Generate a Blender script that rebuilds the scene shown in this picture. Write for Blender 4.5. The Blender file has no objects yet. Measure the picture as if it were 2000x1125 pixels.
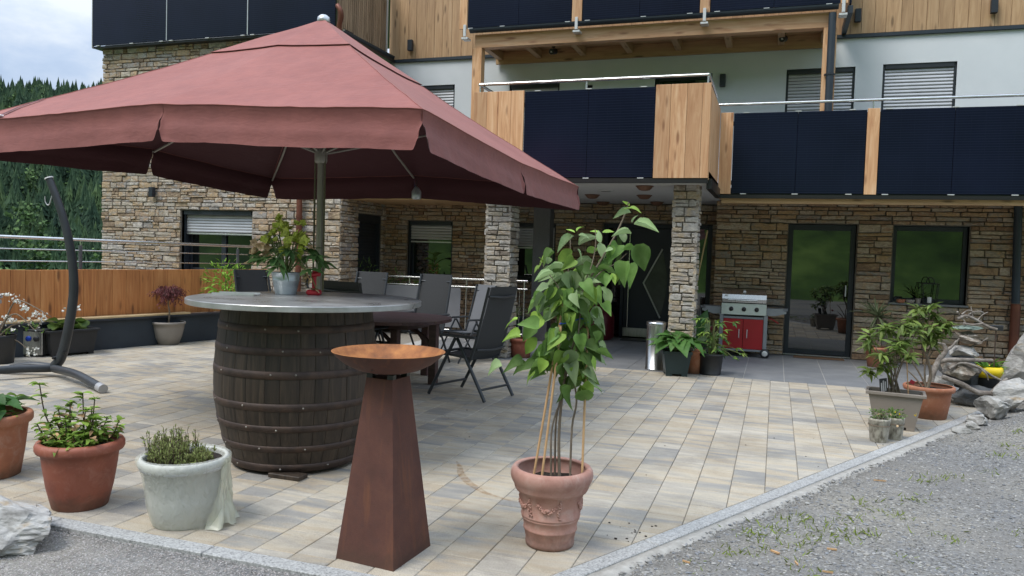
import bpy, math, random
import numpy as np
from mathutils import Vector, Matrix, noise as mnoise
RNG = random.Random(7)
pi = math.pi
scene = bpy.context.scene
COL = scene.collection

# ------------------------------------------------------------------ camera
cd = bpy.data.cameras.new('camera'); cam = bpy.data.objects.new('camera', cd); COL.objects.link(cam)
yaw, pitch, roll = 0.327177, 0.046117, 0.030954
fwd0 = Vector((-math.sin(yaw), math.cos(yaw), 0)); right0 = Vector((math.cos(yaw), math.sin(yaw), 0)); up0 = Vector((0, 0, 1))
fwd = fwd0*math.cos(pitch) - up0*math.sin(pitch); up1 = up0*math.cos(pitch) + fwd0*math.sin(pitch)
right = right0*math.cos(roll) + up1*math.sin(roll); up = up1*math.cos(roll) - right0*math.sin(roll)
mw = Matrix.Identity(4)
for i in range(3):
    mw[i][0], mw[i][1], mw[i][2] = right[i], up[i], -fwd[i]
mw[2][3] = 1.52
cam.matrix_world = mw
cd.sensor_width = 36.0; cd.lens = 1515/2000*36.0
cd.clip_start = 0.05; cd.clip_end = 3000
scene.camera = cam

# ------------------------------------------------------------------ world and sun
SUN_EL, SUN_AZ = math.radians(58), math.radians(215)      # azimuth: clockwise from +Y
world = bpy.data.worlds.new('World'); scene.world = world; world.use_nodes = True
wt = world.node_tree; wt.nodes.clear()
def wn(t, **k):
    n = wt.nodes.new(t)
    for a, b in k.items(): setattr(n, a, b)
    return n
wo = wn('ShaderNodeOutputWorld'); bg = wn('ShaderNodeBackground'); sky = wn('ShaderNodeTexSky', sky_type='NISHITA')
sky.sun_disc = False; sky.sun_elevation = SUN_EL; sky.sun_rotation = SUN_AZ; sky.air_density = 1.0; sky.dust_density = 2.0
tc = wn('ShaderNodeTexCoord'); mp = wn('ShaderNodeMapping'); mp.inputs['Scale'].default_value = (2.0, 2.0, 4.5)
n1 = wn('ShaderNodeTexNoise'); n1.inputs['Scale'].default_value = 2.2; n1.inputs['Detail'].default_value = 7; n1.inputs['Roughness'].default_value = .55
n2 = wn('ShaderNodeTexNoise'); n2.inputs['Scale'].default_value = 1.1; n2.inputs['Detail'].default_value = 5
r1 = wn('ShaderNodeValToRGB'); e = r1.color_ramp.elements
e[0].position = .36; e[0].color = (1.5, 1.95, 2.7, 1); e[1].position = .62; e[1].color = (2.95, 3.2, 3.5, 1)
mid = r1.color_ramp.elements.new(.48); mid.color = (2.0, 2.42, 3.1, 1)
r2 = wn('ShaderNodeValToRGB'); e = r2.color_ramp.elements; e[0].position = .25; e[1].position = .45; e[0].color = (.80, .80, .80, 1); e[1].color = (1, 1, 1, 1)
mx = wn('ShaderNodeMixRGB')
L = wt.links.new
L(tc.outputs['Generated'], mp.inputs['Vector']); L(mp.outputs[0], n1.inputs['Vector']); L(mp.outputs[0], n2.inputs['Vector'])
L(n1.outputs['Fac'], r1.inputs[0]); L(n2.outputs['Fac'], r2.inputs[0]); L(r2.outputs[0], mx.inputs[0])
L(sky.outputs[0], mx.inputs[1]); sxyz = wn('ShaderNodeSeparateXYZ'); L(tc.outputs['Generated'], sxyz.inputs[0])
cie = wn('ShaderNodeMapRange'); cie.inputs[1].default_value = 0; cie.inputs[2].default_value = 1; cie.inputs[3].default_value = .80; cie.inputs[4].default_value = 2.6; L(sxyz.outputs['Z'], cie.inputs[0])   # overcast skies are brighter overhead
cm = wn('ShaderNodeMixRGB', blend_type='MULTIPLY'); cm.inputs[0].default_value = 1; L(r1.outputs[0], cm.inputs[1]); L(cie.outputs[0], cm.inputs[2])
L(cm.outputs[0], mx.inputs[2]); L(mx.outputs[0], bg.inputs['Color']); L(bg.outputs[0], wo.inputs['Surface'])
bg.inputs['Strength'].default_value = 0.125
sl = bpy.data.lights.new('sun', 'SUN'); sl.energy = 1.35; sl.angle = math.radians(25); sl.color = (1, .955, .89)
so = bpy.data.objects.new('sun', sl); COL.objects.link(so)
sd = Vector((math.sin(SUN_AZ)*math.cos(SUN_EL), math.cos(SUN_AZ)*math.cos(SUN_EL), math.sin(SUN_EL)))
so.rotation_euler = sd.to_track_quat('Z', 'Y').to_euler(); so.location = (0, 0, 30)
scene.view_settings.view_transform = 'Standard'; scene.view_settings.look = 'None'
scene.view_settings.exposure = 1.03; scene.view_settings.gamma = 1.0
try: scene.view_settings.use_curve_mapping = False
except Exception: pass
scene.cycles.max_bounces = 6; scene.cycles.transparent_max_bounces = 8

# ------------------------------------------------------------------ materials
def nodes(name):
    m = bpy.data.materials.new(name); m.use_nodes = True
    nt = m.node_tree; b = nt.nodes['Principled BSDF']
    return m, nt, b
def N(nt, t, ins=None, **k):
    n = nt.nodes.new(t)
    for a, b in k.items(): setattr(n, a, b)
    for a, b in (ins or {}).items():
        if hasattr(b, 'is_output'): nt.links.new(b, n.inputs[a])
        else: n.inputs[a].default_value = b
    return n
def rand(nt):
    oi = N(nt, 'ShaderNodeObjectInfo'); ge = N(nt, 'ShaderNodeNewGeometry')
    a = N(nt, 'ShaderNodeMath', {0: oi.outputs['Random'], 1: ge.outputs['Random Per Island']}, operation='ADD')
    return N(nt, 'ShaderNodeMath', {0: a.outputs[0]}, operation='FRACT').outputs[0], ge.outputs['Position']
def coords(nt, stretch, off=True):
    r, pos = rand(nt)
    mp = N(nt, 'ShaderNodeMapping', {'Vector': pos, 'Scale': stretch})
    if off:
        cb = N(nt, 'ShaderNodeMath', {0: r, 1: 61.7}, operation='MULTIPLY')
        nt.links.new(cb.outputs[0], mp.inputs['Location'])
    return r, pos, mp.outputs[0]
def ramp(nt, fac, cols, lo=.3, hi=.7, interp='LINEAR'):
    r = N(nt, 'ShaderNodeValToRGB', {0: fac}); cr = r.color_ramp; cr.interpolation = interp
    n = len(cols)
    while len(cr.elements) < n: cr.elements.new(.5)
    for i, c in enumerate(cols):
        cr.elements[i].position = lo + (hi-lo)*i/max(1, n-1); cr.elements[i].color = (*c[:3], 1)
    return r.outputs[0]
def bump(nt, b, h, strength, dist=.01):
    bp = N(nt, 'ShaderNodeBump', {'Height': h, 'Strength': strength, 'Distance': dist}); nt.links.new(bp.outputs[0], b.inputs['Normal'])
def valvar(nt, col, r, amt):
    mr = N(nt, 'ShaderNodeMapRange', {0: r, 3: 1-amt, 4: 1+amt})
    hs = N(nt, 'ShaderNodeHueSaturation', {'Color': col, 'Value': mr.outputs[0]})
    return hs.outputs[0]
def M(name, cols, rough=.6, metal=0., scale=5., stretch=(1, 1, 1), detail=5, bmp=0., bscale=60., rnd=0., spec=.5, off=False, distort=0., rvar=0., trans=0.):
    m, nt, b = nodes(name)
    r, pos, v = coords(nt, stretch, off)
    if len(cols) > 1:
        nz = N(nt, 'ShaderNodeTexNoise', {'Vector': v, 'Scale': scale, 'Detail': detail, 'Roughness': .6, 'Distortion': distort})
        c = ramp(nt, nz.outputs['Fac'], cols)
        if rvar:
            mr = N(nt, 'ShaderNodeMapRange', {0: nz.outputs['Fac'], 1: .3, 2: .7, 3: rough-rvar, 4: rough+rvar}); nt.links.new(mr.outputs[0], b.inputs['Roughness'])
    else:
        c = N(nt, 'ShaderNodeRGB'); c.outputs[0].default_value = (*cols[0], 1); c = c.outputs[0]
    if rnd: c = valvar(nt, c, r, rnd)
    nt.links.new(c, b.inputs['Base Color'])
    if not rvar: b.inputs['Roughness'].default_value = rough
    b.inputs['Metallic'].default_value = metal; b.inputs['Specular IOR Level'].default_value = spec
    if bmp:
        n2 = N(nt, 'ShaderNodeTexNoise', {'Vector': v, 'Scale': bscale, 'Detail': 4}); bump(nt, b, n2.outputs['Fac'], bmp)
    if trans:
        tr = N(nt, 'ShaderNodeBsdfTranslucent', {'Color': c}); ms = N(nt, 'ShaderNodeMixShader', {0: trans, 1: b.outputs[0], 2: tr.outputs[0]})
        nt.links.new(ms.outputs[0], nt.nodes['Material Output'].inputs['Surface'])
    return m
def wood(name, cols, axis, rough=.6, knot=(.10, .055, .025), rnd=.16, fine=9):
    st = {'x': (.7, fine, fine), 'y': (fine, .7, fine), 'z': (fine, fine, .7)}[axis]
    m, nt, b = nodes(name); r, pos, v = coords(nt, st, True)
    nz = N(nt, 'ShaderNodeTexNoise', {'Vector': v, 'Scale': 1.6, 'Detail': 6, 'Roughness': .62, 'Distortion': 1.4})
    c = ramp(nt, nz.outputs['Fac'], cols, .3, .72)
    ks = {'x': (2.2, 9, 9), 'y': (9, 2.2, 9), 'z': (9, 9, 2.2)}[axis]
    cb = N(nt, 'ShaderNodeMath', {0: r, 1: 31.3}, operation='MULTIPLY')
    kp = N(nt, 'ShaderNodeMapping', {'Vector': pos, 'Scale': ks, 'Location': cb.outputs[0]})
    vo = N(nt, 'ShaderNodeTexVoronoi', {'Vector': kp.outputs[0], 'Scale': 1.0})
    kr = N(nt, 'ShaderNodeMapRange', {0: vo.outputs['Distance'], 1: .10, 2: .24, 3: .8, 4: 0})
    mxk = N(nt, 'ShaderNodeMixRGB', {0: kr.outputs[0], 1: c, 2: (*knot, 1)})
    c2 = valvar(nt, mxk.outputs[0], r, rnd)
    nt.links.new(c2, b.inputs['Base Color']); b.inputs['Roughness'].default_value = rough
    bump(nt, b, nz.outputs['Fac'], .35, .004)
    return m
def stone_mat(name, cols, dark=.75):
    m, nt, b = nodes(name); r, pos, v = coords(nt, (1, 1, 1.8), True)
    nz = N(nt, 'ShaderNodeTexNoise', {'Vector': v, 'Scale': 7, 'Detail': 7, 'Roughness': .68})
    ad = N(nt, 'ShaderNodeMath', {0: nz.outputs['Fac'], 1: -.5}, operation='ADD'); ad = N(nt, 'ShaderNodeMath', {0: ad.outputs[0], 1: .75, 2: r}, operation='MULTIPLY_ADD')
    c = ramp(nt, ad.outputs[0], cols, .02, .98)
    n2 = N(nt, 'ShaderNodeTexNoise', {'Vector': v, 'Scale': 26, 'Detail': 6, 'Roughness': .7})
    m2 = ramp(nt, n2.outputs['Fac'], [(dark*.76,)*3, (1.1, 1.1, 1.1)], .32, .66)
    mx = N(nt, 'ShaderNodeMixRGB', {0: 1, 1: c, 2: m2}, blend_type='MULTIPLY')
    nt.links.new(mx.outputs[0], b.inputs['Base Color']); b.inputs['Roughness'].default_value = .85
    h = N(nt, 'ShaderNodeMath', {0: n2.outputs['Fac'], 1: nz.outputs['Fac']}, operation='ADD')
    bump(nt, b, h.outputs[0], .7, .014)
    return m
MT = {}
MT['stone'] = stone_mat('rubble_stone', [(.24, .17, .115), (.45, .34, .22), (.36, .33, .29), (.50, .35, .20), (.42, .36, .29), (.56, .50, .41), (.43, .30, .19), (.31, .29, .27), (.53, .48, .42)])
MT['stone_warm'] = stone_mat('warm_rubble_stone', [(.24, .15, .09), (.43, .29, .165), (.33, .29, .235), (.48, .31, .16), (.38, .29, .205), (.50, .42, .32), (.36, .22, .125), (.29, .26, .23)])
MT['stone_pale'] = stone_mat('pale_pillar_stone', [(.22, .18, .14), (.46, .42, .36), (.36, .33, .30), (.44, .34, .22), (.50, .47, .42), (.40, .38, .35), (.48, .40, .29), (.33, .31, .29)])
MT['mortar'] = M('dark_mortar', [(.10, .088, .072), (.17, .15, .125)], .95, scale=30)  # the mortar's own dark grey-brown, also used for wall cores
def paver_mat():
    m, nt, b = nodes('concrete_paver'); r, pos, v = coords(nt, (1.7, 8.5, 1), True)
    nz = N(nt, 'ShaderNodeTexNoise', {'Vector': v, 'Scale': 1.0, 'Detail': 4, 'Roughness': .55, 'Distortion': .4})
    ad = N(nt, 'ShaderNodeMath', {0: r, 1: .46, 2: -.23}, operation='MULTIPLY_ADD'); ad = N(nt, 'ShaderNodeMath', {0: ad.outputs[0], 1: nz.outputs['Fac']}, operation='ADD')
    c = ramp(nt, ad.outputs[0], [(.262, .252, .236), (.315, .298, .265), (.415, .348, .258), (.45, .40, .318), (.36, .33, .284), (.475, .432, .36)],   .20, .80)
    n2 = N(nt, 'ShaderNodeTexNoise', {'Vector': pos, 'Scale': 170, 'Detail': 3}); m2 = ramp(nt, n2.outputs['Fac'], [(.80,)*3, (1.12,)*3], .35, .65)
    n3 = N(nt, 'ShaderNodeTexNoise', {'Vector': pos, 'Scale': 1.3, 'Detail': 6, 'Roughness': .7}); m3 = ramp(nt, n3.outputs['Fac'], [(.80, .79, .78), (1.04, 1.04, 1.03)], .36, .56)
    mx = N(nt, 'ShaderNodeMixRGB', {0: 1, 1: c, 2: m2}, blend_type='MULTIPLY'); mx = N(nt, 'ShaderNodeMixRGB', {0: 1, 1: mx.outputs[0], 2: m3}, blend_type='MULTIPLY')
    nt.links.new(mx.outputs[0], b.inputs['Base Color']); b.inputs['Roughness'].default_value = .8
    bump(nt, b, n2.outputs['Fac'], .25, .004)
    return m
MT['paver'] = paver_mat()
MT['joint'] = M('dark_joint_sand', [(.19, .17, .14), (.29, .26, .215)], .95, scale=25)
MT['tile'] = M('grey_terrace_tile', [(.165, .17, .178), (.215, .22, .225)], .55, scale=3, detail=8, bmp=.1, bscale=150, rnd=.06)
MT['grout'] = M('pale_grout', [(.42, .41, .39)], .9)
MT['granite'] = M('speckled_granite', [(.14, .14, .138), (.36, .36, .35), (.50, .50, .485)], .75, scale=95, detail=6, bmp=.4, bscale=130, rnd=.06)
MT['haunch'] = M('pale_concrete_haunch', [(.28, .265, .24), (.42, .405, .37)], .9, scale=18, bmp=.6, bscale=60)
MT['granite_dark'] = M('dark_granite', [(.05, .05, .055), (.13, .13, .14)], .5, scale=120, detail=4, bmp=.1)
def gravel_mat():
    m, nt, b = nodes('crushed_gravel'); ge = N(nt, 'ShaderNodeNewGeometry'); pos = ge.outputs['Position']
    wv = N(nt, 'ShaderNodeTexNoise', {'Vector': pos, 'Scale': 40, 'Detail': 2})
    mixv = N(nt, 'ShaderNodeMixRGB', {0: .03, 1: pos, 2: wv.outputs['Color']})
    v1 = N(nt, 'ShaderNodeTexVoronoi', {'Vector': mixv.outputs[0], 'Scale': 75}); v2 = N(nt, 'ShaderNodeTexVoronoi', {'Vector': mixv.outputs[0], 'Scale': 170})
    sp = N(nt, 'ShaderNodeSeparateColor', {0: v1.outputs['Color']}); sp2 = N(nt, 'ShaderNodeSeparateColor', {0: v2.outputs['Color']})
    c1 = ramp(nt, sp.outputs[0], [(.085, .082, .076), (.18, .172, .155), (.24, .232, .212), (.155, .157, .16), (.37, .36, .335)], 0, 1)
    c2 = ramp(nt, sp2.outputs[0], [(.11, .104, .094), (.22, .206, .183), (.17, .163, .15), (.30, .287, .262)], 0, 1)
    n = N(nt, 'ShaderNodeTexNoise', {'Vector': pos, 'Scale': .9, 'Detail': 5}); f = ramp(nt, n.outputs['Fac'], [(0, 0, 0), (1, 1, 1)], .4, .6)
    mx = N(nt, 'ShaderNodeMixRGB', {0: f, 1: c1, 2: c2})
    nl = N(nt, 'ShaderNodeTexNoise', {'Vector': pos, 'Scale': .55, 'Detail': 3}); g = ramp(nt, nl.outputs['Fac'], [(.82, .83, .86), (1.15, 1.12, 1.05)], .4, .62)
    mx2 = N(nt, 'ShaderNodeMixRGB', {0: 1, 1: mx.outputs[0], 2: g}, blend_type='MULTIPLY')
    nt.links.new(mx2.outputs[0], b.inputs['Base Color']); b.inputs['Roughness'].default_value = .9
    h = N(nt, 'ShaderNodeMath', {0: v1.outputs['Distance'], 1: v2.outputs['Distance']}, operation='ADD')
    bump(nt, b, h.outputs[0], -.9, .02)
    return m
MT['gravel'] = gravel_mat()
def pebble_mat(name, cols):
    m, nt, b = nodes(name); r, pos = rand(nt); c = ramp(nt, r, cols, 0, 1)
    n = N(nt, 'ShaderNodeTexNoise', {'Vector': pos, 'Scale': 90}); m2 = ramp(nt, n.outputs['Fac'], [(.8,)*3, (1.1,)*3]); mx = N(nt, 'ShaderNodeMixRGB', {0: 1, 1: c, 2: m2}, blend_type='MULTIPLY')
    nt.links.new(mx.outputs[0], b.inputs['Base Color']); b.inputs['Roughness'].default_value = .85
    return m
MT['pebble'] = pebble_mat('loose_pebble', [(.11, .112, .115), (.22, .213, .197), (.17, .164, .15), (.28, .27, .25), (.20, .203, .21), (.42, .41, .385), (.24, .222, .198)])
MT['stone_chip'] = pebble_mat('stone_chip', [(.12, .125, .13), (.24, .25, .27), (.19, .18, .165), (.33, .32, .30), (.16, .17, .19), (.42, .41, .39), (.26, .24, .21), (.20, .21, .23)])
MT['chipping'] = pebble_mat('pale_chipping', [(.22, .20, .19), (.32, .29, .27), (.40, .37, .35), (.27, .245, .23), (.46, .44, .43), (.35, .30, .27)])
MT['plank'] = wood('aged_larch_cladding', [(.33, .195, .10), (.44, .275, .145), (.51, .34, .195)], 'z', knot=(.13, .075, .035), rnd=.10)
MT['board'] = wood('fresh_larch_board', [(.42, .20, .09), (.57, .325, .165), (.68, .455, .27)], 'z', knot=(.22, .09, .035), rnd=.2)
MT['beam'] = wood('fresh_larch_beam', [(.44, .22, .11), (.57, .33, .18), (.64, .42, .26)], 'x', knot=(.24, .10, .045), rnd=.05)
MT['beam_y'] = wood('larch_joist', [(.36, .21, .11), (.46, .29, .16), (.52, .34, .20)], 'y', knot=(.24, .12, .05), rnd=.06)
MT['soffit'] = wood('larch_soffit', [(.34, .20, .10), (.44, .28, .14), (.50, .33, .17)], 'x', rnd=.1)
MT['fence'] = wood('orange_fence_board', [(.36, .125, .036), (.50, .20, .062), (.58, .27, .10)], 'z', knot=(.13, .045, .015), rnd=.10)
MT['slatwood'] = wood('weathered_slat', [(.15, .10, .06), (.27, .19, .12), (.34, .25, .16)], 'z', rnd=.2)
MT['pale_wood'] = wood('planed_pale_wood', [(.55, .39, .20), (.66, .50, .28)], 'y', rnd=.04)
MT['white'] = M('white_render', [(.64, .675, .705), (.69, .72, .75)], .9, scale=2, bmp=.25, bscale=220)
MT['ceil'] = M('grey_ceiling_paint', [(.50, .50, .49), (.54, .54, .53)], .9, scale=3)
MT['anthracite'] = M('anthracite_metal', [(.017, .022, .030), (.024, .030, .040)], .45, scale=4)
MT['anth_wall'] = M('anthracite_cladding', [(.017, .026, .038), (.026, .038, .052)], .5, scale=3, detail=6)
MT['navy'] = M('navy_door', [(.010, .016, .032)], .4)
MT['dark'] = M('dark_room', [(.006, .007, .008)], .9)
MT['glass'] = M('dark_window_glass', [(.004, .006, .007)], .015, spec=1.35)  # opaque pane; the unlit room behind is put into its near-black colour
MT['steel'] = M('brushed_stainless', [(.46, .46, .45), (.60, .60, .59)], .30, 1., scale=3, stretch=(40, 40, .5), rvar=.06)
MT['steel_h'] = M('polished_rail', [(.60, .60, .59), (.72, .72, .71)], .25, 1., scale=12)
MT['alu'] = M('silver_aluminium', [(.52, .53, .54), (.64, .65, .66)], .42, .85, scale=4)
MT['slat'] = M('silver_shutter_slat', [(.46, .47, .49), (.54, .55, .57)], .4, .35, scale=3)
MT['clamp'] = M('pale_clamp', [(.62, .63, .63)], .4, .3)
MT['zinc'] = M('galvanised_zinc', [(.36, .41, .44), (.52, .57, .60), (.60, .65, .68)], .42, .55, scale=16, detail=5, rvar=.1)
MT['tabletop'] = M('scuffed_steel_tabletop', [(.30, .30, .295), (.40, .40, .395), (.50, .50, .495)], .36, .55, scale=5, detail=8, rvar=.12)
MT['copper'] = M('aged_copper', [(.12, .042, .027), (.19, .068, .04)], .5, .4, scale=6)
def solar():
    m, nt, b = nodes('solar_cell'); ge = N(nt, 'ShaderNodeNewGeometry'); sx = N(nt, 'ShaderNodeSeparateXYZ', {0: ge.outputs['Position']})
    def lines(src, pitch, w):
        d = N(nt, 'ShaderNodeMath', {0: src, 1: 1/pitch}, operation='MULTIPLY'); fr = N(nt, 'ShaderNodeMath', {0: d.outputs[0]}, operation='FRACT')
        return N(nt, 'ShaderNodeMath', {0: fr.outputs[0], 1: w}, operation='LESS_THAN').outputs[0]
    a = lines(sx.outputs['Z'], .034, .2); c = lines(sx.outputs['X'], .168, .010)
    mxl = N(nt, 'ShaderNodeMath', {0: a, 1: c}, operation='MAXIMUM')
    n = N(nt, 'ShaderNodeTexNoise', {'Vector': ge.outputs['Position'], 'Scale': 1.1, 'Detail': 2}); c1 = ramp(nt, n.outputs['Fac'], [(.004, .006, .017), (.007, .010, .026)])
    mx = N(nt, 'ShaderNodeMixRGB', {0: mxl.outputs[0], 1: c1, 2: (.013, .017, .036, 1)})
    nt.links.new(mx.outputs[0], b.inputs['Base Color']); b.inputs['Roughness'].default_value = .22; b.inputs['Specular IOR Level'].default_value = .26
    return m
MT['solar'] = solar()
def canvas(name, c0, c1, inner):
    m, nt, b = nodes(name); ge = N(nt, 'ShaderNodeNewGeometry'); pos = ge.outputs['Position']
    n1 = N(nt, 'ShaderNodeTexNoise', {'Vector': pos, 'Scale': 1.3, 'Detail': 5}); c = ramp(nt, n1.outputs['Fac'], [c0, c1])
    n4 = N(nt, 'ShaderNodeTexNoise', {'Vector': pos, 'Scale': 7, 'Detail': 7, 'Roughness': .7}); c4 = ramp(nt, n4.outputs['Fac'], [(.90, .90, .91), (1.03, 1.03, 1.02)], .38, .6)
    cm = N(nt, 'ShaderNodeMixRGB', {0: 1, 1: c, 2: c4}, blend_type='MULTIPLY')
    mx = N(nt, 'ShaderNodeMixRGB', {0: ge.outputs['Backfacing'], 1: cm.outputs[0], 2: (*inner, 1)})     # shade under the parasol, put into the back-face colour
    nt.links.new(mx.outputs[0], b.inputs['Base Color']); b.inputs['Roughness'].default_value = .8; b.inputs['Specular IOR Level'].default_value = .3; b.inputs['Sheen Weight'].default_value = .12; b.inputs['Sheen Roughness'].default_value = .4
    mp = N(nt, 'ShaderNodeMapping', {'Vector': pos, 'Scale': (3, 3, 9)}); n2 = N(nt, 'ShaderNodeTexNoise', {'Vector': mp.outputs[0], 'Scale': 2.2, 'Detail': 5, 'Distortion': 1.2})
    n3 = N(nt, 'ShaderNodeTexNoise', {'Vector': pos, 'Scale': 420})
    h = N(nt, 'ShaderNodeMath', {0: n3.outputs['Fac'], 1: .06, 2: n2.outputs['Fac']}, operation='MULTIPLY_ADD'); bump(nt, b, h.outputs[0], .15, .03)
    return m
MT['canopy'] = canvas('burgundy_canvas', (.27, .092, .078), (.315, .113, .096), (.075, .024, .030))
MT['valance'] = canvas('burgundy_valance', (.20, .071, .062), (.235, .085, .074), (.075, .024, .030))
MT['pole'] = M('champagne_pole', [(.30, .285, .25), (.37, .35, .31)], .4, .25, scale=4)
MT['cap_white'] = M('white_plastic', [(.78, .78, .77)], .5)
MT['rope'] = M('olive_rope', [(.10, .10, .06), (.17, .165, .10)], .9, scale=80)
MT['stave'] = wood('blackened_oak_stave', [(.013, .009, .006), (.034, .023, .015), (.064, .044, .029)], 'z', knot=(.02, .014, .01), rnd=.25, fine=14)
MT['hoop'] = M('rusty_hoop', [(.034, .024, .020), (.062, .042, .034), (.095, .058, .040)], .62, .35, scale=9, detail=7, bmp=.2)
MT['rivet'] = M('dull_rivet', [(.27, .25, .22)], .5, .7)
MT['rust_in'] = M('bright_rust', [(.13, .05, .018), (.27, .10, .03), (.44, .18, .05)], .7, .15, scale=9, detail=9, bmp=.3, bscale=120)
MT['chair_metal'] = M('anthracite_chair_frame', [(.030, .034, .039), (.043, .048, .054)], .42, .1, scale=6)
MT['chair_mesh'] = M('grey_textilene', [(.030, .031, .033), (.043, .044, .046)], .8, scale=160, detail=2, bmp=.3, bscale=420)
MT['chair_mesh_light'] = M('pale_grey_textilene', [(.13, .135, .145), (.17, .175, .185)], .7, scale=160, detail=2)
MT['table_wood'] = wood('purple_brown_wood', [(.050, .022, .022), (.085, .040, .040), (.11, .055, .053)], 'x', rough=.5, rnd=.12)
def weathered(name, cols, lime, soil, rough=.75, sc=5, limeamt=.45, streak=None):
    m, nt, b = nodes(name); ge = N(nt, 'ShaderNodeNewGeometry'); pos = ge.outputs['Position']
    n1 = N(nt, 'ShaderNodeTexNoise', {'Vector': pos, 'Scale': sc, 'Detail': 9, 'Roughness': .65}); c = ramp(nt, n1.outputs['Fac'], cols)
    n2 = N(nt, 'ShaderNodeTexNoise', {'Vector': pos, 'Scale': 11, 'Detail': 8, 'Roughness': .75, 'Distortion': .8}); f2 = N(nt, 'ShaderNodeMapRange', {0: n2.outputs['Fac'], 1: .50, 2: .68, 3: 0, 4: limeamt})
    c = N(nt, 'ShaderNodeMixRGB', {0: f2.outputs[0], 1: c, 2: (*lime, 1)}).outputs[0]
    if streak:
        mp = N(nt, 'ShaderNodeMapping', {'Vector': pos, 'Scale': (16, 16, .9)}); n4 = N(nt, 'ShaderNodeTexNoise', {'Vector': mp.outputs[0], 'Scale': 1.3, 'Detail': 6}); f4 = N(nt, 'ShaderNodeMapRange', {0: n4.outputs['Fac'], 1: .55, 2: .72, 3: 0, 4: .6})
        c = N(nt, 'ShaderNodeMixRGB', {0: f4.outputs[0], 1: c, 2: (*streak, 1)}).outputs[0]
    sx = N(nt, 'ShaderNodeSeparateXYZ', {0: pos}); n3 = N(nt, 'ShaderNodeTexNoise', {'Vector': pos, 'Scale': 28, 'Detail': 6}); zz = N(nt, 'ShaderNodeMath', {0: n3.outputs['Fac'], 1: -.16, 2: sx.outputs['Z']}, operation='MULTIPLY_ADD')
    f3 = N(nt, 'ShaderNodeMapRange', {0: zz.outputs[0], 1: -.06, 2: .02, 3: .6, 4: 0})     # soil splashed up from the paving
    c = N(nt, 'ShaderNodeMixRGB', {0: f3.outputs[0], 1: c, 2: (*soil, 1)}).outputs[0]
    nt.links.new(c, b.inputs['Base Color']); b.inputs['Roughness'].default_value = rough
    nb = N(nt, 'ShaderNodeTexNoise', {'Vector': pos, 'Scale': 120, 'Detail': 4}); bump(nt, b, nb.outputs['Fac'], .18, .004)
    return m
MT['terra_pink'] = weathered('weathered_terracotta', [(.25, .125, .095), (.37, .19, .148), (.44, .24, .19), (.48, .30, .25)], (.52, .40, .35), (.14, .09, .07), .85)
MT['terra'] = weathered('red_terracotta', [(.20, .058, .034), (.27, .078, .044), (.30, .096, .058)], (.40, .20, .15), (.10, .06, .04), .62, 6, .35)
MT['terra_orange'] = weathered('orange_terracotta', [(.29, .105, .054), (.38, .145, .075), (.43, .19, .105)], (.48, .31, .23), (.13, .08, .05), .75)
MT['rust'] = weathered('corten_rust', [(.070, .027, .019), (.098, .037, .026), (.130, .052, .033)], (.075, .035, .030), (.06, .03, .02), .78, 4, .5, (.17, .062, .028))
MT['white_pot'] = M('white_plastic_pot', [(.52, .525, .52), (.62, .62, .61)], .55, scale=4)
def film():
    m, nt, b = nodes('clear_plastic_film'); b.inputs['Base Color'].default_value = (.78, .78, .70, 1); b.inputs['Roughness'].default_value = .38
    t = N(nt, 'ShaderNodeBsdfTransparent', {0: (.98, .98, .95, 1)}); ms = N(nt, 'ShaderNodeMixShader', {0: .30, 1: t.outputs[0], 2: b.outputs[0]})
    nt.links.new(ms.outputs[0], nt.nodes['Material Output'].inputs['Surface']); return m
MT['film'] = film()
_nt = MT['film'].node_tree; _mp = N(_nt, 'ShaderNodeMapping', {'Vector': N(_nt, 'ShaderNodeNewGeometry').outputs['Position'], 'Scale': (1, 1, .45)}); _n = N(_nt, 'ShaderNodeTexNoise', {'Vector': _mp.outputs[0], 'Scale': 24, 'Detail': 6, 'Distortion': 1.5}); bump(_nt, _nt.nodes['Principled BSDF'], _n.outputs['Fac'], .9, .03)
def tail_film():
    m, nt, b = nodes('bunched_plastic_film'); b.inputs['Base Color'].default_value = (.70, .69, .55, 1); b.inputs['Roughness'].default_value = .3
    t = N(nt, 'ShaderNodeBsdfTransparent', {0: (.97, .97, .92, 1)}); ms = N(nt, 'ShaderNodeMixShader', {0: .62, 1: t.outputs[0], 2: b.outputs[0]})
    nt.links.new(ms.outputs[0], nt.nodes['Material Output'].inputs['Surface']); return m
MT['film_tail'] = tail_film()
def stain():
    m, nt, b = nodes('rust_stain'); b.inputs['Base Color'].default_value = (.36, .19, .06, 1); b.inputs['Roughness'].default_value = .85
    ge = N(nt, 'ShaderNodeNewGeometry'); n = N(nt, 'ShaderNodeTexNoise', {'Vector': ge.outputs['Position'], 'Scale': 22, 'Detail': 6}); f = N(nt, 'ShaderNodeMapRange', {0: n.outputs['Fac'], 1: .35, 2: .7, 3: .05, 4: .5})
    t = N(nt, 'ShaderNodeBsdfTransparent'); ms = N(nt, 'ShaderNodeMixShader', {0: f.outputs[0], 1: t.outputs[0], 2: b.outputs[0]}); nt.links.new(ms.outputs[0], nt.nodes['Material Output'].inputs['Surface']); return m
MT['stain'] = stain()
MT['taupe'] = M('taupe_plastic', [(.20, .17, .145), (.235, .205, .175)], .6, scale=3)
MT['maple_pot'] = M('taupe_grey_plastic', [(.235, .21, .185), (.275, .245, .215)], .5, scale=3)
MT['black_plastic'] = M('black_plastic', [(.014, .015, .017), (.024, .025, .028)], .5, scale=5)
MT['green_plastic'] = M('dark_teal_plastic', [(.010, .026, .030), (.016, .036, .040)], .5, scale=4)
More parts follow.
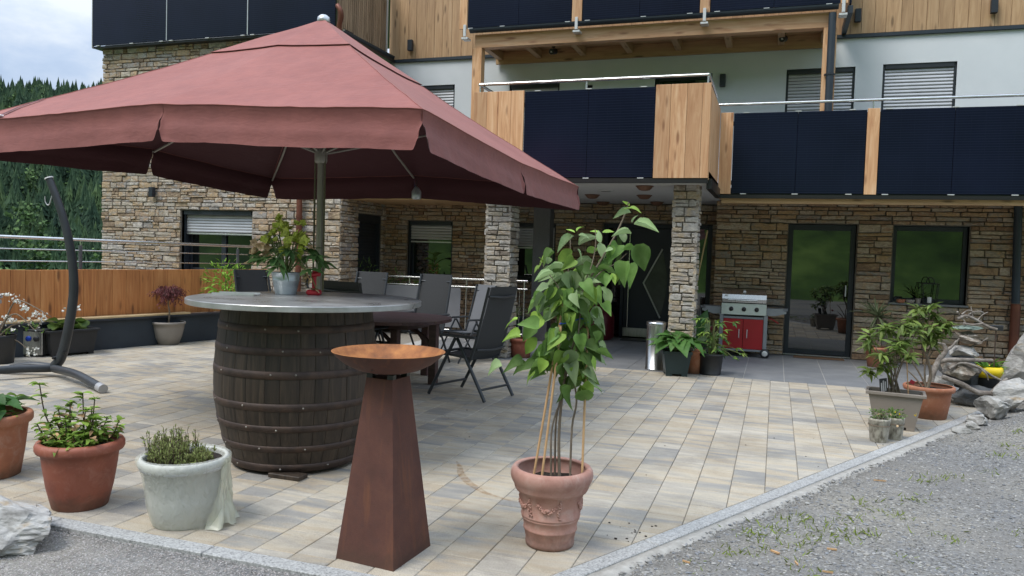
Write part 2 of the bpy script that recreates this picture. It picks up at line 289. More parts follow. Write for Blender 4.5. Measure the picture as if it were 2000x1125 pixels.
MT['soil'] = M('potting_soil', [(.012, .009, .007), (.035, .025, .018)], 1, scale=60, bmp=1, bscale=90)
MT['cane'] = M('bamboo_cane', [(.46, .27, .13), (.62, .39, .20)], .55, scale=8, stretch=(4, 4, 1))
MT['bark'] = M('grey_brown_bark', [(.13, .10, .07), (.24, .19, .14)], .85, scale=14, stretch=(3, 3, 1), bmp=.4)
MT['dark_stem'] = M('dark_stem', [(.05, .028, .02), (.10, .06, .04)], .7, scale=14)
MT['green_stem'] = M('green_stem', [(.10, .15, .04), (.17, .20, .07)], .6, scale=14)
MT['dead_leaf'] = M('withered_leaf', [(.26, .14, .06), (.40, .26, .13)], .8, scale=20, rnd=.25, off=True)
def leaf(name, cols, rnd=.35, trans=.3, rough=.5):
    return M(name, cols, rough+.08, scale=9, rnd=rnd, off=True, trans=trans, spec=.25)
MT['lilac'] = leaf('lilac_leaf', [(.085, .17, .035), (.14, .25, .06), (.20, .32, .10)], rnd=.45)
MT['lilac_pale'] = leaf('lilac_leaf_underside', [(.22, .32, .14), (.30, .40, .20)])
MT['lilac_top'] = leaf('young_lilac_leaf', [(.20, .34, .05), (.28, .42, .08)])
MT['hydra'] = leaf('hydrangea_leaf', [(.12, .20, .03), (.20, .31, .05), (.28, .40, .08)])
MT['hosta'] = leaf('hosta_leaf', [(.040, .115, .03), (.08, .18, .05)], rough=.4)
MT['hosta_fresh'] = leaf('fresh_hosta_leaf', [(.055, .14, .03), (.11, .22, .055)], rough=.4)
MT['helle'] = leaf('hellebore_leaf', [(.045, .11, .035), (.10, .19, .06), (.17, .26, .09)])
MT['helle_flower'] = leaf('hellebore_flower', [(.50, .56, .08), (.64, .66, .18)])
MT['helle_old'] = leaf('faded_hellebore_flower', [(.50, .34, .18), (.62, .47, .30)])
MT['rhodo'] = leaf('rhododendron_leaf', [(.08, .145, .03), (.15, .215, .05), (.24, .29, .08)], rough=.4)
MT['maple'] = leaf('purple_maple_leaf', [(.10, .03, .035), (.19, .06, .06)])
MT['blossom'] = M('white_blossom', [(.78, .78, .72), (.86, .86, .82)], .7, scale=30, trans=.2)
MT['shrub'] = leaf('shrub_leaf', [(.06, .12, .03), (.12, .20, .05), (.20, .29, .08)])
MT['bright_shrub'] = leaf('bright_shrub_leaf', [(.15, .30, .03), (.25, .42, .06)])
MT['yucca'] = leaf('yucca_leaf', [(.11, .15, .07), (.22, .25, .14)])
MT['bergenia'] = leaf('bergenia_leaf', [(.07, .14, .03), (.15, .20, .05)], rough=.35)
MT['heather'] = leaf('heather_foliage', [(.19, .24, .07), (.32, .34, .13)])
MT['succulent'] = leaf('bright_green_leaf', [(.13, .30, .04), (.22, .42, .08)])
MT['weed'] = leaf('weed_blade', [(.13, .19, .03), (.26, .30, .06)])
MT['red'] = M('red_enamel', [(.30, .008, .014), (.37, .012, .020)], .38, scale=3)
MT['red_cast'] = M('red_cast_iron', [(.34, .010, .022), (.42, .016, .03)], .45, scale=8)
MT['grill_grey'] = M('grey_grill_paint', [(.22, .235, .255), (.26, .275, .295)], .45, .2, scale=3)
MT['black_metal'] = M('black_metal', [(.012, .012, .013)], .4)
MT['blue'] = M('cobalt_blue', [(.01, .05, .36)], .3)
MT['yellow'] = M('yellow_plastic', [(.78, .56, .01), (.85, .63, .02)], .4, scale=3)
MT['white_print'] = M('white_print', [(.78, .78, .76)], .6)
MT['birch'] = M('birch_bark', [(.16, .14, .11), (.40, .37, .31), (.52, .48, .41)], .85, scale=30, stretch=(1, 1, .5), bmp=.4)
MT['lampbowl'] = M('brown_lamp_bowl', [(.12, .055, .03), (.17, .085, .05)], .6, scale=8)
MT['coir'] = M('brown_mat', [(.10, .055, .03), (.17, .10, .055)], 1, scale=90, bmp=.6)
MT['rock_white'] = M('pale_rock', [(.11, .105, .095), (.27, .26, .245), (.42, .41, .39), (.33, .26, .18)], .85, scale=7, detail=10, stretch=(1, 1, 2.2), bmp=.9, bscale=26)
MT['rock_grey'] = M('grey_rock', [(.09, .088, .082), (.22, .215, .20), (.34, .33, .31), (.50, .49, .47)], .85, scale=9, detail=9, bmp=.8, bscale=30)
MT['rock_dark'] = M('dark_rock', [(.045, .048, .052), (.095, .10, .105), (.18, .18, .18)], .75, scale=4, detail=8, bmp=.5, bscale=25)
MT['rock_brown'] = M('mottled_rock', [(.07, .052, .04), (.22, .18, .14), (.50, .48, .44)], .85, scale=9, detail=8, bmp=.8, bscale=30)
MT['rock_green'] = M('green_slate', [(.13, .18, .15), (.24, .30, .26)], .7, scale=6, detail=7, bmp=.5)
MT['drift'] = M('silver_driftwood', [(.10, .082, .068), (.21, .18, .155), (.34, .31, .28)], .9, scale=8, stretch=(2, 2, 2), detail=8, bmp=.7, bscale=45)
MT['grass'] = M('meadow_grass', [(.025, .06, .010), (.08, .16, .025), (.20, .32, .06)], .95, scale=.35, detail=9)
MT['conifer'] = M('conifer_needles', [(.018, .045, .026), (.034, .072, .036), (.050, .095, .042), (.085, .14, .050)], .9, scale=.10, detail=2)
MT['broadleaf'] = M('spring_broadleaf', [(.07, .13, .025), (.13, .21, .05)], .9, scale=.3, detail=8, rnd=.2)
MT['broadleaf_dark'] = M('dark_broadleaf', [(.04, .085, .025), (.085, .145, .04)], .9, scale=.3, detail=8, rnd=.4)
MT['forest_floor'] = M('forest_floor', [(.008, .018, .009), (.02, .035, .014)], 1, scale=.05)
MT['ochre'] = M('orange_timber', [(.36, .115, .045), (.46, .17, .07)], .7, scale=6)
MT['cloth_dark'] = M('dark_red_leather', [(.085, .006, .012), (.13, .010, .018)], .45, scale=4)
MT['tube_grey'] = M('pale_grey_tube', [(.36, .36, .37), (.44, .44, .45)], .45, .3, scale=5)
MT['screen'] = M('grey_privacy_fabric', [(.15, .155, .168), (.20, .205, .22)], .6, scale=2, stretch=(1, 1, .6), bmp=.2, bscale=9)
MT['inlay'] = M('frosted_inlay', [(.045, .052, .05), (.075, .085, .08)], .25)

# ------------------------------------------------------------------ mesh builder
class MB:
    def __init__(s): s.v = []; s.f = []; s.sm = []
    def add(s, vs, fs, smooth=False):
        o = len(s.v); s.v.extend([tuple(v) for v in vs]); s.f.extend([tuple(i+o for i in f) for f in fs]); s.sm.extend([smooth]*len(fs)); return s
    def box(s, x0, x1, y0, y1, z0, z1, b=0.):
        if not b:
            vs = [(x, y, z) for z in (z0, z1) for y in (y0, y1) for x in (x0, x1)]
            fs = [(0, 2, 3, 1), (4, 5, 7, 6), (0, 1, 5, 4), (2, 6, 7, 3), (0, 4, 6, 2), (1, 3, 7, 5)]
            return s.add(vs, fs)
        vs = []; idx = {}
        X, Y, Z = (x0, x1), (y0, y1), (z0, z1); sg = (1, -1)
        for i in (0, 1):
            for j in (0, 1):
                for k in (0, 1):
                    for a in range(3):
                        p = [X[i]+sg[i]*b, Y[j]+sg[j]*b, Z[k]+sg[k]*b]; p[a] = (X[i], Y[j], Z[k])[a]
                        idx[i, j, k, a] = len(vs); vs.append(tuple(p))
        fs = []
        for a in range(3):
            for side in (0, 1):
                q = []
                for (m, n) in ((0, 0), (1, 0), (1, 1), (0, 1)):
                    c = [0, 0, 0]; c[a] = side; c[(a+1) % 3] = m; c[(a+2) % 3] = n; q.append(idx[c[0], c[1], c[2], a])
                fs.append(tuple(q if side else q[::-1]))
        for a in range(3):
            b1, b2 = (a+1) % 3, (a+2) % 3
            for m in (0, 1):
                for n in (0, 1):
                    c0 = [0, 0, 0]; c1 = [0, 0, 0]; c0[b1] = c1[b1] = m; c0[b2] = c1[b2] = n; c0[a] = 0; c1[a] = 1
                    q = [idx[(*c0, b1)], idx[(*c1, b1)], idx[(*c1, b2)], idx[(*c0, b2)]]
                    fs.append(tuple(q if (m+n) % 2 else q[::-1]))
        for i in (0, 1):
            for j in (0, 1):
                for k in (0, 1):
                    q = [idx[i, j, k, 0], idx[i, j, k, 1], idx[i, j, k, 2]]; fs.append(tuple(q if (i+j+k) % 2 else q[::-1]))
        return s.add(vs, fs)
    def tube(s, pts, rad, n=8, cap=True, sx=1.):
        pts = [Vector(p) for p in pts]; k = len(pts)
        rad = list(rad) if hasattr(rad, '__len__') else [rad]*k
        t = [(pts[min(i+1, k-1)]-pts[max(i-1, 0)]).normalized() for i in range(k)]
        nrm = t[0].orthogonal().normalized(); vs = []
        for i in range(k):
            nrm = (nrm - t[i]*nrm.dot(t[i])); nrm = nrm.normalized() if nrm.length > 1e-6 else t[i].orthogonal().normalized()
            bn = t[i].cross(nrm)
            for j in range(n):
                a = 2*pi*j/n; vs.append(pts[i]+nrm*(math.cos(a)*rad[i])+bn*(math.sin(a)*rad[i]*sx))
        fs = [(i*n+j, i*n+(j+1) % n, (i+1)*n+(j+1) % n, (i+1)*n+j) for i in range(k-1) for j in range(n)]
        s.add(vs, fs, True)
        if cap: s.add(vs[:n], [tuple(range(n))[::-1]]); s.add(vs[-n:], [tuple(range(n))])
        return s
    def lathe(s, prof, n=32, c=(0, 0, 0), smooth=True, capb=True, capt=False, wob=None):
        vs = []
        for (r, z) in prof:
            for j in range(n):
                a = 2*pi*j/n; rr = r*(1+(wob(a, z) if wob else 0)); vs.append((c[0]+rr*math.cos(a), c[1]+rr*math.sin(a), c[2]+z))
        k = len(prof); fs = [(i*n+j, i*n+(j+1) % n, (i+1)*n+(j+1) % n, (i+1)*n+j) for i in range(k-1) for j in range(n)]
        s.add(vs, fs, smooth)
        if capb: s.add(vs[:n], [tuple(range(n))[::-1]])
        if capt: s.add(vs[-n:], [tuple(range(n))])
        return s
    def prism(s, poly, a0, a1, axis='z'):
        n = len(poly)
        def P(u, v, w): return {'z': (u, v, w), 'y': (u, w, v), 'x': (w, u, v)}[axis]
        vs = [P(u, v, a0) for u, v in poly]+[P(u, v, a1) for u, v in poly]
        fs = [tuple(range(n))[::-1], tuple(range(n, 2*n))]+[(i, (i+1) % n, n+(i+1) % n, n+i) for i in range(n)]
        return s.add(vs, fs)
    def frustum(s, w0, d0, w1, d1, z0, z1, c=(0, 0), cap=True):
        vs = [(c[0]+sx*w/2, c[1]+sy*d/2, z) for (w, d, z) in ((w0, d0, z0), (w1, d1, z1)) for sx, sy in ((-1, -1), (1, -1), (1, 1), (-1, 1))]
        fs = [(0, 1, 5, 4), (1, 2, 6, 5), (2, 3, 7, 6), (3, 0, 4, 7), (3, 2, 1, 0)]+([(4, 5, 6, 7)] if cap else [])
        return s.add(vs, fs)
    def inst(s, vs, fs, mat, smooth=False):
        return s.add([mat @ Vector(v) for v in vs], fs, smooth)
    def mesh(s, name, m=None):
        me = bpy.data.meshes.new(name); me.from_pydata(s.v, [], s.f)
        me.polygons.foreach_set('use_smooth', s.sm)
        if m is not None: me.materials.append(MT[m] if isinstance(m, str) else m)
        me.update(); return me
    def obj(s, name, m, parent=None, loc=None):
        return link(name, s.mesh(name, m), parent, loc)
def link(name, me, parent=None, loc=None):
    o = bpy.data.objects.new(name, me); COL.objects.link(o)
    if parent is not None:
        o.parent = parent
        if loc is None and parent.get('world_geo'): o.location = -parent.location
    if loc is not None: o.location = loc
    return o
def tag(o, label, cat, group=None):
    o['label'] = label; o['category'] = cat
    if group: o['group'] = group
    return o
def thing(name, label, cat, loc=(0, 0, 0), rz=0., group=None, wg=False):
    o = bpy.data.objects.new(name, None); COL.objects.link(o); o.location = loc; o.rotation_euler = (0, 0, rz); o.empty_display_size = .1
    if wg: o['world_geo'] = 1
    return tag(o, label, cat, group)
def struct(name, mb, m):
    o = mb.obj(name, m); o['kind'] = 'structure'; return o
def stuff(o): o['kind'] = 'stuff'; return o
def bezier(pts, n=8):
    pts = [Vector(p) for p in pts]; out = []
    P = [pts[0]*2-pts[1]]+pts+[pts[-1]*2-pts[-2]]
    for i in range(1, len(P)-2):
        for k in range(n):
            t = k/n; a, b, c, d = P[i-1], P[i], P[i+1], P[i+2]
            out.append(.5*((2*b)+(c-a)*t+(2*a-5*b+4*c-d)*t*t+(3*b-a-3*c+d)*t**3))
    out.append(pts[-1]); return out
def lerp(a, b, n): return [a+(b-a)*i/(n-1) for i in range(n)]

# ------------------------------------------------------------------ stones
def stone_unit(seed):
    r = random.Random(seed); back = []; mid = []; front = []
    base = [(-.5, -.5), (-.17, -.5), (.17, -.5), (.5, -.5), (.5, 0), (.5, .5), (.17, .5), (-.17, .5), (-.5, .5), (-.5, 0)]; n = len(base)
    for (x, z) in base:
        x -= math.copysign(abs(r.gauss(0, .022)), x); z -= math.copysign(abs(r.gauss(0, .05)), z) if z else 0
        back.append((x, 0, z)); mid.append((x, -.62-.2*r.random(), z)); front.append((x*(.955-.03*r.random()), -.88-.22*r.random(), z*(.86-.06*r.random())))
    vs = back+mid+front+[(r.uniform(-.15, .15), -1.0-.12*r.random(), r.uniform(-.12, .12))]
    fs = [(i, n+i, n+(i+1) % n, (i+1) % n)[::-1] for i in range(n)]+[(n+i, 2*n+i, 2*n+(i+1) % n, n+(i+1) % n)[::-1] for i in range(n)]
    fs += [(2*n+i, 3*n, 2*n+(i+1) % n)[::-1] for i in range(n)]
    return vs, fs
SU = [stone_unit(i) for i in range(24)]
def stone_meshes(m):
    return [MB().add(v, f).mesh('stone', m) for v, f in SU]
SM = {k: stone_meshes(k) for k in ('stone', 'stone_warm', 'stone_pale')}
def courses(u0, u1, z0, z1, openings, hr, wr, seed):
    r = random.Random(seed); lv = sorted({z0, z1} | {z for o in openings for z in (o[2], o[3]) if z0 < z < z1}); out = []
    zs = [z0]
    for a, b in zip(lv, lv[1:]):
        z = a
        while z < b-1e-6:
            h = r.uniform(*hr)
            if b-z < 1.45*hr[0]: h = b-z
            elif z+h > b-hr[0]*.8: h = b-z if b-z < hr[1]*1.2 else (b-z)/2
            zs.append(z+h); z += h
    for a, b in zip(zs, zs[1:]):
        segs = [(u0, u1)]
        for o in openings:
            if o[2] < (a+b)/2 < o[3]:
                ns = []
                for p, q in segs:
                    if o[1] <= p or o[0] >= q: ns.append((p, q)); continue
                    if o[0] > p: ns.append((p, o[0]))
                    if o[1] < q: ns.append((o[1], q))
                segs = ns
        for p, q in segs:
            u = p
            while u < q-1e-6:
                w = r.uniform(*wr)*(.7+.6*r.random())
                if q-u-w < wr[0]*.6: w = q-u
                w = min(w, q-u)
                if b-a > hr[1]*.72 and w > .1 and r.random() < .45:
                    k = r.uniform(.35, .65); k2 = w if r.random() < .5 else w*r.uniform(.4, .6)
                    out.append((u, u+w, a, a+(b-a)*k))
                    out.append((u, u+k2, a+(b-a)*k, b))
                    if k2 < w: out.append((u+k2, u+w, a+(b-a)*k, b))
                else: out.append((u, u+w, a, b))
                u += w
    return out
def lay(stones, org, rz, parent, m, seed, depth=(.025, .055), single=True, gap=.0045, limit=None, joined=None):
    """stones (u0,u1,z0,z1) on a wall through org, running along direction rz, outer side to its right"""
    r = random.Random(seed); R = Matrix.Rotation(rz, 4, 'Z'); org = Vector(org)
    if joined is None: joined = MB()
    lst = sorted(stones, key=lambda s: -(s[1]-s[0])*(s[3]-s[2])) if limit is not None else stones
    cnt = 0
    for s in lst:
        w, h = s[1]-s[0]-gap*r.uniform(.5, 1.6), s[3]-s[2]-gap*r.uniform(.5, 1.6)
        if w < .015 or h < .012: continue
        sc = Matrix.Diagonal((w*(1 if r.random() < .5 else -1), r.uniform(*depth), h, 1))
        sc = Matrix.Diagonal((w, r.uniform(*depth), h, 1)); k = r.randrange(24)
        mat = Matrix.Translation(org) @ R @ Matrix.Translation(((s[0]+s[1])/2, 0, (s[2]+s[3])/2)) @ Matrix.Rotation(r.uniform(-.03, .03), 4, 'Y') @ sc
        if single and (limit is None or cnt < limit):
            o = link('stone', SM[m][k], parent)
            if parent.parent is None and parent.get('world_geo'): mat = Matrix.Translation(-parent.location) @ mat
            o.matrix_local = mat; cnt += 1
        else: joined.inst(SU[k][0], SU[k][1], mat)
    return joined

# ------------------------------------------------------------------ rocks, leaves
def rock_geo(seed, sub=2, rough=.28, freq=1.6):
    import bmesh
    bm = bmesh.new(); bmesh.ops.create_icosphere(bm, subdivisions=sub, radius=1)
    off = Vector((seed*7.3, seed*3.1, seed*1.7)); pr__ = random.Random(seed*13+5)
    planes = [(Vector((pr__.gauss(0, 1), pr__.gauss(0, 1), pr__.gauss(0, 1))).normalized(), pr__.uniform(.55, .86)) for _ in range(11)]
    for v in bm.verts:
        d = mnoise.noise(v.co*freq+off)*rough + mnoise.noise(v.co*freq*2.7+off)*rough*.45 + mnoise.noise(v.co*freq*6+off)*rough*.22 + mnoise.noise(v.co*freq*14+off)*rough*.12
        q = v.co.copy()
        for ax, th in planes:
            t = q.dot(ax)
            if t > th: q -= ax*(t-th)*.92
        v.co = q*(1+d)
    vs = [tuple(v.co) for v in bm.verts]; fs = [tuple(v.index for v in f.verts) for f in bm.faces]; bm.free(); return vs, fs
def rock(name, label, cat, loc, size, m, seed, rot=(0, 0, 0), sub=3, group=None, rough=.28):
    vs, fs = rock_geo(seed, sub, rough); S = Matrix.Rotation(rot[2], 4, 'Z') @ Matrix.Rotation(rot[1], 4, 'Y') @ Matrix.Rotation(rot[0], 4, 'X') @ Matrix.Diagonal((*size, 1))
    pts = [S @ Vector(v) for v in vs]; zm = min(p.z for p in pts)
    o = MB().add([(p.x, p.y, p.z-zm) for p in pts], fs, False).obj(name, m, None, loc)
    return tag(o, label, cat, group)
def leaf_geo(width=.6, fold=.25, droop=.25, shape='ovate', n=6):
    vs = []; fs = []
    for i in range(n+1):
        t = i/n
        if shape == 'heart': w = width*.5*(math.sin(pi*min(1, (t*.94+.06))**.56))*(1-.22*t)*1.05
        elif shape == 'lance': w = width*.5*math.sin(pi*t**.85)
        elif shape == 'strap': w = width*.5*(1-t**2.5)
        else: w = width*.5*math.sin(pi*min(1, t*.96+.04)**.78)
        z = -droop*t*t; wz = w*fold*2+.018*math.sin(t*17+droop*40)
        vs += [(-w, t, z+wz), (0, t, z), (w, t, z+wz)]
    for i in range(n):
        a = i*3; fs += [(a, a+1, a+4, a+3), (a+1, a+2, a+5, a+4)]
    return vs, fs
LG = {'heart': [leaf_geo(.78, .30, .35, 'heart', 8), leaf_geo(.70, .50, .2, 'heart', 8), leaf_geo(.82, .18, .55, 'heart', 8), leaf_geo(.66, .62, .3, 'heart', 8), leaf_geo(.74, .38, .05, 'heart', 8)],
      'curl': [leaf_geo(.40, .8, .12, 'ovate'), leaf_geo(.46, .7, .25, 'ovate')],
      'ovate': [leaf_geo(.58, .2, .25), leaf_geo(.52, .32, .4), leaf_geo(.62, .12, .1)],
      'lance': [leaf_geo(.30, .25, .2, 'lance'), leaf_geo(.26, .35, .45, 'lance'), leaf_geo(.34, .15, .05, 'lance')],
      'strap': [leaf_geo(.09, .3, .25, 'strap', 6), leaf_geo(.07, .3, .6, 'strap', 6), leaf_geo(.08, .3, .05, 'strap', 6)],
      'round': [leaf_geo(.92, .1, .25, 'heart'), leaf_geo(.86, .22, .4, 'heart')],
      'petal': [leaf_geo(.95, .35, -.3), leaf_geo(.9, .25, .2)]}
_LM = {}
def leaf_mesh(shape, k, m):
    key = (shape, k, m)
    if key not in _LM: v, f = LG[shape][k]; _LM[key] = MB().add(v, f, True).mesh('leaf', m)
    return _LM[key]
def leaf_mat(base, d, normal, ln, wscale=1.):
    y = Vector(d).normalized(); z = Vector(normal); z = z-y*z.dot(y)
    if z.length < 1e-4: z = y.orthogonal()
    z.normalize(); x = y.cross(z)
    m = Matrix(((x.x*ln*wscale, y.x*ln, z.x*ln, base[0]), (x.y*ln*wscale, y.y*ln, z.y*ln, base[1]), (x.z*ln*wscale, y.z*ln, z.z*ln, base[2]), (0, 0, 0, 1)))
    return m
def put_leaf(parent, base, d, normal, ln, shape, m, r=RNG, name='leaf', joined=None, wscale=1.):
    k = r.randrange(len(LG[shape])); mat = leaf_mat(base, d, normal, ln, wscale)
    if joined is not None: joined.inst(*LG[shape][k], mat, True); return
    o = link(name, leaf_mesh(shape, k, m), parent); o.matrix_local = mat; return o
def rv(r, s=1.): return Vector((r.uniform(-s, s), r.uniform(-s, s), r.uniform(-s, s)))
# ================================================================== SETTING: ground
def kx(y): return -0.944+(y-3.475)*(1.638+0.944)/(8.446-3.475)      # patio edge of the right kerb
KD = Vector((2.582, 4.971, 0)).normalized(); KN = Vector((KD.y, -KD.x, 0))   # along / outward
def kdist(x, y): return (Vector((x, y, 0))-Vector((-0.944, 3.475, 0))).dot(KN)
def sstep(a, b, t): t = max(0, min(1, (t-a)/(b-a))); return t*t*(3-2*t)
def gh(x, y):
    d = kdist(x, y)
    z = -.012+.012*mnoise.noise(Vector((x*1.1, y*1.1, 3)))+.006*mnoise.noise(Vector((x*5, y*5, 1)))
    if d > .1 and y > 2: z += .045*sstep(.15, 1.2, d)+.30*sstep(6.6, 10.2, y)*sstep(.25, .8, d)
    return z
FY = 3.165
mb = MB(); mb.box(-600, 600, -600, 600, -6.2, -6.0); struct('meadow_ground', mb, 'grass')
# gravel: one sheet, sunk under the patio
xs = np.arange(-14, 9.01, .11); ys = np.arange(-6, 16.01, .11); vs = []; fs = []
for j, y in enumerate(ys):
    for i, x in enumerate(xs):
        inside = y > FY-.04 and kdist(x, y) < .16
        vs.append((x, y, -.2 if inside else gh(x, y)))
nx = len(xs)
fs = [(j*nx+i, j*nx+i+1, (j+1)*nx+i+1, (j+1)*nx+i) for j in range(len(ys)-1) for i in range(nx-1)]
struct('gravel_ground', MB().add(vs, fs, True), 'gravel')
# patio base, pavers
TY = 10.3
poly = [(-9.75, FY), (kx(FY)+.0, FY), (kx(TY), TY), (kx(13.0), 13.0), (-9.75, 13.0)]
patio = struct('patio', MB().prism(poly, -.15, -.009), 'joint')
PW = .218; r = random.Random(3); pav = []
for c in range(-45, 19):
    x0 = -.006+c*PW; x1 = x0+PW; y = FY-r.random()*.2
    while y < TY:
        L_ = r.choice((.165, .22, .275, .33, .33)); y0, y1 = y, min(y+L_, TY); y += L_
        if y1-y0 < .03: continue
        a0, a1 = max(y0, FY), y1
        if a1-a0 < .02: continue
        g = .0017; P = [(x0+g, a0+g), (x1-g, a0+g), (x1-g, a1-g), (x0+g, a1-g)]
        # clip by right kerb line
        Q = []
        for k in range(4):
            A, B = P[k], P[(k+1) % 4]; da, db = kdist(*A), kdist(*B)
            if da <= -.004: Q.append(A)
            if (da <= -.004) != (db <= -.004): t = (da+.004)/(da-db); Q.append((A[0]+(B[0]-A[0])*t, A[1]+(B[1]-A[1])*t))
        if len(Q) < 3: continue
        cx, cy = sum(q[0] for q in Q)/len(Q), sum(q[1] for q in Q)/len(Q)
        if cx < -8.9+(cy-8.165)*.26-.3 and cx < -9.3: continue
        pav.append((Q, cx, cy, len(Q) == 4 and Q == P))
def inview(cx, cy, z=0):
    d = Vector((cx, cy, z-1.52)); w = d.dot(fwd)
    if w <= 0: return 9
    return max(abs(d.dot(right)/w)/.66, abs(d.dot(up)/w)/.371)
hid = [(-3.19, 4.7, .5), (-1.8, 3.43, .25)]
pav.sort(key=lambda p: math.hypot(p[1], p[2])+(50 if inview(p[1], p[2]) > 1.02 else 0))
unit = {}
fieldm = MB(); npav = 0; rr_ = random.Random(12)
for Q, cx, cy, full in pav:
    dz = rr_.uniform(-.0012, .0012); ch = .0035
    if npav < 300:
        mbp = MB(); loc = (cx, cy, dz); pts = [(q[0]-cx, q[1]-cy) for q in Q]
    else: mbp = fieldm; loc = (0, 0, 0); pts = Q
    n = len(pts); ccx, ccy = (0, 0) if npav < 300 else (cx, cy); zz = 0 if npav < 300 else dz
    ins = []
    for (x, y) in pts:
        d = Vector((ccx-x, ccy-y)); d = d.normalized() if d.length > 0 else d; ins.append((x+d.x*ch*1.4, y+d.y*ch*1.4))
    vs = [(x, y, zz-.03) for x, y in pts]+[(x, y, zz-ch) for x, y in pts]+[(x, y, zz) for x, y in ins]
    fs = [(i, (i+1) % n, n+(i+1) % n, n+i) for i in range(n)]+[(n+i, n+(i+1) % n, 2*n+(i+1) % n, 2*n+i) for i in range(n)]+[tuple(range(2*n, 3*n))]
    if npav < 300:
        key = tuple((round(x, 3), round(y, 3)) for x, y in pts) if full else None
        if key is None or key not in unit:
            me = mbp.add(vs, fs).mesh('paver', 'paver')
            if key: unit[key] = me
        else: me = unit[key]
        link('paver', me, patio, loc); npav += 1
    else: mbp.add(vs, fs)
stuff(fieldm.obj('paver_field', 'paver', patio))
# terrace tiles
terrace = struct('terrace', MB().box(-5.6, 3.6, TY+.004, 14.4, -.15, -.006), 'grout')
ym = {}
for i in range(-11, 8):
    for j in range(0, 9):
        x0, x1 = .16+i*.5, .16+(i+1)*.5; y0, y1 = TY+j*.5, min(14.35, TY+(j+1)*.5)
        if y1-y0 < .1 or x0 < -5.6 or x1 > 3.7: continue
        k = round(y1-y0, 3)
        if k not in ym: ym[k] = MB().box(.004, .496, .004, k-.004, -.02, 0, .0015).mesh('tile', 'tile')
        link('tile', ym[k], terrace, (x0, y0, 0))
# kerbs
kerb = struct('kerb', MB().box(-9.6, -1.15, FY-.105, FY-.012, -.2, -.02), 'haunch')
x = -9.6
while x < -1.0:
    w = 1.0; x1 = min(x+w, -1.05)
    MB().box(x+.003, x1-.003, FY-.108, FY-.006, -.15, .004, .004).obj('kerb_stone', 'granite', kerb); x += w
kr = kerb
ang = math.atan2(KD.y, KD.x)
t = -.28; S0 = Vector((-0.944, 3.475, 0))
while t < 7.6:
    L_ = 1.0; o = MB().box(0.003, L_-.003, -.100, -.004, -.15, .004, .004).obj('kerb_stone', 'granite', kr)
    o.location = S0+KD*t; o.rotation_euler = (0, 0, ang); t += L_
r = random.Random(4); vs = []; fs = []
n = 120
for i in range(n+1):
    t = -.4+i*(7.4/n); w = .085+.035*mnoise.noise(Vector((t*2.2, 0, 0)))+.02*mnoise.noise(Vector((t*9, 0, 4)))
    for d, z in ((.098, -.05), (.10, -.004), (.10+w*.6, -.008+.006*r.random()), (.10+w, -.02), (.10+w+.03, -.08)):
        p = S0+KD*t+KN*d; vs.append((p.x, p.y, z))
fs = [(i*5+k, i*5+k+1, (i+1)*5+k+1, (i+1)*5+k) for i in range(n) for k in range(4)]
MB().add(vs, [f[::-1] for f in fs], True).obj('kerb_haunch', 'haunch', kerb)
# loose stones on the gravel
ICO = []
for sd_ in range(6): ICO.append(rock_geo(40+sd_, 1, .3, 1.3))
def scatter(n, gen, size, m, name, seed):
    r = random.Random(seed); VV = []; FF = []; o = 0
    for _ in range(n):
        x, y, s = gen(r); vs, fs = ICO[r.randrange(6)] ; z = gh(x, y)
        R = Matrix.Rotation(r.random()*6.3, 3, 'Z') @ Matrix.Diagonal((s*r.uniform(.8, 1.5), s*r.uniform(.6, 1.0), s*r.uniform(.35, .7)))
        A = np.array(vs) @ np.array(R).T + np.array((x, y, z+s*.12)); VV.append(A); FF.extend([tuple(i+o for i in f) for f in fs]); o += len(vs)
    mb = MB(); mb.v = [tuple(p) for p in np.concatenate(VV)]; mb.f = FF; mb.sm = [False]*len(FF)
    return stuff(mb.obj(name, m))
def gen_r(r):
    while True:
        t = (r.random()**1.5)*8.2-.6; d = .14+r.random()**1.1*4.2; p = S0+KD*t+KN*d
        if inview(p.x, p.y) > 1.08: continue
        return p.x, p.y, .0035+.007*r.random()**2+(.016*r.random() if r.random() < .012 else 0)
scatter(13000, gen_r, 0, 'pebble', 'loose_gravel', 5)
def gen_s(r):
    x, y, s = gen_r(r); return x, y, .007+.009*r.random()**2
scatter(2600, gen_s, 0, 'stone_chip', 'coarse_gravel', 15)
def gen_l(r):
    while True:
        x, y = r.uniform(-4.0, -1.0), r.uniform(2.35, FY-.12)
        if inview(x, y) > 1.08: continue
        return x, y, .003+.003*r.random()
scatter(9000, gen_l, 0, 'chipping', 'fine_chippings', 6)
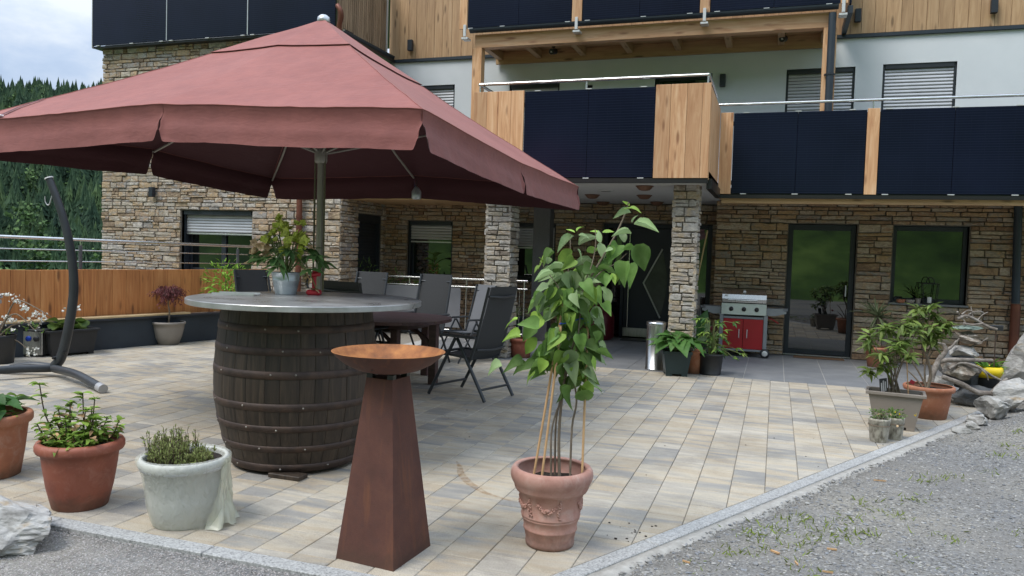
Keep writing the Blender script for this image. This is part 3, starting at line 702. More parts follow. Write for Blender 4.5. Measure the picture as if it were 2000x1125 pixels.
# weeds in the gravel
mb = MB(); r = random.Random(8)
for (x, y, n_, s) in ((1.06, 6.0, 26, .05), (.62, 5.33, 26, .045), (.18, 4.84, 40, .045), (-.06, 4.46, 34, .05), (.12, 4.33, 30, .04), (.24, 4.47, 20, .04), (.42, 4.5, 24, .04), (.53, 4.66, 40, .045), (.93, 4.75, 24, .045), (-.18, 4.15, 30, .04), (.2, 4.02, 34, .04), (-.28, 3.9, 16, .03), (1.9, 7.35, 22, .05), (1.55, 6.4, 14, .04), (.66, 4.28, 18, .03), (1.35, 4.95, 12, .03), (.33, 4.82, 16, .03), (.30, 4.62, 40, .04), (.05, 4.62, 36, .04), (.75, 5.1, 34, .04), (.48, 4.95, 26, .04), (1.25, 6.2, 30, .04), (-.02, 4.2, 30, .035), (.9, 5.5, 26, .04), (1.75, 7.0, 26, .045), (2.1, 7.8, 24, .045)):
    for _ in range(n_):
        px_, py_ = x+r.gauss(0, .06), y+r.gauss(0, .06)
        put_leaf(None, (px_, py_, gh(px_, py_)), (r.uniform(-1, 1), r.uniform(-1, 1), r.uniform(.25, 1.0)), rv(r), s*r.uniform(.5, 1.1), 'strap', 'weed', r, joined=mb, wscale=2.2)
stuff(mb.obj('weeds', 'weed'))
# scraps of wood and leaf litter on the gravel
mb = MB()
for (x, y, a, L_, w) in ((.06, 4.2, 2.3, .06, .012), (.16, 4.06, 1.8, .05, .006), (.34, 4.32, .3, .05, .007), (-.36, 3.9, 2.6, .045, .005), (.30, 3.98, .2, .05, .004), (.75, 5.9, .4, .09, .005), (-.55, 3.62, 1.0, .05, .012)):
    c_, s_ = math.cos(a), math.sin(a); z = gh(x, y)+.008
    mb.inst(*(lambda m_: (m_.v, m_.f))(MB().box(-L_/2, L_/2, -w/2, w/2, -.004, .004)), Matrix.Translation((x, y, z)) @ Matrix.Rotation(a, 4, 'Z') @ Matrix.Rotation(.08, 4, 'Y'))
stuff(mb.obj('wood_scraps', 'cane'))
mb = MB(); r = random.Random(31)
for (cx, cy, n_, sp) in ((-.62, 4.15, 26, .12), (-.45, 4.05, 14, .1), (1.55, 7.9, 16, .12), (-2.5, 6.2, 6, .5), (-.2, 6.2, 10, .7), (-4.3, 5.6, 7, .7), (.5, 6.9, 8, .4)):
    for _ in range(n_):
        x, y = cx+r.gauss(0, sp), cy+r.gauss(0, sp)
        if kdist(x, y) > -.02: continue
        s = r.uniform(.003, .009); v, f = ICO[r.randrange(6)]; mb.inst(v, f, Matrix.Translation((x, y, s*.3)) @ Matrix.Diagonal((s*1.3, s, s*.5, 1)))
stuff(mb.obj('soil_crumbs', 'soil'))

vs = []; P = bezier([(-2.12, 5.12, 0), (-2.044, 5.0, 0), (-1.975, 4.854, 0), (-1.87, 4.707, 0), (-1.762, 4.598, 0), (-1.639, 4.504, 0), (-1.42, 4.42, 0)], 5)
for i, p in enumerate(P):
    t = (P[min(i+1, len(P)-1)]-P[max(0, i-1)]).normalized(); n_ = Vector((-t.y, t.x, 0)); w = .022*(.25+math.sin(pi*i/(len(P)-1)))
    vs += [(p.x-n_.x*w, p.y-n_.y*w, .0035), (p.x+n_.x*w, p.y+n_.y*w, .0035)]
o = MB().add(vs, [(2*i, 2*i+2, 2*i+3, 2*i+1) for i in range(len(P)-1)]).obj('rust_stain', 'stain', None); o['kind'] = 'structure'
# ------------------------------------------------------------------ far hillside and forest on the left; meadow slope behind the viewer
def hz(x, y):        # far slope, rises away from the valley
    d = math.hypot(x, y); a = math.atan2(-x, y)
    base = -20+sstep(120, 560, d)*94
    return base*(1)+9*mnoise.noise(Vector((x*.012, y*.012, 0)))+4*mnoise.noise(Vector((x*.04, y*.04, 5)))
vs = []; fs = []; na, nd = 60, 46
for i in range(na):
    a = .45+i*(1.35/(na-1))
    for j in range(nd):
        d = 38+j*(620-38)/(nd-1); x, y = -math.sin(a)*d, math.cos(a)*d; vs.append((x, y, max(-5.9, hz(x, y)) if d < 100 else hz(x, y)))
fs = [(i*nd+j, i*nd+j+1, (i+1)*nd+j+1, (i+1)*nd+j) for i in range(na-1) for j in range(nd-1)]
struct('wooded_hill', MB().add(vs, fs, True), 'forest_floor')
def conifer_geo(seed, n=9, layers=11):
    r = random.Random(seed); vs = []; fs = []
    for k in range(layers):
        t = k/layers; z0 = .06+.94*t; rad = .20*(1-t)**.85*(r.uniform(.8, 1.15))+.006; o = len(vs); vs.append((0, 0, min(1.02, z0+.16)))
        ph = r.random()*6
        for j in range(n*2):
            a = ph+pi*j/n; q = rad*(1.0 if j % 2 else .45)*r.uniform(.75, 1.25); vs.append((q*math.cos(a), q*math.sin(a), z0-.02-.05*(j % 2)*r.uniform(.6, 1.4)))
        fs += [(o, o+1+j, o+1+(j+1) % (2*n)) for j in range(2*n)]
    return np.array(vs), fs
CG = [conifer_geo(i) for i in range(8)]
def crown_geo(seed, n=420, w=.36):
    r = random.Random(seed); vs = []; fs = []
    lobes = [(rv(r, .24)+Vector((0, 0, .58+r.uniform(-.16, .2))), r.uniform(.12, .2)) for _ in range(9)]
    for _ in range(n):
        c, q = lobes[r.randrange(9)]; d = rv(r).normalized(); p = c+d*q*r.uniform(.7, 1.05); s = r.uniform(.02, .04); a = rv(r).normalized(); b = a.cross(d+rv(r, .4)).normalized()
        o = len(vs); vs += [tuple(p+a*s), tuple(p+b*s), tuple(p-a*s), tuple(p-b*s)]; fs.append((o, o+1, o+2, o+3))
    return vs, fs
VV = []; FF = []; o = 0; r = random.Random(21); cnt = 0
while cnt < 2600:
    a = r.uniform(.66, 1.02); d = 190+400*r.random()**.75; x, y = -math.sin(a)*d, math.cos(a)*d; h = r.uniform(10, 19)*(1 if d > 240 else .75)
    v, f = CG[r.randrange(8)]; ca, sa = math.cos(r.random()*6), math.sin(r.random()*6); w = h*r.uniform(.9, 1.35)
    th = r.random()*6.28; Rz = np.array(((math.cos(th), -math.sin(th), 0), (math.sin(th), math.cos(th), 0), (0, 0, 1)))
    A = (v*np.array((w, w, h))) @ Rz.T + np.array((x, y, hz(x, y)-1)); VV.append(A); FF += [tuple(i+o for i in q) for q in f]; o += len(v); cnt += 1
mb = MB(); mb.v = [tuple(p) for p in np.concatenate(VV)]; mb.f = FF; mb.sm = [False]*len(FF)
stuff(mb.obj('conifer_forest', 'conifer'))
mb = MB(); r = random.Random(23)
for k in range(130):
    a = r.uniform(.66, 1.02); d = 185+330*r.random(); x, y = -math.sin(a)*d, math.cos(a)*d; h = r.uniform(9, 15); v, f = crown_geo(100+k % 6, 240); z = hz(x, y)-1.5
    mb.add([(p[0]*h*1.15+x, p[1]*h*1.15+y, p[2]*h+z) for p in v], f)
stuff(mb.obj('broadleaf_trees', 'broadleaf_dark'))
def bl_tree(x, y, h, label, seed):
    z = hz(x, y)-1; t = thing('broadleaf_tree', label, 'tree', (x, y, z))
    MB().tube([(0, 0, 0), (.02*h, 0, .3*h), (0, .02*h, .6*h)], (.03*h, .02*h, .008*h), 7).obj('trunk', 'bark', t)
    v, f = crown_geo(seed); MB().add([(p[0]*h, p[1]*h, p[2]*h) for p in v], f).obj('crown', 'broadleaf', t)
# meadow slope behind the viewer (seen in the panes)
vs = []; fs = []; n_ = 40
for j in range(n_):
    for i in range(n_):
        x = -70+i*140/(n_-1); y = -7-j*70/(n_-1); vs.append((x, y, -.3+.60*max(0, -7-y)+.8*mnoise.noise(Vector((x*.1, y*.1, 2)))))
fs = [(j*n_+i, (j+1)*n_+i, (j+1)*n_+i+1, j*n_+i+1) for j in range(n_-1) for i in range(n_-1)]
struct('meadow_slope', MB().add(vs, fs, True), 'grass')
mb = MB(); r = random.Random(44)
for k in range(60):
    x, y = r.uniform(-34, 34), -11-34*r.random(); h = r.uniform(3, 9); v, f = crown_geo(60+k % 5, 300); z = -.3+.60*max(0, -7-y)-.15*h
    mb.add([(p[0]*h*1.3+x, p[1]*h*1.3+y, p[2]*h+z) for p in v], f)
stuff(mb.obj('meadow_bushes', 'broadleaf_dark'))
#==HOUSE==
# ================================================================== HOUSE
house = thing('house', 'large stone and larch house with solar panel balconies behind the patio', 'house', (-3.0, 13.24, 0), wg=True)
def wall_boxes(mb, u0, u1, z0, z1, openings, t0, t1, axis='x'):
    lv = sorted({z0, z1} | {z for o in openings for z in (o[2], o[3]) if z0 < z < z1})
    for a, b in zip(lv, lv[1:]):
        segs = [(u0, u1)]
        for o in openings:
            if o[2] < (a+b)/2 < o[3]:
                ns = []
                for p, q in segs:
                    if o[1] <= p or o[0] >= q: ns.append((p, q)); continue
                    if o[0] > p: ns.append((p, o[0]))
                    if o[1] < q: ns.append((o[1], q))
                segs = ns
        for p, q in segs:
            if axis == 'x': mb.box(p, q, t0, t1, a, b)
            else: mb.box(t0, t1, p, q, a, b)
    return mb
def part(name, mb, m, parent=None, label=None):
    o = mb.obj(name, m, parent or house)
    if label: o['label'] = label
    return o
_sl = {}
def slats(parent, x0, x1, zt, zb, Y, pitch=.052, m='slat'):
    key = (round(x1-x0, 3), m, pitch)
    if key not in _sl:
        p = [(-.011, 0), (-.016, pitch*.3), (-.010, pitch*.8), (0, pitch*.96), (.004, pitch*.5)]
        _sl[key] = MB().prism([(q[0], q[1]) for q in p], 0, x1-x0, 'x').mesh('shutter_slat', m)
    z = zt-pitch; k = 0
    while z > zb-1e-4:
        link('shutter_slat', _sl[key], parent, (x0, Y, z)); z -= pitch
    MB().box(x0, x1, Y-.018, Y+.006, zb-.03, zb-.002, .003).obj('shutter_end_bar', 'alu', parent)
def window(x0, x1, z0, z1, Y, shut=None, mull=(), sill=True, depth=.12, fw=.06, label=None, closed=False, sillm='anthracite'):
    """opening x0..x1, z0..z1 in a wall whose outer face is Y"""
    yf = Y+depth; mb = MB(); e = .002
    mb.box(x0+e, x0+fw, yf, yf+.07, z0+e, z1-e, .004); mb.box(x1-fw, x1-e, yf, yf+.07, z0+e, z1-e, .004)
    mb.box(x0+fw, x1-fw, yf+.001, yf+.069, z1-fw-.01, z1-e, .004); mb.box(x0+fw, x1-fw, yf+.001, yf+.069, z0+e, z0+fw+.01, .004)
    for m_ in mull: mb.box(m_-.05, m_+.05, yf-.004, yf+.066, z0+fw+.01, z1-fw-.01, .004)
    w = part('window', mb, 'anthracite', None, label)
    xs = [x0+fw]+[q for m_ in mull for q in (m_-.05, m_+.05)]+[x1-fw]
    for a, b in zip(xs[::2], xs[1::2]): MB().box(a, b, yf+.03, yf+.04, z0+fw+.01, z1-fw-.01).obj('pane', 'glass', w)
    # reveal lining
    mb = MB(); mb.box(x0-.012, x0, Y+.01, yf+.08, z0, z1); mb.box(x1, x1+.012, Y+.01, yf+.08, z0, z1); mb.box(x0-.012, x1+.012, Y+.01, yf+.08, z1, z1+.012); mb.obj('reveal', 'anthracite', w)
    MB().box(x0-.1, x1+.1, yf+.09, yf+.1, z0-.1, z1+.1).obj('dark_interior', 'dark', w)
    if sill: MB().box(x0-.03, x1+.03, Y-.075, yf, z0-.03, z0-.001, .004).obj('sill', sillm, w)
    if shut is not None:
        slats(w, x0+.035, x1-.035, z1-.02, shut, Y+depth*.55)
        for xx in (x0+.004, x1-.034): MB().box(xx, xx+.03, Y+depth*.3, Y+depth*.85, z0+.004, z1-.004).obj('shutter_rail', 'anthracite', w)
        MB().box(x0+.036, x1-.036, Y+.012, Y+depth*.42, z1-.07, z1-.004).obj('shutter_box', 'anthracite', w)
    return w
# ---- ground floor, right part
RX = -0.93; YF = 13.24
op = [(.165, 1.17, 0, 2.115), (1.69, 2.72, .90, 2.115)]
wall_r = part('stone_wall', wall_boxes(MB(), RX, 5.0, -.3, 2.5, op, YF, YF+.3), 'mortar')
st = courses(RX-.04, 5.0, -.05, 2.47, [(o[0]-.01, o[1]+.01, o[2], o[3]+.01) for o in op], (.055, .135), (.13, .46), 11)
vis = [s for s in st if s[0] < 3.3]
rest = lay([s for s in st if s[0] >= 3.3], (0, YF, 0), 0, wall_r, 'stone_warm', 1, single=False)
rest = lay(vis, (0, YF, 0), 0, wall_r, 'stone_warm', 2, limit=104, joined=rest)
stuff(rest.obj('small_stones', 'stone_warm', wall_r))
# corner return of the facade into the porch
mb = MB(); wall_boxes(mb, YF+.004, 14.2, -.3, 2.5, [], RX, RX+.25, 'y'); part('porch_return_wall', mb, 'mortar')
# glass door
gx0, gx1 = .165, 1.17; mb = MB(); Yd = YF+.10
mb.box(gx0+.002, gx0+.075, Yd, Yd+.08, .02, 2.112, .004); mb.box(gx1-.075, gx1-.002, Yd, Yd+.08, .02, 2.112, .004); mb.box(gx0+.075, gx1-.075, Yd+.001, Yd+.079, 2.02, 2.112, .004); mb.box(gx0+.075, gx1-.075, Yd+.001, Yd+.079, .03, .10, .004)
d = part('glass_door', mb, 'anthracite', None, 'glazed terrace door reflecting the meadow')
MB().box(gx0+.075, gx1-.075, Yd+.035, Yd+.045, .10, 2.02).obj('pane', 'glass', d)
MB().box(gx0+.0, gx1, Yd-.03, Yd+.1, .001, .019, .003).obj('threshold', 'alu', d)
MB().tube([(gx1-.115, Yd-.03, .98), (gx1-.115, Yd-.03, 1.16)], .011, 8).box(gx1-.125, gx1-.105, Yd-.03, Yd+.036, 1.135, 1.15).box(gx1-.125, gx1-.105, Yd-.03, Yd+.036, .99, 1.005).obj('handle', 'clamp', d)
MB().box(gx0-.1, gx1+.1, Yd+.1, Yd+.11, -.1, 2.2).obj('dark_interior', 'dark', d)
mb = MB(); mb.box(gx0-.010, gx0, YF+.01, Yd+.08, 0, 2.115); mb.box(gx1, gx1+.010, YF+.01, Yd+.08, 0, 2.115); mb.box(gx0-.01, gx1+.01, YF+.01, Yd+.08, 2.115, 2.125); mb.obj('reveal', 'anthracite', d)
window(1.69, 2.72, .93, 2.11, YF, sillm='tile', depth=.10, label='ground floor window beside the terrace door')
# ---- porch recess: back wall at 14.2
YR = 14.2
op = [(-4.87, -3.98, 1.0, 2.085), (-3.06, -1.10, 0, 2.11)]
wall_p = part('stone_wall', wall_boxes(MB(), -5.0, RX, -.3, 2.5, op, YR, YR+.3), 'mortar')
st = courses(-5.0, RX, -.05, 2.46, [(o[0]-.01, o[1]+.01, o[2], o[3]+.01) for o in op], (.05, .12), (.12, .40), 21)
stuff(lay(st, (0, YR, 0), 0, wall_p, 'stone_warm', 3, single=False).obj('stones', 'stone_warm', wall_p))
window(-4.87, -3.98, 1.0, 2.08, YR, shut=1.63, label='porch window with half lowered shutter')
# entrance door
mb = MB(); Yd = YR+.06
mb.box(-3.06, -2.98, Yd, Yd+.08, .0, 2.108, .004); mb.box(-2.72, -2.66, Yd-.002, Yd+.078, 0, 2.03, .004); mb.box(-1.72, -1.64, Yd, Yd+.08, 0, 2.108, .004); mb.box(-1.18, -1.10, Yd, Yd+.08, 0, 2.108, .004); mb.box(-2.98, -1.72, Yd+.001, Yd+.079, 2.03, 2.107, .004); mb.box(-1.64, -1.18, Yd+.001, Yd+.079, 2.03, 2.107, .004)
d = part('entrance_door', mb, 'navy', None, 'dark blue entrance door with pointed glass inlay')
MB().box(-2.655, -1.725, Yd+.02, Yd+.06, .02, 2.025, .003).obj('door_leaf', 'navy', d)
MB().box(-2.975, -2.725, Yd+.03, Yd+.04, .05, 2.03).obj('side_light', 'glass', d)
MB().box(-1.635, -1.185, Yd+.03, Yd+.04, .05, 2.03).obj('side_light', 'glass', d)
arc = [(-1.97+.10*math.sin(pi*k/8), .42+(1.64-.42)*k/8) for k in range(9)]
MB().prism([(-2.28, 1.03)]+arc, Yd+.008, Yd+.019, 'y').obj('glass_inlay', 'inlay', d)
MB().tube([(-1.97, Yd+.004, 1.66), (-2.295, Yd+.004, 1.03), (-1.97, Yd+.004, .40)], .018, 6).obj('inlay_trim', 'alu', d)
MB().tube([(-2.56, Yd-.06, .2), (-2.56, Yd-.06, 1.93)], .014, 8).tube([(-2.56, Yd-.06, .4), (-2.56, Yd+.02, .4)], .01, 6).tube([(-2.56, Yd-.06, 1.7), (-2.56, Yd+.02, 1.7)], .01, 6).obj('bar_handle', 'steel_h', d)
MB().box(-2.655, -1.725, Yd+.008, Yd+.019, .03, .19, .002).obj('kick_plate', 'steel', d)
MB().box(-3.2, -1.0, Yd+.1, Yd+.11, -.1, 2.3).obj('dark_interior', 'dark', d)
# ---- left recess wall at 13.2
YL = 13.2
op = [(-6.57, -5.67, 1.0, 2.05)]
wall_l = part('stone_wall', wall_boxes(MB(), -7.07, -5.0, -.3, 2.45, op, YL, YL+.3), 'mortar')
wall_boxes(MB(), YL+.302, YR, -.3, 2.45, [], -5.25, -5.0, 'y').obj('return_wall', 'mortar', house)
st = courses(-7.07, -5.0, -.05, 2.4, [(o[0]-.01, o[1]+.01, o[2], o[3]+.01) for o in op], (.045, .11), (.10, .34), 31)
stuff(lay(st, (0, YL, 0), 0, wall_l, 'stone_warm', 4, single=False).obj('stones', 'stone_warm', wall_l))
window(-6.57, -5.67, 1.0, 2.045, YL, shut=1.68, label='left recess window with half lowered shutter')
# ---- left wing: front at 11.6, side at x = -7.07
YW = 11.6; XW = -7.07
op = [(-10.40, -8.85, .98, 2.105)]
wall_w = part('stone_wall', wall_boxes(MB(), -12.24, XW, -1.5, 5.2, op, YW, YW+.3), 'mortar', None, 'pale stone front of the left wing')
st = courses(-12.27, XW+.03, -.9, 5.18, [(o[0]-.01, o[1]+.01, o[2], o[3]+.01) for o in op], (.05, .125), (.11, .36), 41)
stuff(lay(st, (0, YW, 0), 0, wall_w, 'stone', 5, single=False, depth=(.02, .05)).obj('stones', 'stone', wall_w))
window(-10.40, -8.85, .98, 2.10, YW, shut=1.70, mull=(-9.62,), depth=.2, label='left wing window with half lowered shutter')
op = [(12.18, 13.04, -.2, 2.12)]
wall_s = part('stone_wall', wall_boxes(MB(), YW+.302, YL, -1.0, 2.45, op, XW-.3, XW, 'y'), 'mortar')
st = courses(YW-.03, YL, -.3, 2.42, [(o[0]-.01, o[1]+.01, o[2], o[3]+.01) for o in op], (.05, .12), (.10, .32), 51)
stuff(lay(st, (XW, 0, 0), pi/2, wall_s, 'stone', 6, single=False).obj('stones', 'stone', wall_s))
d = part('shuttered_door', MB().box(XW-.10, XW-.08, 12.18, 13.04, -.2, 2.12).box(XW-.08, XW-.01, 12.182, 12.22, -.2, 2.118).box(XW-.08, XW-.01, 13.0, 13.038, -.2, 2.118).box(XW-.08, XW-.012, 12.22, 13.0, 1.98, 2.118), 'anthracite', None, 'side door closed with dark roller shutter')
z = 1.92; sm = MB().prism([(0, 0), (.012, .02), (.008, .046), (0, .052)], 0, .776, 'y')
sm = MB().box(0, .012, 0, .776, .003, .05, .003).mesh('shutter_slat', 'anthracite')
while z > .1: link('shutter_slat', sm, d, (XW-.075, 12.222, z)); z -= .055
part('side_wall', MB().box(-12.23, -12.0, YW+.302, 16, -1.5, 5.2), 'mortar'); 
# ---- pillars
def pillar(x0, x1, y0, y1, ztop, seed, label):
    p = part('stone_pillar', MB().box(x0+.03, x1-.03, y0+.03, y1-.03, -.05, ztop), 'mortar', None, label); w, d_ = x1-x0, y1-y0
    a = dict(gap=.006, depth=(.03, .05))
    _r = lay(courses(0, w, 0, ztop, [], (.05, .13), (.10, .30), seed), (x0, y0+.04, 0), 0, p, 'stone_pale', seed, limit=48, **a)
    if _r.v: stuff(_r.obj('small_stones', 'stone_pale', p))
    _r = lay(courses(0, d_, 0, ztop, [], (.05, .13), (.10, .26), seed+1), (x1-.04, y0, 0), pi/2, p, 'stone_pale', seed+1, limit=48, **a)
    if _r.v: stuff(_r.obj('small_stones', 'stone_pale', p))
    stuff(lay(courses(0, d_, 0, ztop, [], (.06, .14), (.10, .26), seed+2), (x0+.04, y1, 0), -pi/2, p, 'stone_pale', seed+2, single=False, **a).obj('hidden_stones', 'stone_pale', p))
pillar(-1.33, -.99, 10.42, 10.76, 2.5, 61, 'pale stone pillar beside the entrance')
pillar(-3.97, -3.58, 10.42, 10.80, 2.47, 71, 'pale stone pillar beside the dining chairs')
# ---- balcony decks and soffits
part('porch_ceiling', MB().box(-4.0, -.89, 10.16, YR, 2.475, 2.53), 'ceil')
part('balcony_deck', MB().box(-4.06, -.86, 10.13, YF, 2.535, 2.62), 'anthracite'); part('deck_edge', MB().box(-4.06, -.865, 10.10, 10.155, 2.468, 2.53), 'black_metal')
part('deck_edge', MB().box(-.885, -.82, 10.16, 11.72, 2.40, 2.53), 'black_metal')
def soffit(x0, x1, y0, y1, z):
    mb = MB(); w = .14; y = y0
    while y < y1-1e-3:
        o = MB().box(x0, x1, y+.002, min(y+w, y1)-.002, z, z+.02, .002).obj('soffit_plank', 'soffit', house); y += w
soffit(-.86, 5.0, 11.80, YF+.1, 2.42); part('balcony_deck', MB().box(-.86, 5.0, 11.73, YF, 2.445, 2.55), 'anthracite'); part('deck_edge', MB().box(-.86, 5.0, 11.69, 11.735, 2.40, 2.45), 'black_metal')
part('fascia', MB().box(-.80, 5.0, 11.745, 11.80, 2.33, 2.438, .003), 'soffit')
soffit(XW, -4.06, 11.76, YL+.1, 2.345); part('balcony_deck', MB().box(XW, -4.07, 11.73, YF, 2.37, 2.55), 'anthracite')
# ---- balcony parapets
def solar_panel(parent, x0, x1, z0, z1, y, th=.035):
    p = MB().box(x0, x1, y, y+th, z0, z1, .003).obj('solar_panel', 'solar', parent); return p
def clamps(parent, xs, z0, z1, y, top=True):
    for x in xs:
        for z in ((z0-.012, z1) if top else (z0-.012,)):
            MB().box(x-.04, x+.04, y-.008, y+.03, z, z+.012).obj('clamp', 'clamp', parent)
def boards(parent, edges, z0, z1, y, th=.03, m='board', axis='x'):
    for a, b in zip(edges, edges[1:]):
        if axis == 'x': mb = MB().box(a+.0015, b-.0015, y, y+th, z0, z1, .003)
        else: mb = MB().box(y, y+th, a+.0015, b-.0015, z0, z1, .003)
        mb.obj('board', m, parent)
Z0, Z1 = 2.53, 3.70
bal = part('balcony_parapet', MB().box(-4.05, -.88, 10.14, 10.17, 2.6, 2.66).box(-4.05, -.88, 10.14, 10.17, 3.5, 3.56), 'anthracite', None, 'projecting balcony front over the entrance')
boards(bal, (-4.065, -3.875, -3.705, -3.52, -3.335), Z0, Z1+.015, 10.09); boards(bal, (-1.558, -1.365, -1.16, -.97, -.866), Z0, Z1+.02, 10.09)
MB().box(-3.33, -1.56, 10.172, 10.19, Z0+.01, Z1-.02).obj('panel_backing', 'black_metal', bal)
solar_panel(bal, -3.328, -2.447, Z0+.01, Z1, 10.105); solar_panel(bal, -2.443, -1.564, Z0+.01, Z1, 10.105)
clamps(bal, (-3.15, -2.445, -1.72), Z0+.008, Z1, 10.105)
boards(bal, (10.12, 10.66, 11.2, 11.69), Z0-.02, Z1-.02, -.885, .025, 'board', 'y')
boards(bal, (10.12, 10.66, 11.2, 11.69), Z0, Z1, -4.07, .025, 'board', 'y')
RZ0, RZ1 = 2.47, 3.62
bal = part('balcony_parapet', MB().box(-.85, 5.0, 11.74, 11.77, 2.6, 2.66).box(-.85, 5.0, 11.74, 11.77, 3.45, 3.51), 'anthracite', None, 'right balcony front above the terrace door')
MB().box(-.67, 4.98, 11.741+.031, 11.79, RZ0+.01, RZ1-.02).obj('panel_backing', 'black_metal', bal)
boards(bal, (-.855, -.675), RZ0-.01, RZ1+.01, 11.69); boards(bal, (1.092, 1.25), RZ0-.01, RZ1+.015, 11.69)
for a, b in ((-.668, .198), (.202, 1.086), (1.257, 2.158), (2.162, 3.06), (3.22, 4.1), (4.104, 4.98)): solar_panel(bal, a, b, RZ0, RZ1, 11.705)
clamps(bal, (-.5, .2, .9, 1.36, 2.16, 2.9), RZ0, RZ1, 11.705); boards(bal, (3.062, 3.218), RZ0, RZ1, 11.69)
bal = part('balcony_parapet', MB().box(XW, -4.07, 11.74, 11.77, 2.6, 2.66), 'anthracite', None, 'left balcony front hidden behind the parasol')
for a, b in ((XW+.01, -6.17), (-6.166, -5.27), (-5.1, -4.1)): solar_panel(bal, a, b, 2.43, 3.58, 11.705)
boards(bal, (-5.266, -5.104), 2.43, 3.6, 11.69)
# handrails on balconies
def rail(pts, posts, m='steel_h', rr=.021, name='handrail'):
    mb = MB()
    for a, b in zip(pts, pts[1:]): mb.tube([a, b], rr, 10)
    o = part(name, mb, m)
    for x, y, za, zb in posts: MB().tube([(x, y, za), (x, y, zb)], .012, 8).obj('rail_post', m, o)
    return o
rail([(-4.03, YF, 3.84), (-4.03, 10.2, 3.84), (-.91, 10.2, 3.845), (-.91, 11.66, 3.845)], [(-.92, 10.2, 3.5, 3.84), (-2.5, 10.2, 3.5, 3.84), (-4.02, 10.2, 3.5, 3.84)])
rail([(-.95, 11.78, 3.76), (5.0, 11.78, 3.77)], [(1.17, 11.78, 3.4, 3.76), (3.14, 11.78, 3.4, 3.76)])
# ---- upper storey
op = [(.02, 1.03, 2.6, 4.565), (1.42, 2.43, 2.6, 4.58), (-2.07, -1.13, 2.6, 4.56), (-4.66, -3.73, 2.6, 4.51), (-3.26, -3.14, 3.4, 4.45), (-6.6, -5.72, 3.4, 4.56)]
part('white_wall', wall_boxes(MB(), XW, 6.0, 2.5, 5.0, op, YF, YF+.3), 'white')
window(.02, 1.03, 2.6, 4.565, YF, shut=2.7, sill=False, depth=.1, label='upper right window with closed silver shutter')
window(1.42, 2.43, 2.6, 4.58, YF, shut=2.7, sill=False, depth=.1, label='upper far right window with closed silver shutter')
window(-2.07, -1.13, 2.6, 4.56, YF, sill=False, depth=.1, label='dark balcony door')
window(-4.66, -3.73, 2.6, 4.51, YF, shut=2.7, sill=False, depth=.1); window(-3.26, -3.14, 3.4, 4.45, YF, sill=False, depth=.1, fw=.02); window(-6.6, -5.72, 3.4, 4.56, YF, shut=3.6, sill=False, depth=.1)
part('flashing', MB().box(XW, 6.0, YF-.04, YF+.2, 5.0, 5.055, .004), 'anth_wall')
clad = part('wood_cladding', MB().box(XW, 6.0, YF+.002, YF+.2, 5.06, 7.2), 'mortar')
x = XW; r = random.Random(9)
while x < 5.9:
    w = r.choice((.16, .185, .185, .21)); MB().box(x+.002, x+w-.002, YF-.028+r.uniform(-.003, .003), YF, 5.06, 7.2, .002).obj('plank', 'plank', clad); x += w
# upper balcony
ub = part('upper_balcony', MB().box(-4.93, .66, 12.2, 12.36, 4.905, 5.125, .004), 'beam', None, 'upper balcony with larch beam and solar panel front')
MB().box(-4.90, .62, 12.36, YF, 5.075, 5.12).obj('deck_underside', 'soffit', ub)
for x in (-4.86, -4.14, -3.35, -2.54, -1.73, -.92, -.13, .5):
    MB().box(x, x+.10, 12.362, YF-.002, 4.93, 5.074, .003).obj('joist', 'beam_y', ub)
MB().box(-4.9, .62, YF-.09, YF-.043, 4.86, 5.074, .003).obj('wall_plate', 'soffit', ub)
for x0, x1 in ((-4.965, -4.80), (.50, .68)): MB().box(x0, x1, 12.19, 12.35, 2.55, 4.904, .004).obj('post', 'board', ub)
for a, b in ((-5.012, -4.13), (-4.126, -3.24), (-3.062, -2.166), (-2.162, -1.26), (-1.098, -.2), (-.196, .70)): solar_panel(ub, a, b, 5.20, 6.35, 12.06)
MB().box(-5.0, .69, 12.10, 12.118, 5.21, 6.33).obj('panel_backing', 'black_metal', ub)
for a, b in ((-5.155, -5.02), (-3.233, -3.07), (-1.253, -1.105), (.705, .80)): boards(ub, (a, b), 5.19, 6.36, 12.05)
clamps(ub, (-4.96, -4.4, -3.3, -2.98, -2.1, -1.4, -1.0, -.3, .55), 5.20, 6.35, 12.06, False)
prof = [(.0, .0), (.05, -.055), (.06, -.065), (-.06, -.065), (-.075, -.03), (-.075, 0), (-.065, 0), (-.06, -.03)]
MB().prism([(12.11+math.cos(a)*.062, 5.19+math.sin(a)*.062) for a in lerp(pi, 2*pi, 9)]+[(12.164, 5.19), (12.11, 5.14), (12.056, 5.19)], -4.98, .68, 'x').obj('gutter', 'anth_wall', ub)
for x in (-5.05, -3.15, -1.18, .74):
    MB().box(x-.022, x+.022, 12.02, 12.05, 5.06, 5.25, .002).box(x-.055, x+.055, 12.03, 12.19, 5.02, 5.05, .002).obj('bracket', 'clamp', ub)
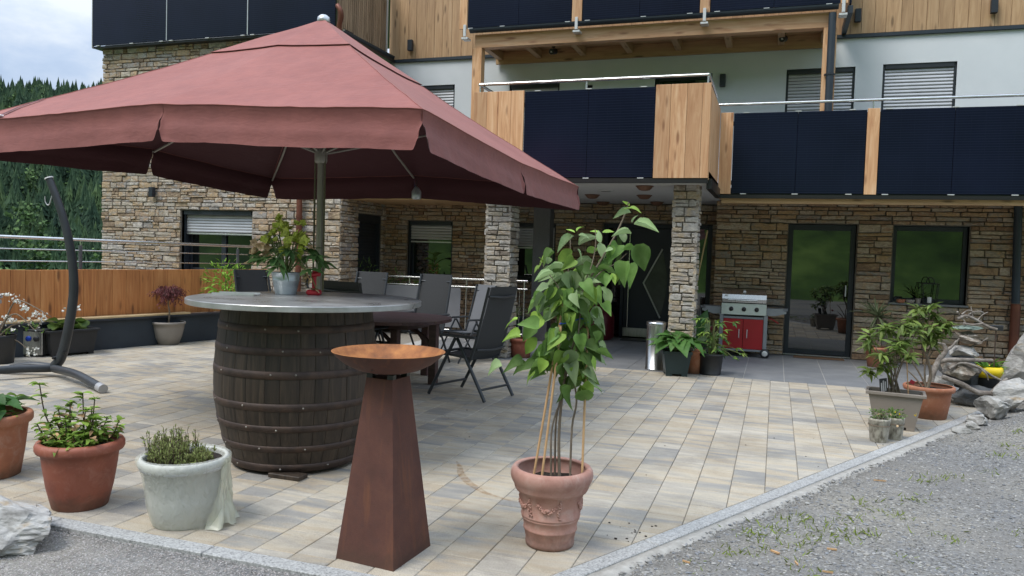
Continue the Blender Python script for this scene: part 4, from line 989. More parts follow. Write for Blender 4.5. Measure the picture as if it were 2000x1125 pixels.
# right end of the upper balcony: panels returning to the wall
for a, b in ((12.12, 12.66), (12.665, YF-.05)): MB().box(.82, .85, a, b, 5.20, 6.35, .003).obj('solar_panel', 'solar', ub)
MB().box(.80, .87, 12.1, YF-.03, 5.06, 5.17, .004).obj('side_gutter', 'anth_wall', ub)
dp = MB().tube([(.61, 12.12, 2.56), (.605, 12.12, 5.08)], .052, 14); o = part('downpipe', dp, 'anth_wall')
for z in (4.2, 3.2): MB().tube([(.607, 12.12, z), (.607, 12.12, z+.03)], .06, 14).box(.53, .68, 12.13, 12.18, z+.005, z+.025).obj('pipe_clip', 'anthracite', o)
o = part('downpipe', MB().tube([(3.34, 13.12, 1.0), (3.30, 13.12, 2.42)], .055, 14), 'anth_wall', None, 'grey downpipe at the right end of the facade'); MB().tube([(3.35, 13.12, .0), (3.345, 13.12, .99)], .065, 14).obj('standpipe', 'copper', o)
# left wing upper balcony
lb = part('wing_balcony', MB().box(-12.33, -7.11, 11.42, YF, 5.10, 5.135), 'black_metal', None, 'left wing balcony wrapped in solar panels')
for a, b in ((-12.33, -10.604), (-10.598, -8.856), (-8.850, -7.115)): solar_panel(lb, a, b, 5.145, 6.4, 11.39)
for a in (-10.6, -8.853): MB().box(a-.008, a+.008, 11.386, 11.42, 5.145, 6.4).obj('panel_joint', 'alu', lb)
clamps(lb, (-12.2, -11.4, -10.72, -10.5, -9.7, -8.95, -8.75, -7.9, -7.2), 5.145, 6.4, 11.39, False)
MB().box(-12.345, -12.333, 11.385, 11.43, 5.10, 6.4).obj('edge_strip', 'clamp', lb)
y = 11.46
while y < 13.06:
    MB().box(XW-.03, XW, y, y+.055, 5.16, 6.5, .002).obj('slat', 'slatwood', lb); y += .068
MB().box(XW-.05, XW-.032, 11.45, 13.06, 5.2, 6.45).obj('slat_backing', 'slatwood', lb)
MB().box(XW-.02, XW+.012, 13.085, 13.125, 5.18, 6.6).obj('edge_strip', 'clamp', lb)
MB().prism([(XW+.06+math.cos(a)*.07, 5.12+math.sin(a)*.07) for a in lerp(pi, 2*pi, 9)]+[(XW+.12, 5.12), (XW+.06, 5.065), (XW, 5.12)], 11.44, 13.2, 'y').obj('gutter', 'anth_wall', lb)
MB().box(XW-.04, XW+.14, 11.5, 13.2, 4.99, 5.045).obj('gutter_board', 'black_metal', lb)
MB().tube(bezier([(XW+.02, 11.36, 5.50), (XW+.05, 11.34, 5.47), (XW+.09, 11.34, 5.40), (XW+.085, 11.36, 5.30), (XW+.03, 11.4, 5.16), (XW+.03, 11.42, 5.0)], 5), .042, 12).obj('copper_elbow', 'copper', lb)
o = part('downpipe', MB().tube([(-7.80, 11.48, -.2), (-7.80, 11.48, 2.7), (-7.78, 11.46, 5.05)], .05, 14), 'copper', None, 'copper downpipe on the left wing')
for z in (1.0, 2.0): MB().tube([(-7.80, 11.48, z), (-7.80, 11.48, z+.03)], .057, 14).obj('pipe_clip', 'copper', o)
part('roof_slab', MB().box(-13, 6.2, 12.9, 20, 7.2, 7.4), 'anth_wall')
# ---- lamps fixed to the house
def wall_lamp(x, y, z, label, h=.2):
    t = thing('wall_lamp', label, 'wall lamp', (x, y, z), 0, 'dark wall lamps on the house')
    MB().box(-.045, .045, -.10, -.02, -h/2, h/2, .006).obj('lamp_body', 'anthracite', t); MB().box(-.03, .03, -.02, 0, -h*.3, h*.3).obj('mount_plate', 'anthracite', t)
wall_lamp(-11.01, YW-.035, 2.43, 'dark box wall lamp on the pale stone left of the half shuttered window', .18)
wall_lamp(-.96, YF, 4.42, 'dark wall lamp on white render beside the dark balcony door')
wall_lamp(1.02, YF-.03, 5.32, 'dark wall lamp on larch cladding just right of the upper balcony')
wall_lamp(2.85, YF-.03, 5.34, 'dark wall lamp on larch cladding near the top right corner', .22)
wall_lamp(-6.60, YF-.03, 5.29, 'dark wall lamp on larch cladding above the parasol canopy')
for (x, y, lab) in ((-3.72, 12.75, 'black spotlight under the larch joists near the left post'), (-.05, 12.75, 'black spotlight under the larch joists near the drainpipe')):
    t = thing('spotlight', lab, 'spotlight', (x, y, 5.07), 0, 'black spotlights under the upper balcony'); MB().tube([(0, 0, 0), (0, 0, -.08)], .03, 10).obj('mount', 'black_metal', t); MB().tube([(.02, .05, -.13), (-.02, -.06, -.16)], .05, 12).obj('lamp_head', 'black_metal', t); MB().box(-.03, .0, -.064, -.058, -.175, -.15).obj('lens', 'clamp', t)
for (x, y, lab) in ((-1.74, 10.60, 'brown bowl ceiling lamp nearest the front edge of the porch ceiling'), (-2.0, 12.19, 'brown bowl ceiling lamp on the porch ceiling left of the pillar'), (-2.82, 12.15, 'brown bowl ceiling lamp beside the parasol tip'), (-3.0, 13.78, 'brown bowl ceiling lamp at the rear left of the porch ceiling'), (-2.02, 13.68, 'brown bowl ceiling lamp at the rear right of the porch ceiling')):
    t = thing('ceiling_lamp', lab, 'ceiling lamp', (x, y, 2.475), 0, 'brown bowl lamps on the porch ceiling'); MB().lathe([(.04, -.065), (.07, -.058), (.10, -.03), (.115, 0)], 20, (0, 0, 0)).obj('lamp_bowl', 'lampbowl', t); MB().lathe([(.108, -.012), (.122, -.012), (.122, -.001), (.108, -.001)], 20, capb=False).obj('rim', 'lampbowl', t)
t = MB().lathe([(.08, -.012), (.115, -.012), (.115, 0)], 24, capb=False).lathe([(.0, -.004), (.08, -.004)], 24, capb=False).obj('ceiling_speaker', 'ceil', None, (-2.44, 11.36, 2.474)); tag(t, 'flat round ring fitting flush in the porch ceiling', 'ceiling fitting')
#==OBJECTS==
# ================================================================== PARASOL
UC = Vector((-4.1, 6.37, 0)); ua = 2.0
UP = {'A': (ua, -ua, 2.385), 'AB': (ua, 0, 2.285), 'B': (ua, ua, 2.262), 'BC': (0, ua, 2.39), 'C': (-ua, ua, 2.36), 'CD': (-ua, 0, 2.46), 'D': (-ua, -ua, 2.40), 'AD': (0, -ua, 2.478)}
ring = ['A', 'AB', 'B', 'BC', 'C', 'CD', 'D', 'AD']; APEX = Vector((0, 0, 3.636))
par = thing('parasol', 'large square burgundy parasol with hanging valance open above the patio', 'parasol', UC)
def cpt(k, s, t, lift=0.):
    a, b = Vector(UP[ring[k]]), Vector(UP[ring[(k+1) % 8]]); e = a.lerp(b, t); p = APEX.lerp(e, s)
    p.z -= .03*math.sin(pi*s) + .012*math.sin(pi*t)*s*(1-.6*s**6)
    p.z += .008*mnoise.noise(Vector((p.x*2.2, p.y*2.2, s*3))) + .005*mnoise.noise(Vector((p.x*9, p.y*2, 7+p.y)))*s
    d = min(t, 1-t); p.z += .005*math.sin(s*58)*math.exp(-d*9)*(s > .35)*s*(1 if (k+(t > .5)) % 2 == 0 else 0)*min(1, d*30)
    p.z += lift
    return p
ZZ = Vector((0, 0, 1))
def orient(mb, fn):
    out = []
    for f in mb.f:
        p = [Vector(mb.v[i]) for i in f[:3]]; n_ = (p[1]-p[0]).cross(p[2]-p[0]); out.append(f if n_.dot(fn(p[0])) >= 0 else f[::-1])
    mb.f = out; return mb
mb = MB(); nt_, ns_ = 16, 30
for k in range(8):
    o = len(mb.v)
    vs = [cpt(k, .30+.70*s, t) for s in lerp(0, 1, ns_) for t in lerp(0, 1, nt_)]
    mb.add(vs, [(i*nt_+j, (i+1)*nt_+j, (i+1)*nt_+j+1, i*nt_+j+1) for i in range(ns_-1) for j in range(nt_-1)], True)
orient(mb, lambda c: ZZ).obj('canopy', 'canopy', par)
mb = MB()
for k in range(8):
    vs = [cpt(k, .012+.335*s, t, .006+.008*s) for s in lerp(0, 1, 14) for t in lerp(0, 1, nt_)]
    mb.add(vs, [(i*nt_+j, (i+1)*nt_+j, (i+1)*nt_+j+1, i*nt_+j+1) for i in range(13) for j in range(nt_-1)], True)
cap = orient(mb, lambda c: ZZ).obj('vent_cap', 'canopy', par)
mb = MB()
for k in range(8): mb.tube([cpt(k, .347, t, .0135) for t in lerp(0, 1, 10)], .0035, 6)
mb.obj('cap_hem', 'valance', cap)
mb = MB()
for k in range(0, 8, 2): mb.tube([cpt(k, s, 0, .001) for s in lerp(.35, 1, 40)], .0035, 6)
for k in range(8): mb.tube([cpt(k, 1, t, .001) for t in lerp(0, 1, 24)], .0035, 6)
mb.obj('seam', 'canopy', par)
for k in range(8):
    a, b = Vector(UP[ring[k]]), Vector(UP[ring[(k+1) % 8]]); out = Vector(((a.x+b.x)/2, (a.y+b.y)/2, 0)); out = Vector((1, 0, 0)) if abs(out.x) > abs(out.y) else Vector((0, 1, 0)); out *= 1 if ((a+b)/2).dot(out) > 0 else -1
    nn = 49; mm = 12; vs = []
    for j in range(mm):
        q = j/(mm-1)
        for i in range(nn):
            t = .5-.5*math.copysign(abs(math.cos(pi*i/(nn-1)))**.62, math.cos(pi*i/(nn-1))); d = min(t, 1-t)*2.0
            H = .262*(1-.30*math.exp(-(d/.022)**2))
            ed = .5*(1-math.cos(pi*min(1, d/.09)))
            tt = t if q < .42 else t+(.0045 if t < .5 else -.0045)*(1-ed)*min(1, (q-.42)/.35)
            p = cpt(k, 1, max(0, min(1, tt)))
            f = -.016*math.sin(pi*min(1, q*1.6))+.030*q*q+.007*math.sin(t*9+k*1.7+1)*q+.012*mnoise.noise(Vector((t*11, q*2.5, k*3.1)))*q+.006*mnoise.noise(Vector((t*30, q*5, k*7.1)))*q
            p = p+out*f; p.z -= H*q
            vs.append(p)
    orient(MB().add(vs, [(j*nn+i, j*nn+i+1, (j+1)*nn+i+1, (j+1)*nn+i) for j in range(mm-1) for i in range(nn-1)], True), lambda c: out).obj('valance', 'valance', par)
MB().lathe([(.055, 3.61), (.060, 3.62), (.055, 3.655), (.03, 3.675), (.0, 3.68)], 20).obj('finial', 'alu', par)
pole = MB().tube([(0, 0, .05), (0, 0, 3.6)], .032, 16).obj('pole', 'pole', par)
MB().tube([(-.05, -.02, .9), (-.045, -.02, 2.6)], .009, 6).obj('cord', 'rope', par); MB().tube([(.055, -.01, .9), (.05, -.01, 2.6)], .009, 6).obj('cord', 'rope', par)
MB().lathe([(.05, 2.30), (.06, 2.32), (.06, 2.42), (.05, 2.44)], 16, capt=True).obj('hub', 'pole', par)
MB().box(-.4, .4, -.4, .4, 0.002, .06, .01).obj('base_plate', 'granite_dark', par)
for k in range(8):
    p = Vector(UP[ring[k]]); tip = p*1.0; tip.z = p.z-.045; top = Vector((0, 0, 3.50))
    MB().tube([top, top.lerp(tip, .25)-Vector((0, 0, .055)), top.lerp(tip, .5)-Vector((0, 0, .07)), top.lerp(tip, .75)-Vector((0, 0, .055)), tip.lerp(top, .015)], .012, 6).obj('rib', 'pole', par)
    m_ = top.lerp(tip, .52)-Vector((0, 0, .06)); MB().tube([(0, 0, 2.38), m_], .010, 6).obj('strut', 'pole', par)
# fallen-over tie strap near the left corner
def strip(pts, w, side):
    vs = [];
    for p in pts: vs += [p-side*w/2, p+side*w/2]
    return MB().add(vs, [(2*i, 2*i+1, 2*i+3, 2*i+2) for i in range(len(pts)-1)], True)
sp = [cpt(6, s, t, .012) for s, t in ((.80, .02), (.85, .06), (.90, .11), (.95, .16), (.992, .20))]
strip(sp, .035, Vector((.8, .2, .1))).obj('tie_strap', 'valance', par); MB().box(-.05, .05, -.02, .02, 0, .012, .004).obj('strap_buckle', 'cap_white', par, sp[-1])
lan = thing('hanging_lantern', 'small blue grey lantern hanging under the rear edge of the parasol', 'lantern', (-4.0, 8.22, 2.10)); MB().lathe([(.045, 0), (.055, .02), (.055, .09), (.03, .13), (.01, .15)], 12, capt=True).obj('lantern_body', 'zinc', lan); MB().tube([(0, 0, .15), (0, 0, .22)], .004, 6).obj('hook', 'black_metal', lan)

# ================================================================== BARREL TABLE
BC = Vector((-3.185, 4.70, 0)); TC = Vector((-3.125, 4.717, 0))
bt = thing('barrel_table', 'standing table of a dark oak barrel under a round steel top', 'bar table', BC)
BP = [(0, .432), (.1, .466), (.2, .497), (.3, .523), (.4, .542), (.5, .555), (.6, .559), (.7, .556), (.8, .548), (.9, .537), (1.0, .525), (1.11, .512)]
def br(z):
    for (a, ra), (b, rb) in zip(BP, BP[1:]):
        if z <= b: return ra+(rb-ra)*(z-a)/(b-a)
    return BP[-1][1]
zs = lerp(0.03, 1.112, 15); r = random.Random(5); a = 0; ns = 30; cuts = [0]
for i in range(ns): cuts.append(cuts[-1]+r.uniform(.8, 1.25))
cuts = [c/cuts[-1]*2*pi for c in cuts]
for a0, a1 in zip(cuts, cuts[1:]):
    off = r.uniform(-.0012, .001); vs = []
    AA = [a0+.0006, a0+.004]+lerp(a0+.02, a1-.02, 3)+[a1-.004, a1-.0006]; dr = [-.003, -.0003, 0, .0008, 0, -.0003, -.003]
    for z in zs:
        for q, d in zip(AA, dr): rr = br(z)+off+d; vs.append((rr*math.cos(q), rr*math.sin(q), z))
    n = len(AA); mb = MB().add(vs, [(i*n+j, i*n+j+1, (i+1)*n+j+1, (i+1)*n+j) for i in range(len(zs)-1) for j in range(n-1)], True)
    mb.obj('stave', 'stave', bt)
MB().lathe([(br(z)-.022, z) for z in zs], 40, capt=True).obj('inner_shell', 'dark', bt)
rm = MB().lathe([(.007, 0), (.006, .003), (.0, .005)], 8).mesh('rivet', 'rivet')
for zc, h in ((.977, .05), (.835, .05), (.685, .052), (.475, .052), (.33, .046), (.19, .046), (.055, .056)):
    h0, h1 = zc-h/2, zc+h/2; q = r.uniform(-.003, .003)
    ho = MB().lathe([(br(h0)-.01, h0), (br(h0)+.0035, h0+.001), (br(zc)+.0045, zc), (br(h1)+.0035, h1-.001), (br(h1)-.01, h1)], 64, capb=False, wob=lambda a, z: .0015*math.sin(3*a+z*9)).obj('hoop', 'hoop', bt)
    a = r.uniform(-2.4, -1.9)
    for k in range(3):
        aa = a+k*r.uniform(.5, .8); o = link('rivet', rm, ho); rr = br(zc)+.0045
        o.matrix_local = Matrix.Translation((rr*math.cos(aa), rr*math.sin(aa), zc+r.uniform(-.006, .006))) @ Matrix.Rotation(aa, 4, 'Z') @ Matrix.Rotation(pi/2, 4, 'Y')
tx, ty = TC.x-BC.x, TC.y-BC.y
tt = MB().lathe([(.0, 1.113), (.795, 1.113), (.80, 1.116), (.80, 1.147), (.797, 1.151), (.0, 1.152)], 96, (tx, ty, 0), smooth=False, capb=False).obj('tabletop', 'tabletop', bt)
MB().box(.10, .34, -.46, -.36, .001, .03, .004).obj('wedge', 'stave', bt)
TZ = 1.1525
# zinc bucket with hellebore
bk = thing('zinc_bucket', 'small galvanised zinc bucket on the barrel table holding a hellebore', 'bucket', (-3.475, 4.96, TZ))
BH = .165; MB().lathe([(.0, 0), (.074, .0), (.076, .004), (.096, .10), (.0995, .104), (.0995, .112), (.0975, .115), (.107, BH-.006), (.112, BH-.003), (.111, BH), (.105, BH), (.100, BH-.02), (.0, BH-.03)], 36, capb=False).obj('bucket_wall', 'zinc', bk)
MB().lathe([(.0, BH-.028), (.1, BH-.028)], 20, capb=False).obj('soil', 'soil', bk)
he = thing('hellebore', 'green flowered hellebore with faded pink blooms growing in the zinc bucket', 'potted plant', (-3.475, 4.96, TZ+BH-.03)); he.scale = (1.18, 1.18, 1.15)
RR = Vector((.947, .321, 0)); DD = Vector((-.321, .947, 0)); ZZ = Vector((0, 0, 1))
def W3(u, w, z): return RR*u+DD*w+ZZ*z
r = random.Random(14); cl = []
for (u, z, w) in ((-.05, .30, 0), (.02, .31, -.03), (.09, .30, .02), (-.09, .25, -.04), (.04, .24, .03), (.12, .23, -.02), (.0, .20, -.06), (-.03, .34, .03), (.08, .18, -.05)): cl.append((u, w, z))
for (u, w, z) in cl:
    b0 = W3(r.uniform(-.03, .03), r.uniform(-.03, .03), 0); p = W3(u, w, z); MB().tube(bezier([b0, b0.lerp(p, .5)+ZZ*.03, p], 5), [.004]*11, 5).obj('stem', 'green_stem', he)
    for q in range(5):
        c = p+rv(r, .04); ax = (Vector((0, -.6, .5))+rv(r, .6)).normalized(); s = ax.orthogonal().normalized(); s2 = ax.cross(s)
        for k in range(5):
            a = k*2*pi/5; dv = s*math.cos(a)+s2*math.sin(a)+ax*.45; put_leaf(he, c, dv, ax, r.uniform(.032, .044), 'petal', 'helle_flower', r, 'petal')
for (u, z) in ((-.20, .15), (-.17, .17), (-.14, .20), (-.22, .10), (-.18, .21), (.13, .06), (.14, -.02), (.20, -.07), (.13, .0), (-.12, .15), (.17, .21), (-.1, .20)):
    c = W3(u, r.uniform(-.10, .0), z); MB().tube(bezier([W3(0, 0, 0), W3(u*.5, 0, max(z, .05)+.06), c], 5), .0035, 5).obj('stem', 'green_stem', he)
    ax = (Vector((0, -.5, -.3))+rv(r, .7)).normalized(); s = ax.orthogonal().normalized(); s2 = ax.cross(s)
    for k in range(5):
        a = k*2*pi/5; put_leaf(he, c, s*math.cos(a)+s2*math.sin(a)+ax*.6, ax, r.uniform(.03, .042), 'petal', 'helle_old', r, 'petal')
for (u, z, w, n) in ((-.16, .12, -.06, 7), (-.06, .12, -.10, 8), (.16, .18, 0, 8), (.23, .14, -.05, 7), (.10, .12, .08, 6), (-.12, .18, .06, 6), (.27, .10, .02, 5), (.02, .15, .05, 7), (-.20, .15, .03, 6), (-.02, .07, -.11, 6), (.19, .05, -.06, 5), (.05, .17, -.09, 6)):
    c = W3(u*.8, w, z); MB().tube(bezier([W3(0, 0, 0), W3(u*.4, w*.5, z+.03), c], 5), .0045, 5).obj('stem', 'green_stem', he)
    od = Vector((c.x, c.y, 0)).normalized()
    for k in range(n):
        a = -1.5+3.0*k/(n-1); dv = Matrix.Rotation(a, 3, 'Z') @ od; dv.z = r.uniform(-.55, .15); put_leaf(he, c, dv, ZZ+rv(r, .3), r.uniform(.09, .13), 'lance', 'helle', r, wscale=1.15)
# red cast iron stand, grey tray
t = thing('cast_iron_stand', 'red cast iron crank stand on the barrel table right of the bucket', 'ornament', (-3.27, 5.02, TZ), .3)
MB().box(-.052, .052, -.035, .035, 0, .042, .012).obj('base', 'red_cast', t); MB().box(-.014, .016, -.012, .012, .04, .16, .005).obj('column', 'red_cast', t)
MB().tube([(-.03, -.01, .15), (.045, -.01, .165)], [.016, .022], 8).tube([(.0, 0, .15), (.01, 0, .185)], .02, 8).obj('head', 'red_cast', t); MB().tube(bezier([(-.03, -.015, .14), (-.045, -.03, .10), (-.035, -.03, .055)], 5), .008, 6).obj('crank', 'black_metal', t)
t = thing('metal_tray', 'flat grey metal tray lying at the left of the barrel table', 'tray', (-3.66, 4.66, TZ), .32)
MB().box(-.17, .13, -.07, .07, 0, .004).obj('tray_base', 'alu', t); MB().box(-.17, .13, -.073, -.0705, 0, .016).box(-.17, .13, .0705, .073, 0, .016).obj('tray_rim', 'alu', t)

# ================================================================== FIRE BOWL AND STAND
q = [Vector((-1.642, 3.229, 0)), Vector((-1.618, 3.592, 0)), Vector((-1.952, 3.625, 0)), Vector((-1.974, 3.265, 0))]; ctr = sum(q, Vector())/4
fp = thing('corten_pillar', 'tapered rust brown steel pillar standing in front of the barrel', 'pedestal', ctr)
H = .885; vs = []
for z, k in ((.0, 1), (.012, 1), (H, .455)): vs += [tuple((p-ctr)*k+ZZ*z) for p in q]
for i in range(4):
    j = (i+1) % 4; n = 10; pv = []
    for a in range(n+1):
        z = H*a/n; k = 1+(.455-1)*a/n
        for b in (0, .02, .5, .98, 1): p = ((q[i]-ctr).lerp(q[j]-ctr, b))*k; pv.append((p.x, p.y, z))
    MB().add(pv, [(a*5+b, a*5+b+1, (a+1)*5+b+1, (a+1)*5+b) for a in range(n) for b in range(4)]).obj('side_plate', 'rust', fp)
MB().add([tuple((p-ctr)*.455+ZZ*(H-.001)) for p in q], [(0, 1, 2, 3)]).obj('top_plate', 'rust', fp)
for i in range(4): p = (q[i]-ctr)*.36; MB().box(p.x-.016, p.x+.016, p.y-.016, p.y+.016, H, H+.022).obj('spacer', 'black_metal', fp)
fb = thing('fire_bowl', 'wide shallow rusty fire bowl resting on the corten pillar', 'fire bowl', ctr+ZZ*(H+.0225))
fb.scale = (.98, .98, .90)
pr_ = [(0, 0), (.10, .002), (.16, .018), (.22, .050), (.262, .088), (.284, .115)]
MB().lathe(pr_, 64, capb=False).obj('bowl', 'rust', fb)
MB().lathe([(.284, .115), (.286, .117), (.280, .118), (.258, .092), (.216, .055), (.157, .024), (.1, .008), (0, .006)], 64, capb=False).obj('bowl_inside', 'rust_in', fb)
MB().lathe([(.006, 0), (.0, .004)], 8, (0, 0, 0)).obj('drain_plug', 'rivet', fb, (.02, -.205, .04))

# ================================================================== POTS IN FRONT
def pot(t, prof, m, n=48, wall=.018, soil=.05, soilm='soil', name='pot_wall', bead=()):
    h = max(z for _, z in prof); ro = prof[-1][0]; inner = [(ro-wall*.4, h+.0015), (ro-wall, h-.004)]
    inner += [(max(.02, r_-wall), z) for r_, z in prof[::-1][1:] if z > .03][:6]
    o = MB().lathe(prof+inner, n).obj(name, m, t)
    zi = h-soil; rs = ro-wall
    for (ra, za), (rb, zb) in zip(prof, prof[1:]):
        if za <= zi <= zb and zb > za: rs = ra+(rb-ra)*(zi-za)/(zb-za)-wall*.6
    rs = min(rs, ro-wall*.8)
    g = random.Random(n); k = 9; vs = [(0, 0, zi+.012)]; fs = []
    for i in range(1, k):
        for j in range(20): a = j*pi/10; vs.append((rs*i/(k-1)*math.cos(a), rs*i/(k-1)*math.sin(a), zi+g.uniform(-.008, .012)))
    fs = [(0, 1+j, 1+(j+1) % 20) for j in range(20)]+[(1+i*20+j, 1+(i+1)*20+j, 1+(i+1)*20+(j+1) % 20, 1+i*20+(j+1) % 20) for i in range(k-2) for j in range(20)]
    MB().add(vs, fs).obj('soil', soilm, t)
    return o
# ornate terracotta pot with young lilac
LP = Vector((-1.062, 3.872, 0))
lt = thing('terracotta_pot', 'pale ornate terracotta pot with garland relief in the front centre', 'flower pot', LP)
prof = [(.118, 0), (.126, .004), (.129, .022), (.126, .030), (.130, .052), (.137, .085), (.141, .088), (.141, .096), (.138, .100), (.146, .142), (.151, .145), (.153, .151), (.150, .156), (.154, .159), (.156, .165), (.152, .170), (.168, .285), (.186, .292), (.193, .305), (.196, .322), (.203, .332), (.212, .350), (.2165, .372), (.213, .395), (.202, .410)]
pw = pot(lt, prof, 'terra_pink', 64, .028, .085)
def wallr(z): return .152+(.168-.152)*(z-.17)/(.285-.17)
for ph in (-2.02, -3.0, -1.02, .4, 1.5):      # garlands and tassels
    mb = MB(); r = random.Random(int(ph*10)+50); vsr, fsr = ICO[0]
    for i in range(22):
        t = i/21; a = ph-.72+t*.66; z = .250-.030*math.sin(pi*t)-.008*t
        for k in range(2):
            s = r.uniform(.005, .0085)*(.6+.8*math.sin(pi*min(1, t+.1))); v, f = ICO[r.randrange(6)]; rr = wallr(z)+.003
            mb.inst(v, f, Matrix.Translation((rr*math.cos(a), rr*math.sin(a), z+r.uniform(-.009, .009))) @ Matrix.Diagonal((s, s, s, 1)), True)
    for i in range(26):
        t = r.random(); z = .268-.095*t; wd = .02+.05*t; a = ph+r.uniform(-1, 1)*wd*1.1; s = r.uniform(.005, .0075); rr = wallr(z)+.002
        v, f = ICO[r.randrange(6)]; mb.inst(v, f, Matrix.Translation((rr*math.cos(a), rr*math.sin(a), z)) @ Matrix.Diagonal((s, s, s*1.2, 1)), True)
    mb.obj('garland', 'terra_pink', lt)
li = thing('lilac_sapling', 'tall young lilac with heart shaped leaves growing in the ornate pot', 'potted plant', LP+ZZ*.325)
SC = 372.
def LPX(px, py, w=0.): return W3((px-1077)/SC, w, (936-py)/SC*1.0+.035)
r = random.Random(77)
stems = [([(1092, 940), (1089, 850), (1095, 760), (1108, 690), (1122, 630), (1134, 560), (1160, 510), (1182, 470), (1196, 440), (1203, 418), (1206, 402)], .0085, .01), ([(1084, 940), (1083, 840), (1090, 790), (1098, 720), (1095, 640), (1095, 560), (1099, 500), (1098, 465)], .006, .05), ([(1112, 940), (1113, 840), (1120, 790), (1113, 735), (1118, 650), (1124, 570), (1140, 520), (1146, 480), (1144, 455)], .006, -.02), ([(1076, 940), (1074, 860), (1082, 815), (1090, 790), (1100, 735)], .006, .02), ([(1093, 600), (1075, 565), (1055, 540), (1040, 520)], .004, .0), ([(1134, 560), (1160, 535), (1185, 520), (1205, 500)], .004, -.03), ([(1090, 700), (1070, 680), (1045, 672)], .0035, -.05)]
for pts, rad, w in stems:
    P = [LPX(x, y, w+.02*math.sin(i)) for i, (x, y) in enumerate(pts)]; k = len(bezier(P, 4)); MB().tube(bezier(P, 4), lerp(rad, rad*.38, k), 7).obj('stem', 'bark', li)
for (b, t_, w0, w1) in (((1040, 938), (1088, 592), -.06, -.03), ((1055, 942), (1083, 640), -.09, -.08), ((1134, 940), (1136, 640), -.05, 0)):
    o = MB().tube([LPX(*b, w0), LPX(*t_, w1)], .0065, 8).obj('bamboo_cane', 'cane', li)
MB().tube(bezier([LPX(1080, 637, -.09), LPX(1100, 634, -.06), LPX(1125, 627, -.03), LPX(1138, 640, .0), LPX(1110, 628, .05), LPX(1080, 637, -.085)], 5), .003, 5).obj('tie_string', 'blue', li)
CS = 1125/380
heroes = '795,85,755,55,t 800,95,860,98,t 790,105,748,105,t 798,125,706,145,c 812,180,824,132,p 830,188,957,216,c 800,245,697,240,c 775,292,755,210,p 820,305,890,455,h 800,300,760,345,h 772,400,758,537,h 800,415,812,530,h 725,465,728,525,y 700,470,715,520,y 490,245,450,228,t 495,240,520,205,t 485,268,394,350,c 510,262,576,262,p 520,318,622,252,c 632,300,612,226,p 635,240,584,230,t 642,240,702,232,t 475,345,400,415,y 500,340,540,400,p 565,350,630,330,y 640,300,660,390,p 700,330,660,340,p 690,310,680,400,h 740,310,690,400,h 440,450,330,450,c 372,480,268,515,c 300,440,262,465,t 340,430,355,375,p 315,425,303,395,t 455,510,335,535,c 395,562,304,636,y 605,410,480,437,c 410,640,284,697,c 430,655,345,725,c 412,705,308,762,c 500,650,480,748,h 640,550,682,590,c 685,560,695,655,p 660,640,702,706,h 455,790,540,835,h 290,850,225,947,y 330,905,260,1000,h 380,900,388,1002,h 480,970,490,1060,h 500,915,588,975,h 590,920,622,985,h 600,800,640,872,h 560,985,583,1030,y 620,680,635,732,h 560,560,600,645,h 540,520,590,590,h 470,570,420,640,h 520,600,560,690,h 420,560,470,650,h 460,620,510,690,h 580,470,640,530,h 640,470,690,540,h 660,390,700,470,h 690,480,660,545,h 610,560,640,640,h 540,700,500,770,h 600,720,560,790,h 380,800,350,870,h 420,850,470,930,h 360,880,330,930,h 520,860,560,930,h 560,900,520,980,h 450,930,420,1010,h 380,1000,400,1060,h 450,1020,440,1075,h 540,1010,520,1060,h'.split()
for h_ in heroes:
    bx, by, tx_, ty_, kd = h_.split(','); bx, by, tx_, ty_ = [float(v)/CS for v in (bx, by, tx_, ty_)]
    w = r.uniform(-.10, .06); w2 = w+r.uniform(-.06, .03); B = LPX(940+bx, 380+by, w); T_ = LPX(940+tx_, 380+ty_, w2); d = T_-B
    shape, m = {'t': ('ovate', 'lilac_top'), 'c': ('curl', 'lilac_pale'), 'p': ('ovate', 'lilac_pale'), 'h': ('heart', 'lilac'), 'y': ('ovate', 'lilac_top')}[kd]
    nrm = (-DD*1.0+ZZ*.5+rv(r, .45)) if kd in 'hy' else (ZZ+rv(r, .5)-DD*.5)
    put_leaf(li, B, d, nrm, max(.05, d.length*1.06), shape, m, r, wscale=r.uniform(.78, 1.02))
for i in range(150):
    t = r.random()**.7; py = 500+262*t; px = r.gauss(1100, 28 if t < .4 else 36); w = r.uniform(-.1, .14); B = LPX(px, py, w); d = Vector((RR*(px-1103)/60+rv(r, .5)))+ZZ*r.uniform(-1.1, -.1)
    put_leaf(li, B, d, -DD*.6+ZZ*.7+rv(r, .6), r.uniform(.08, .125), 'heart', r.choice(('lilac', 'lilac', 'lilac', 'lilac_top', 'lilac_pale')), r)

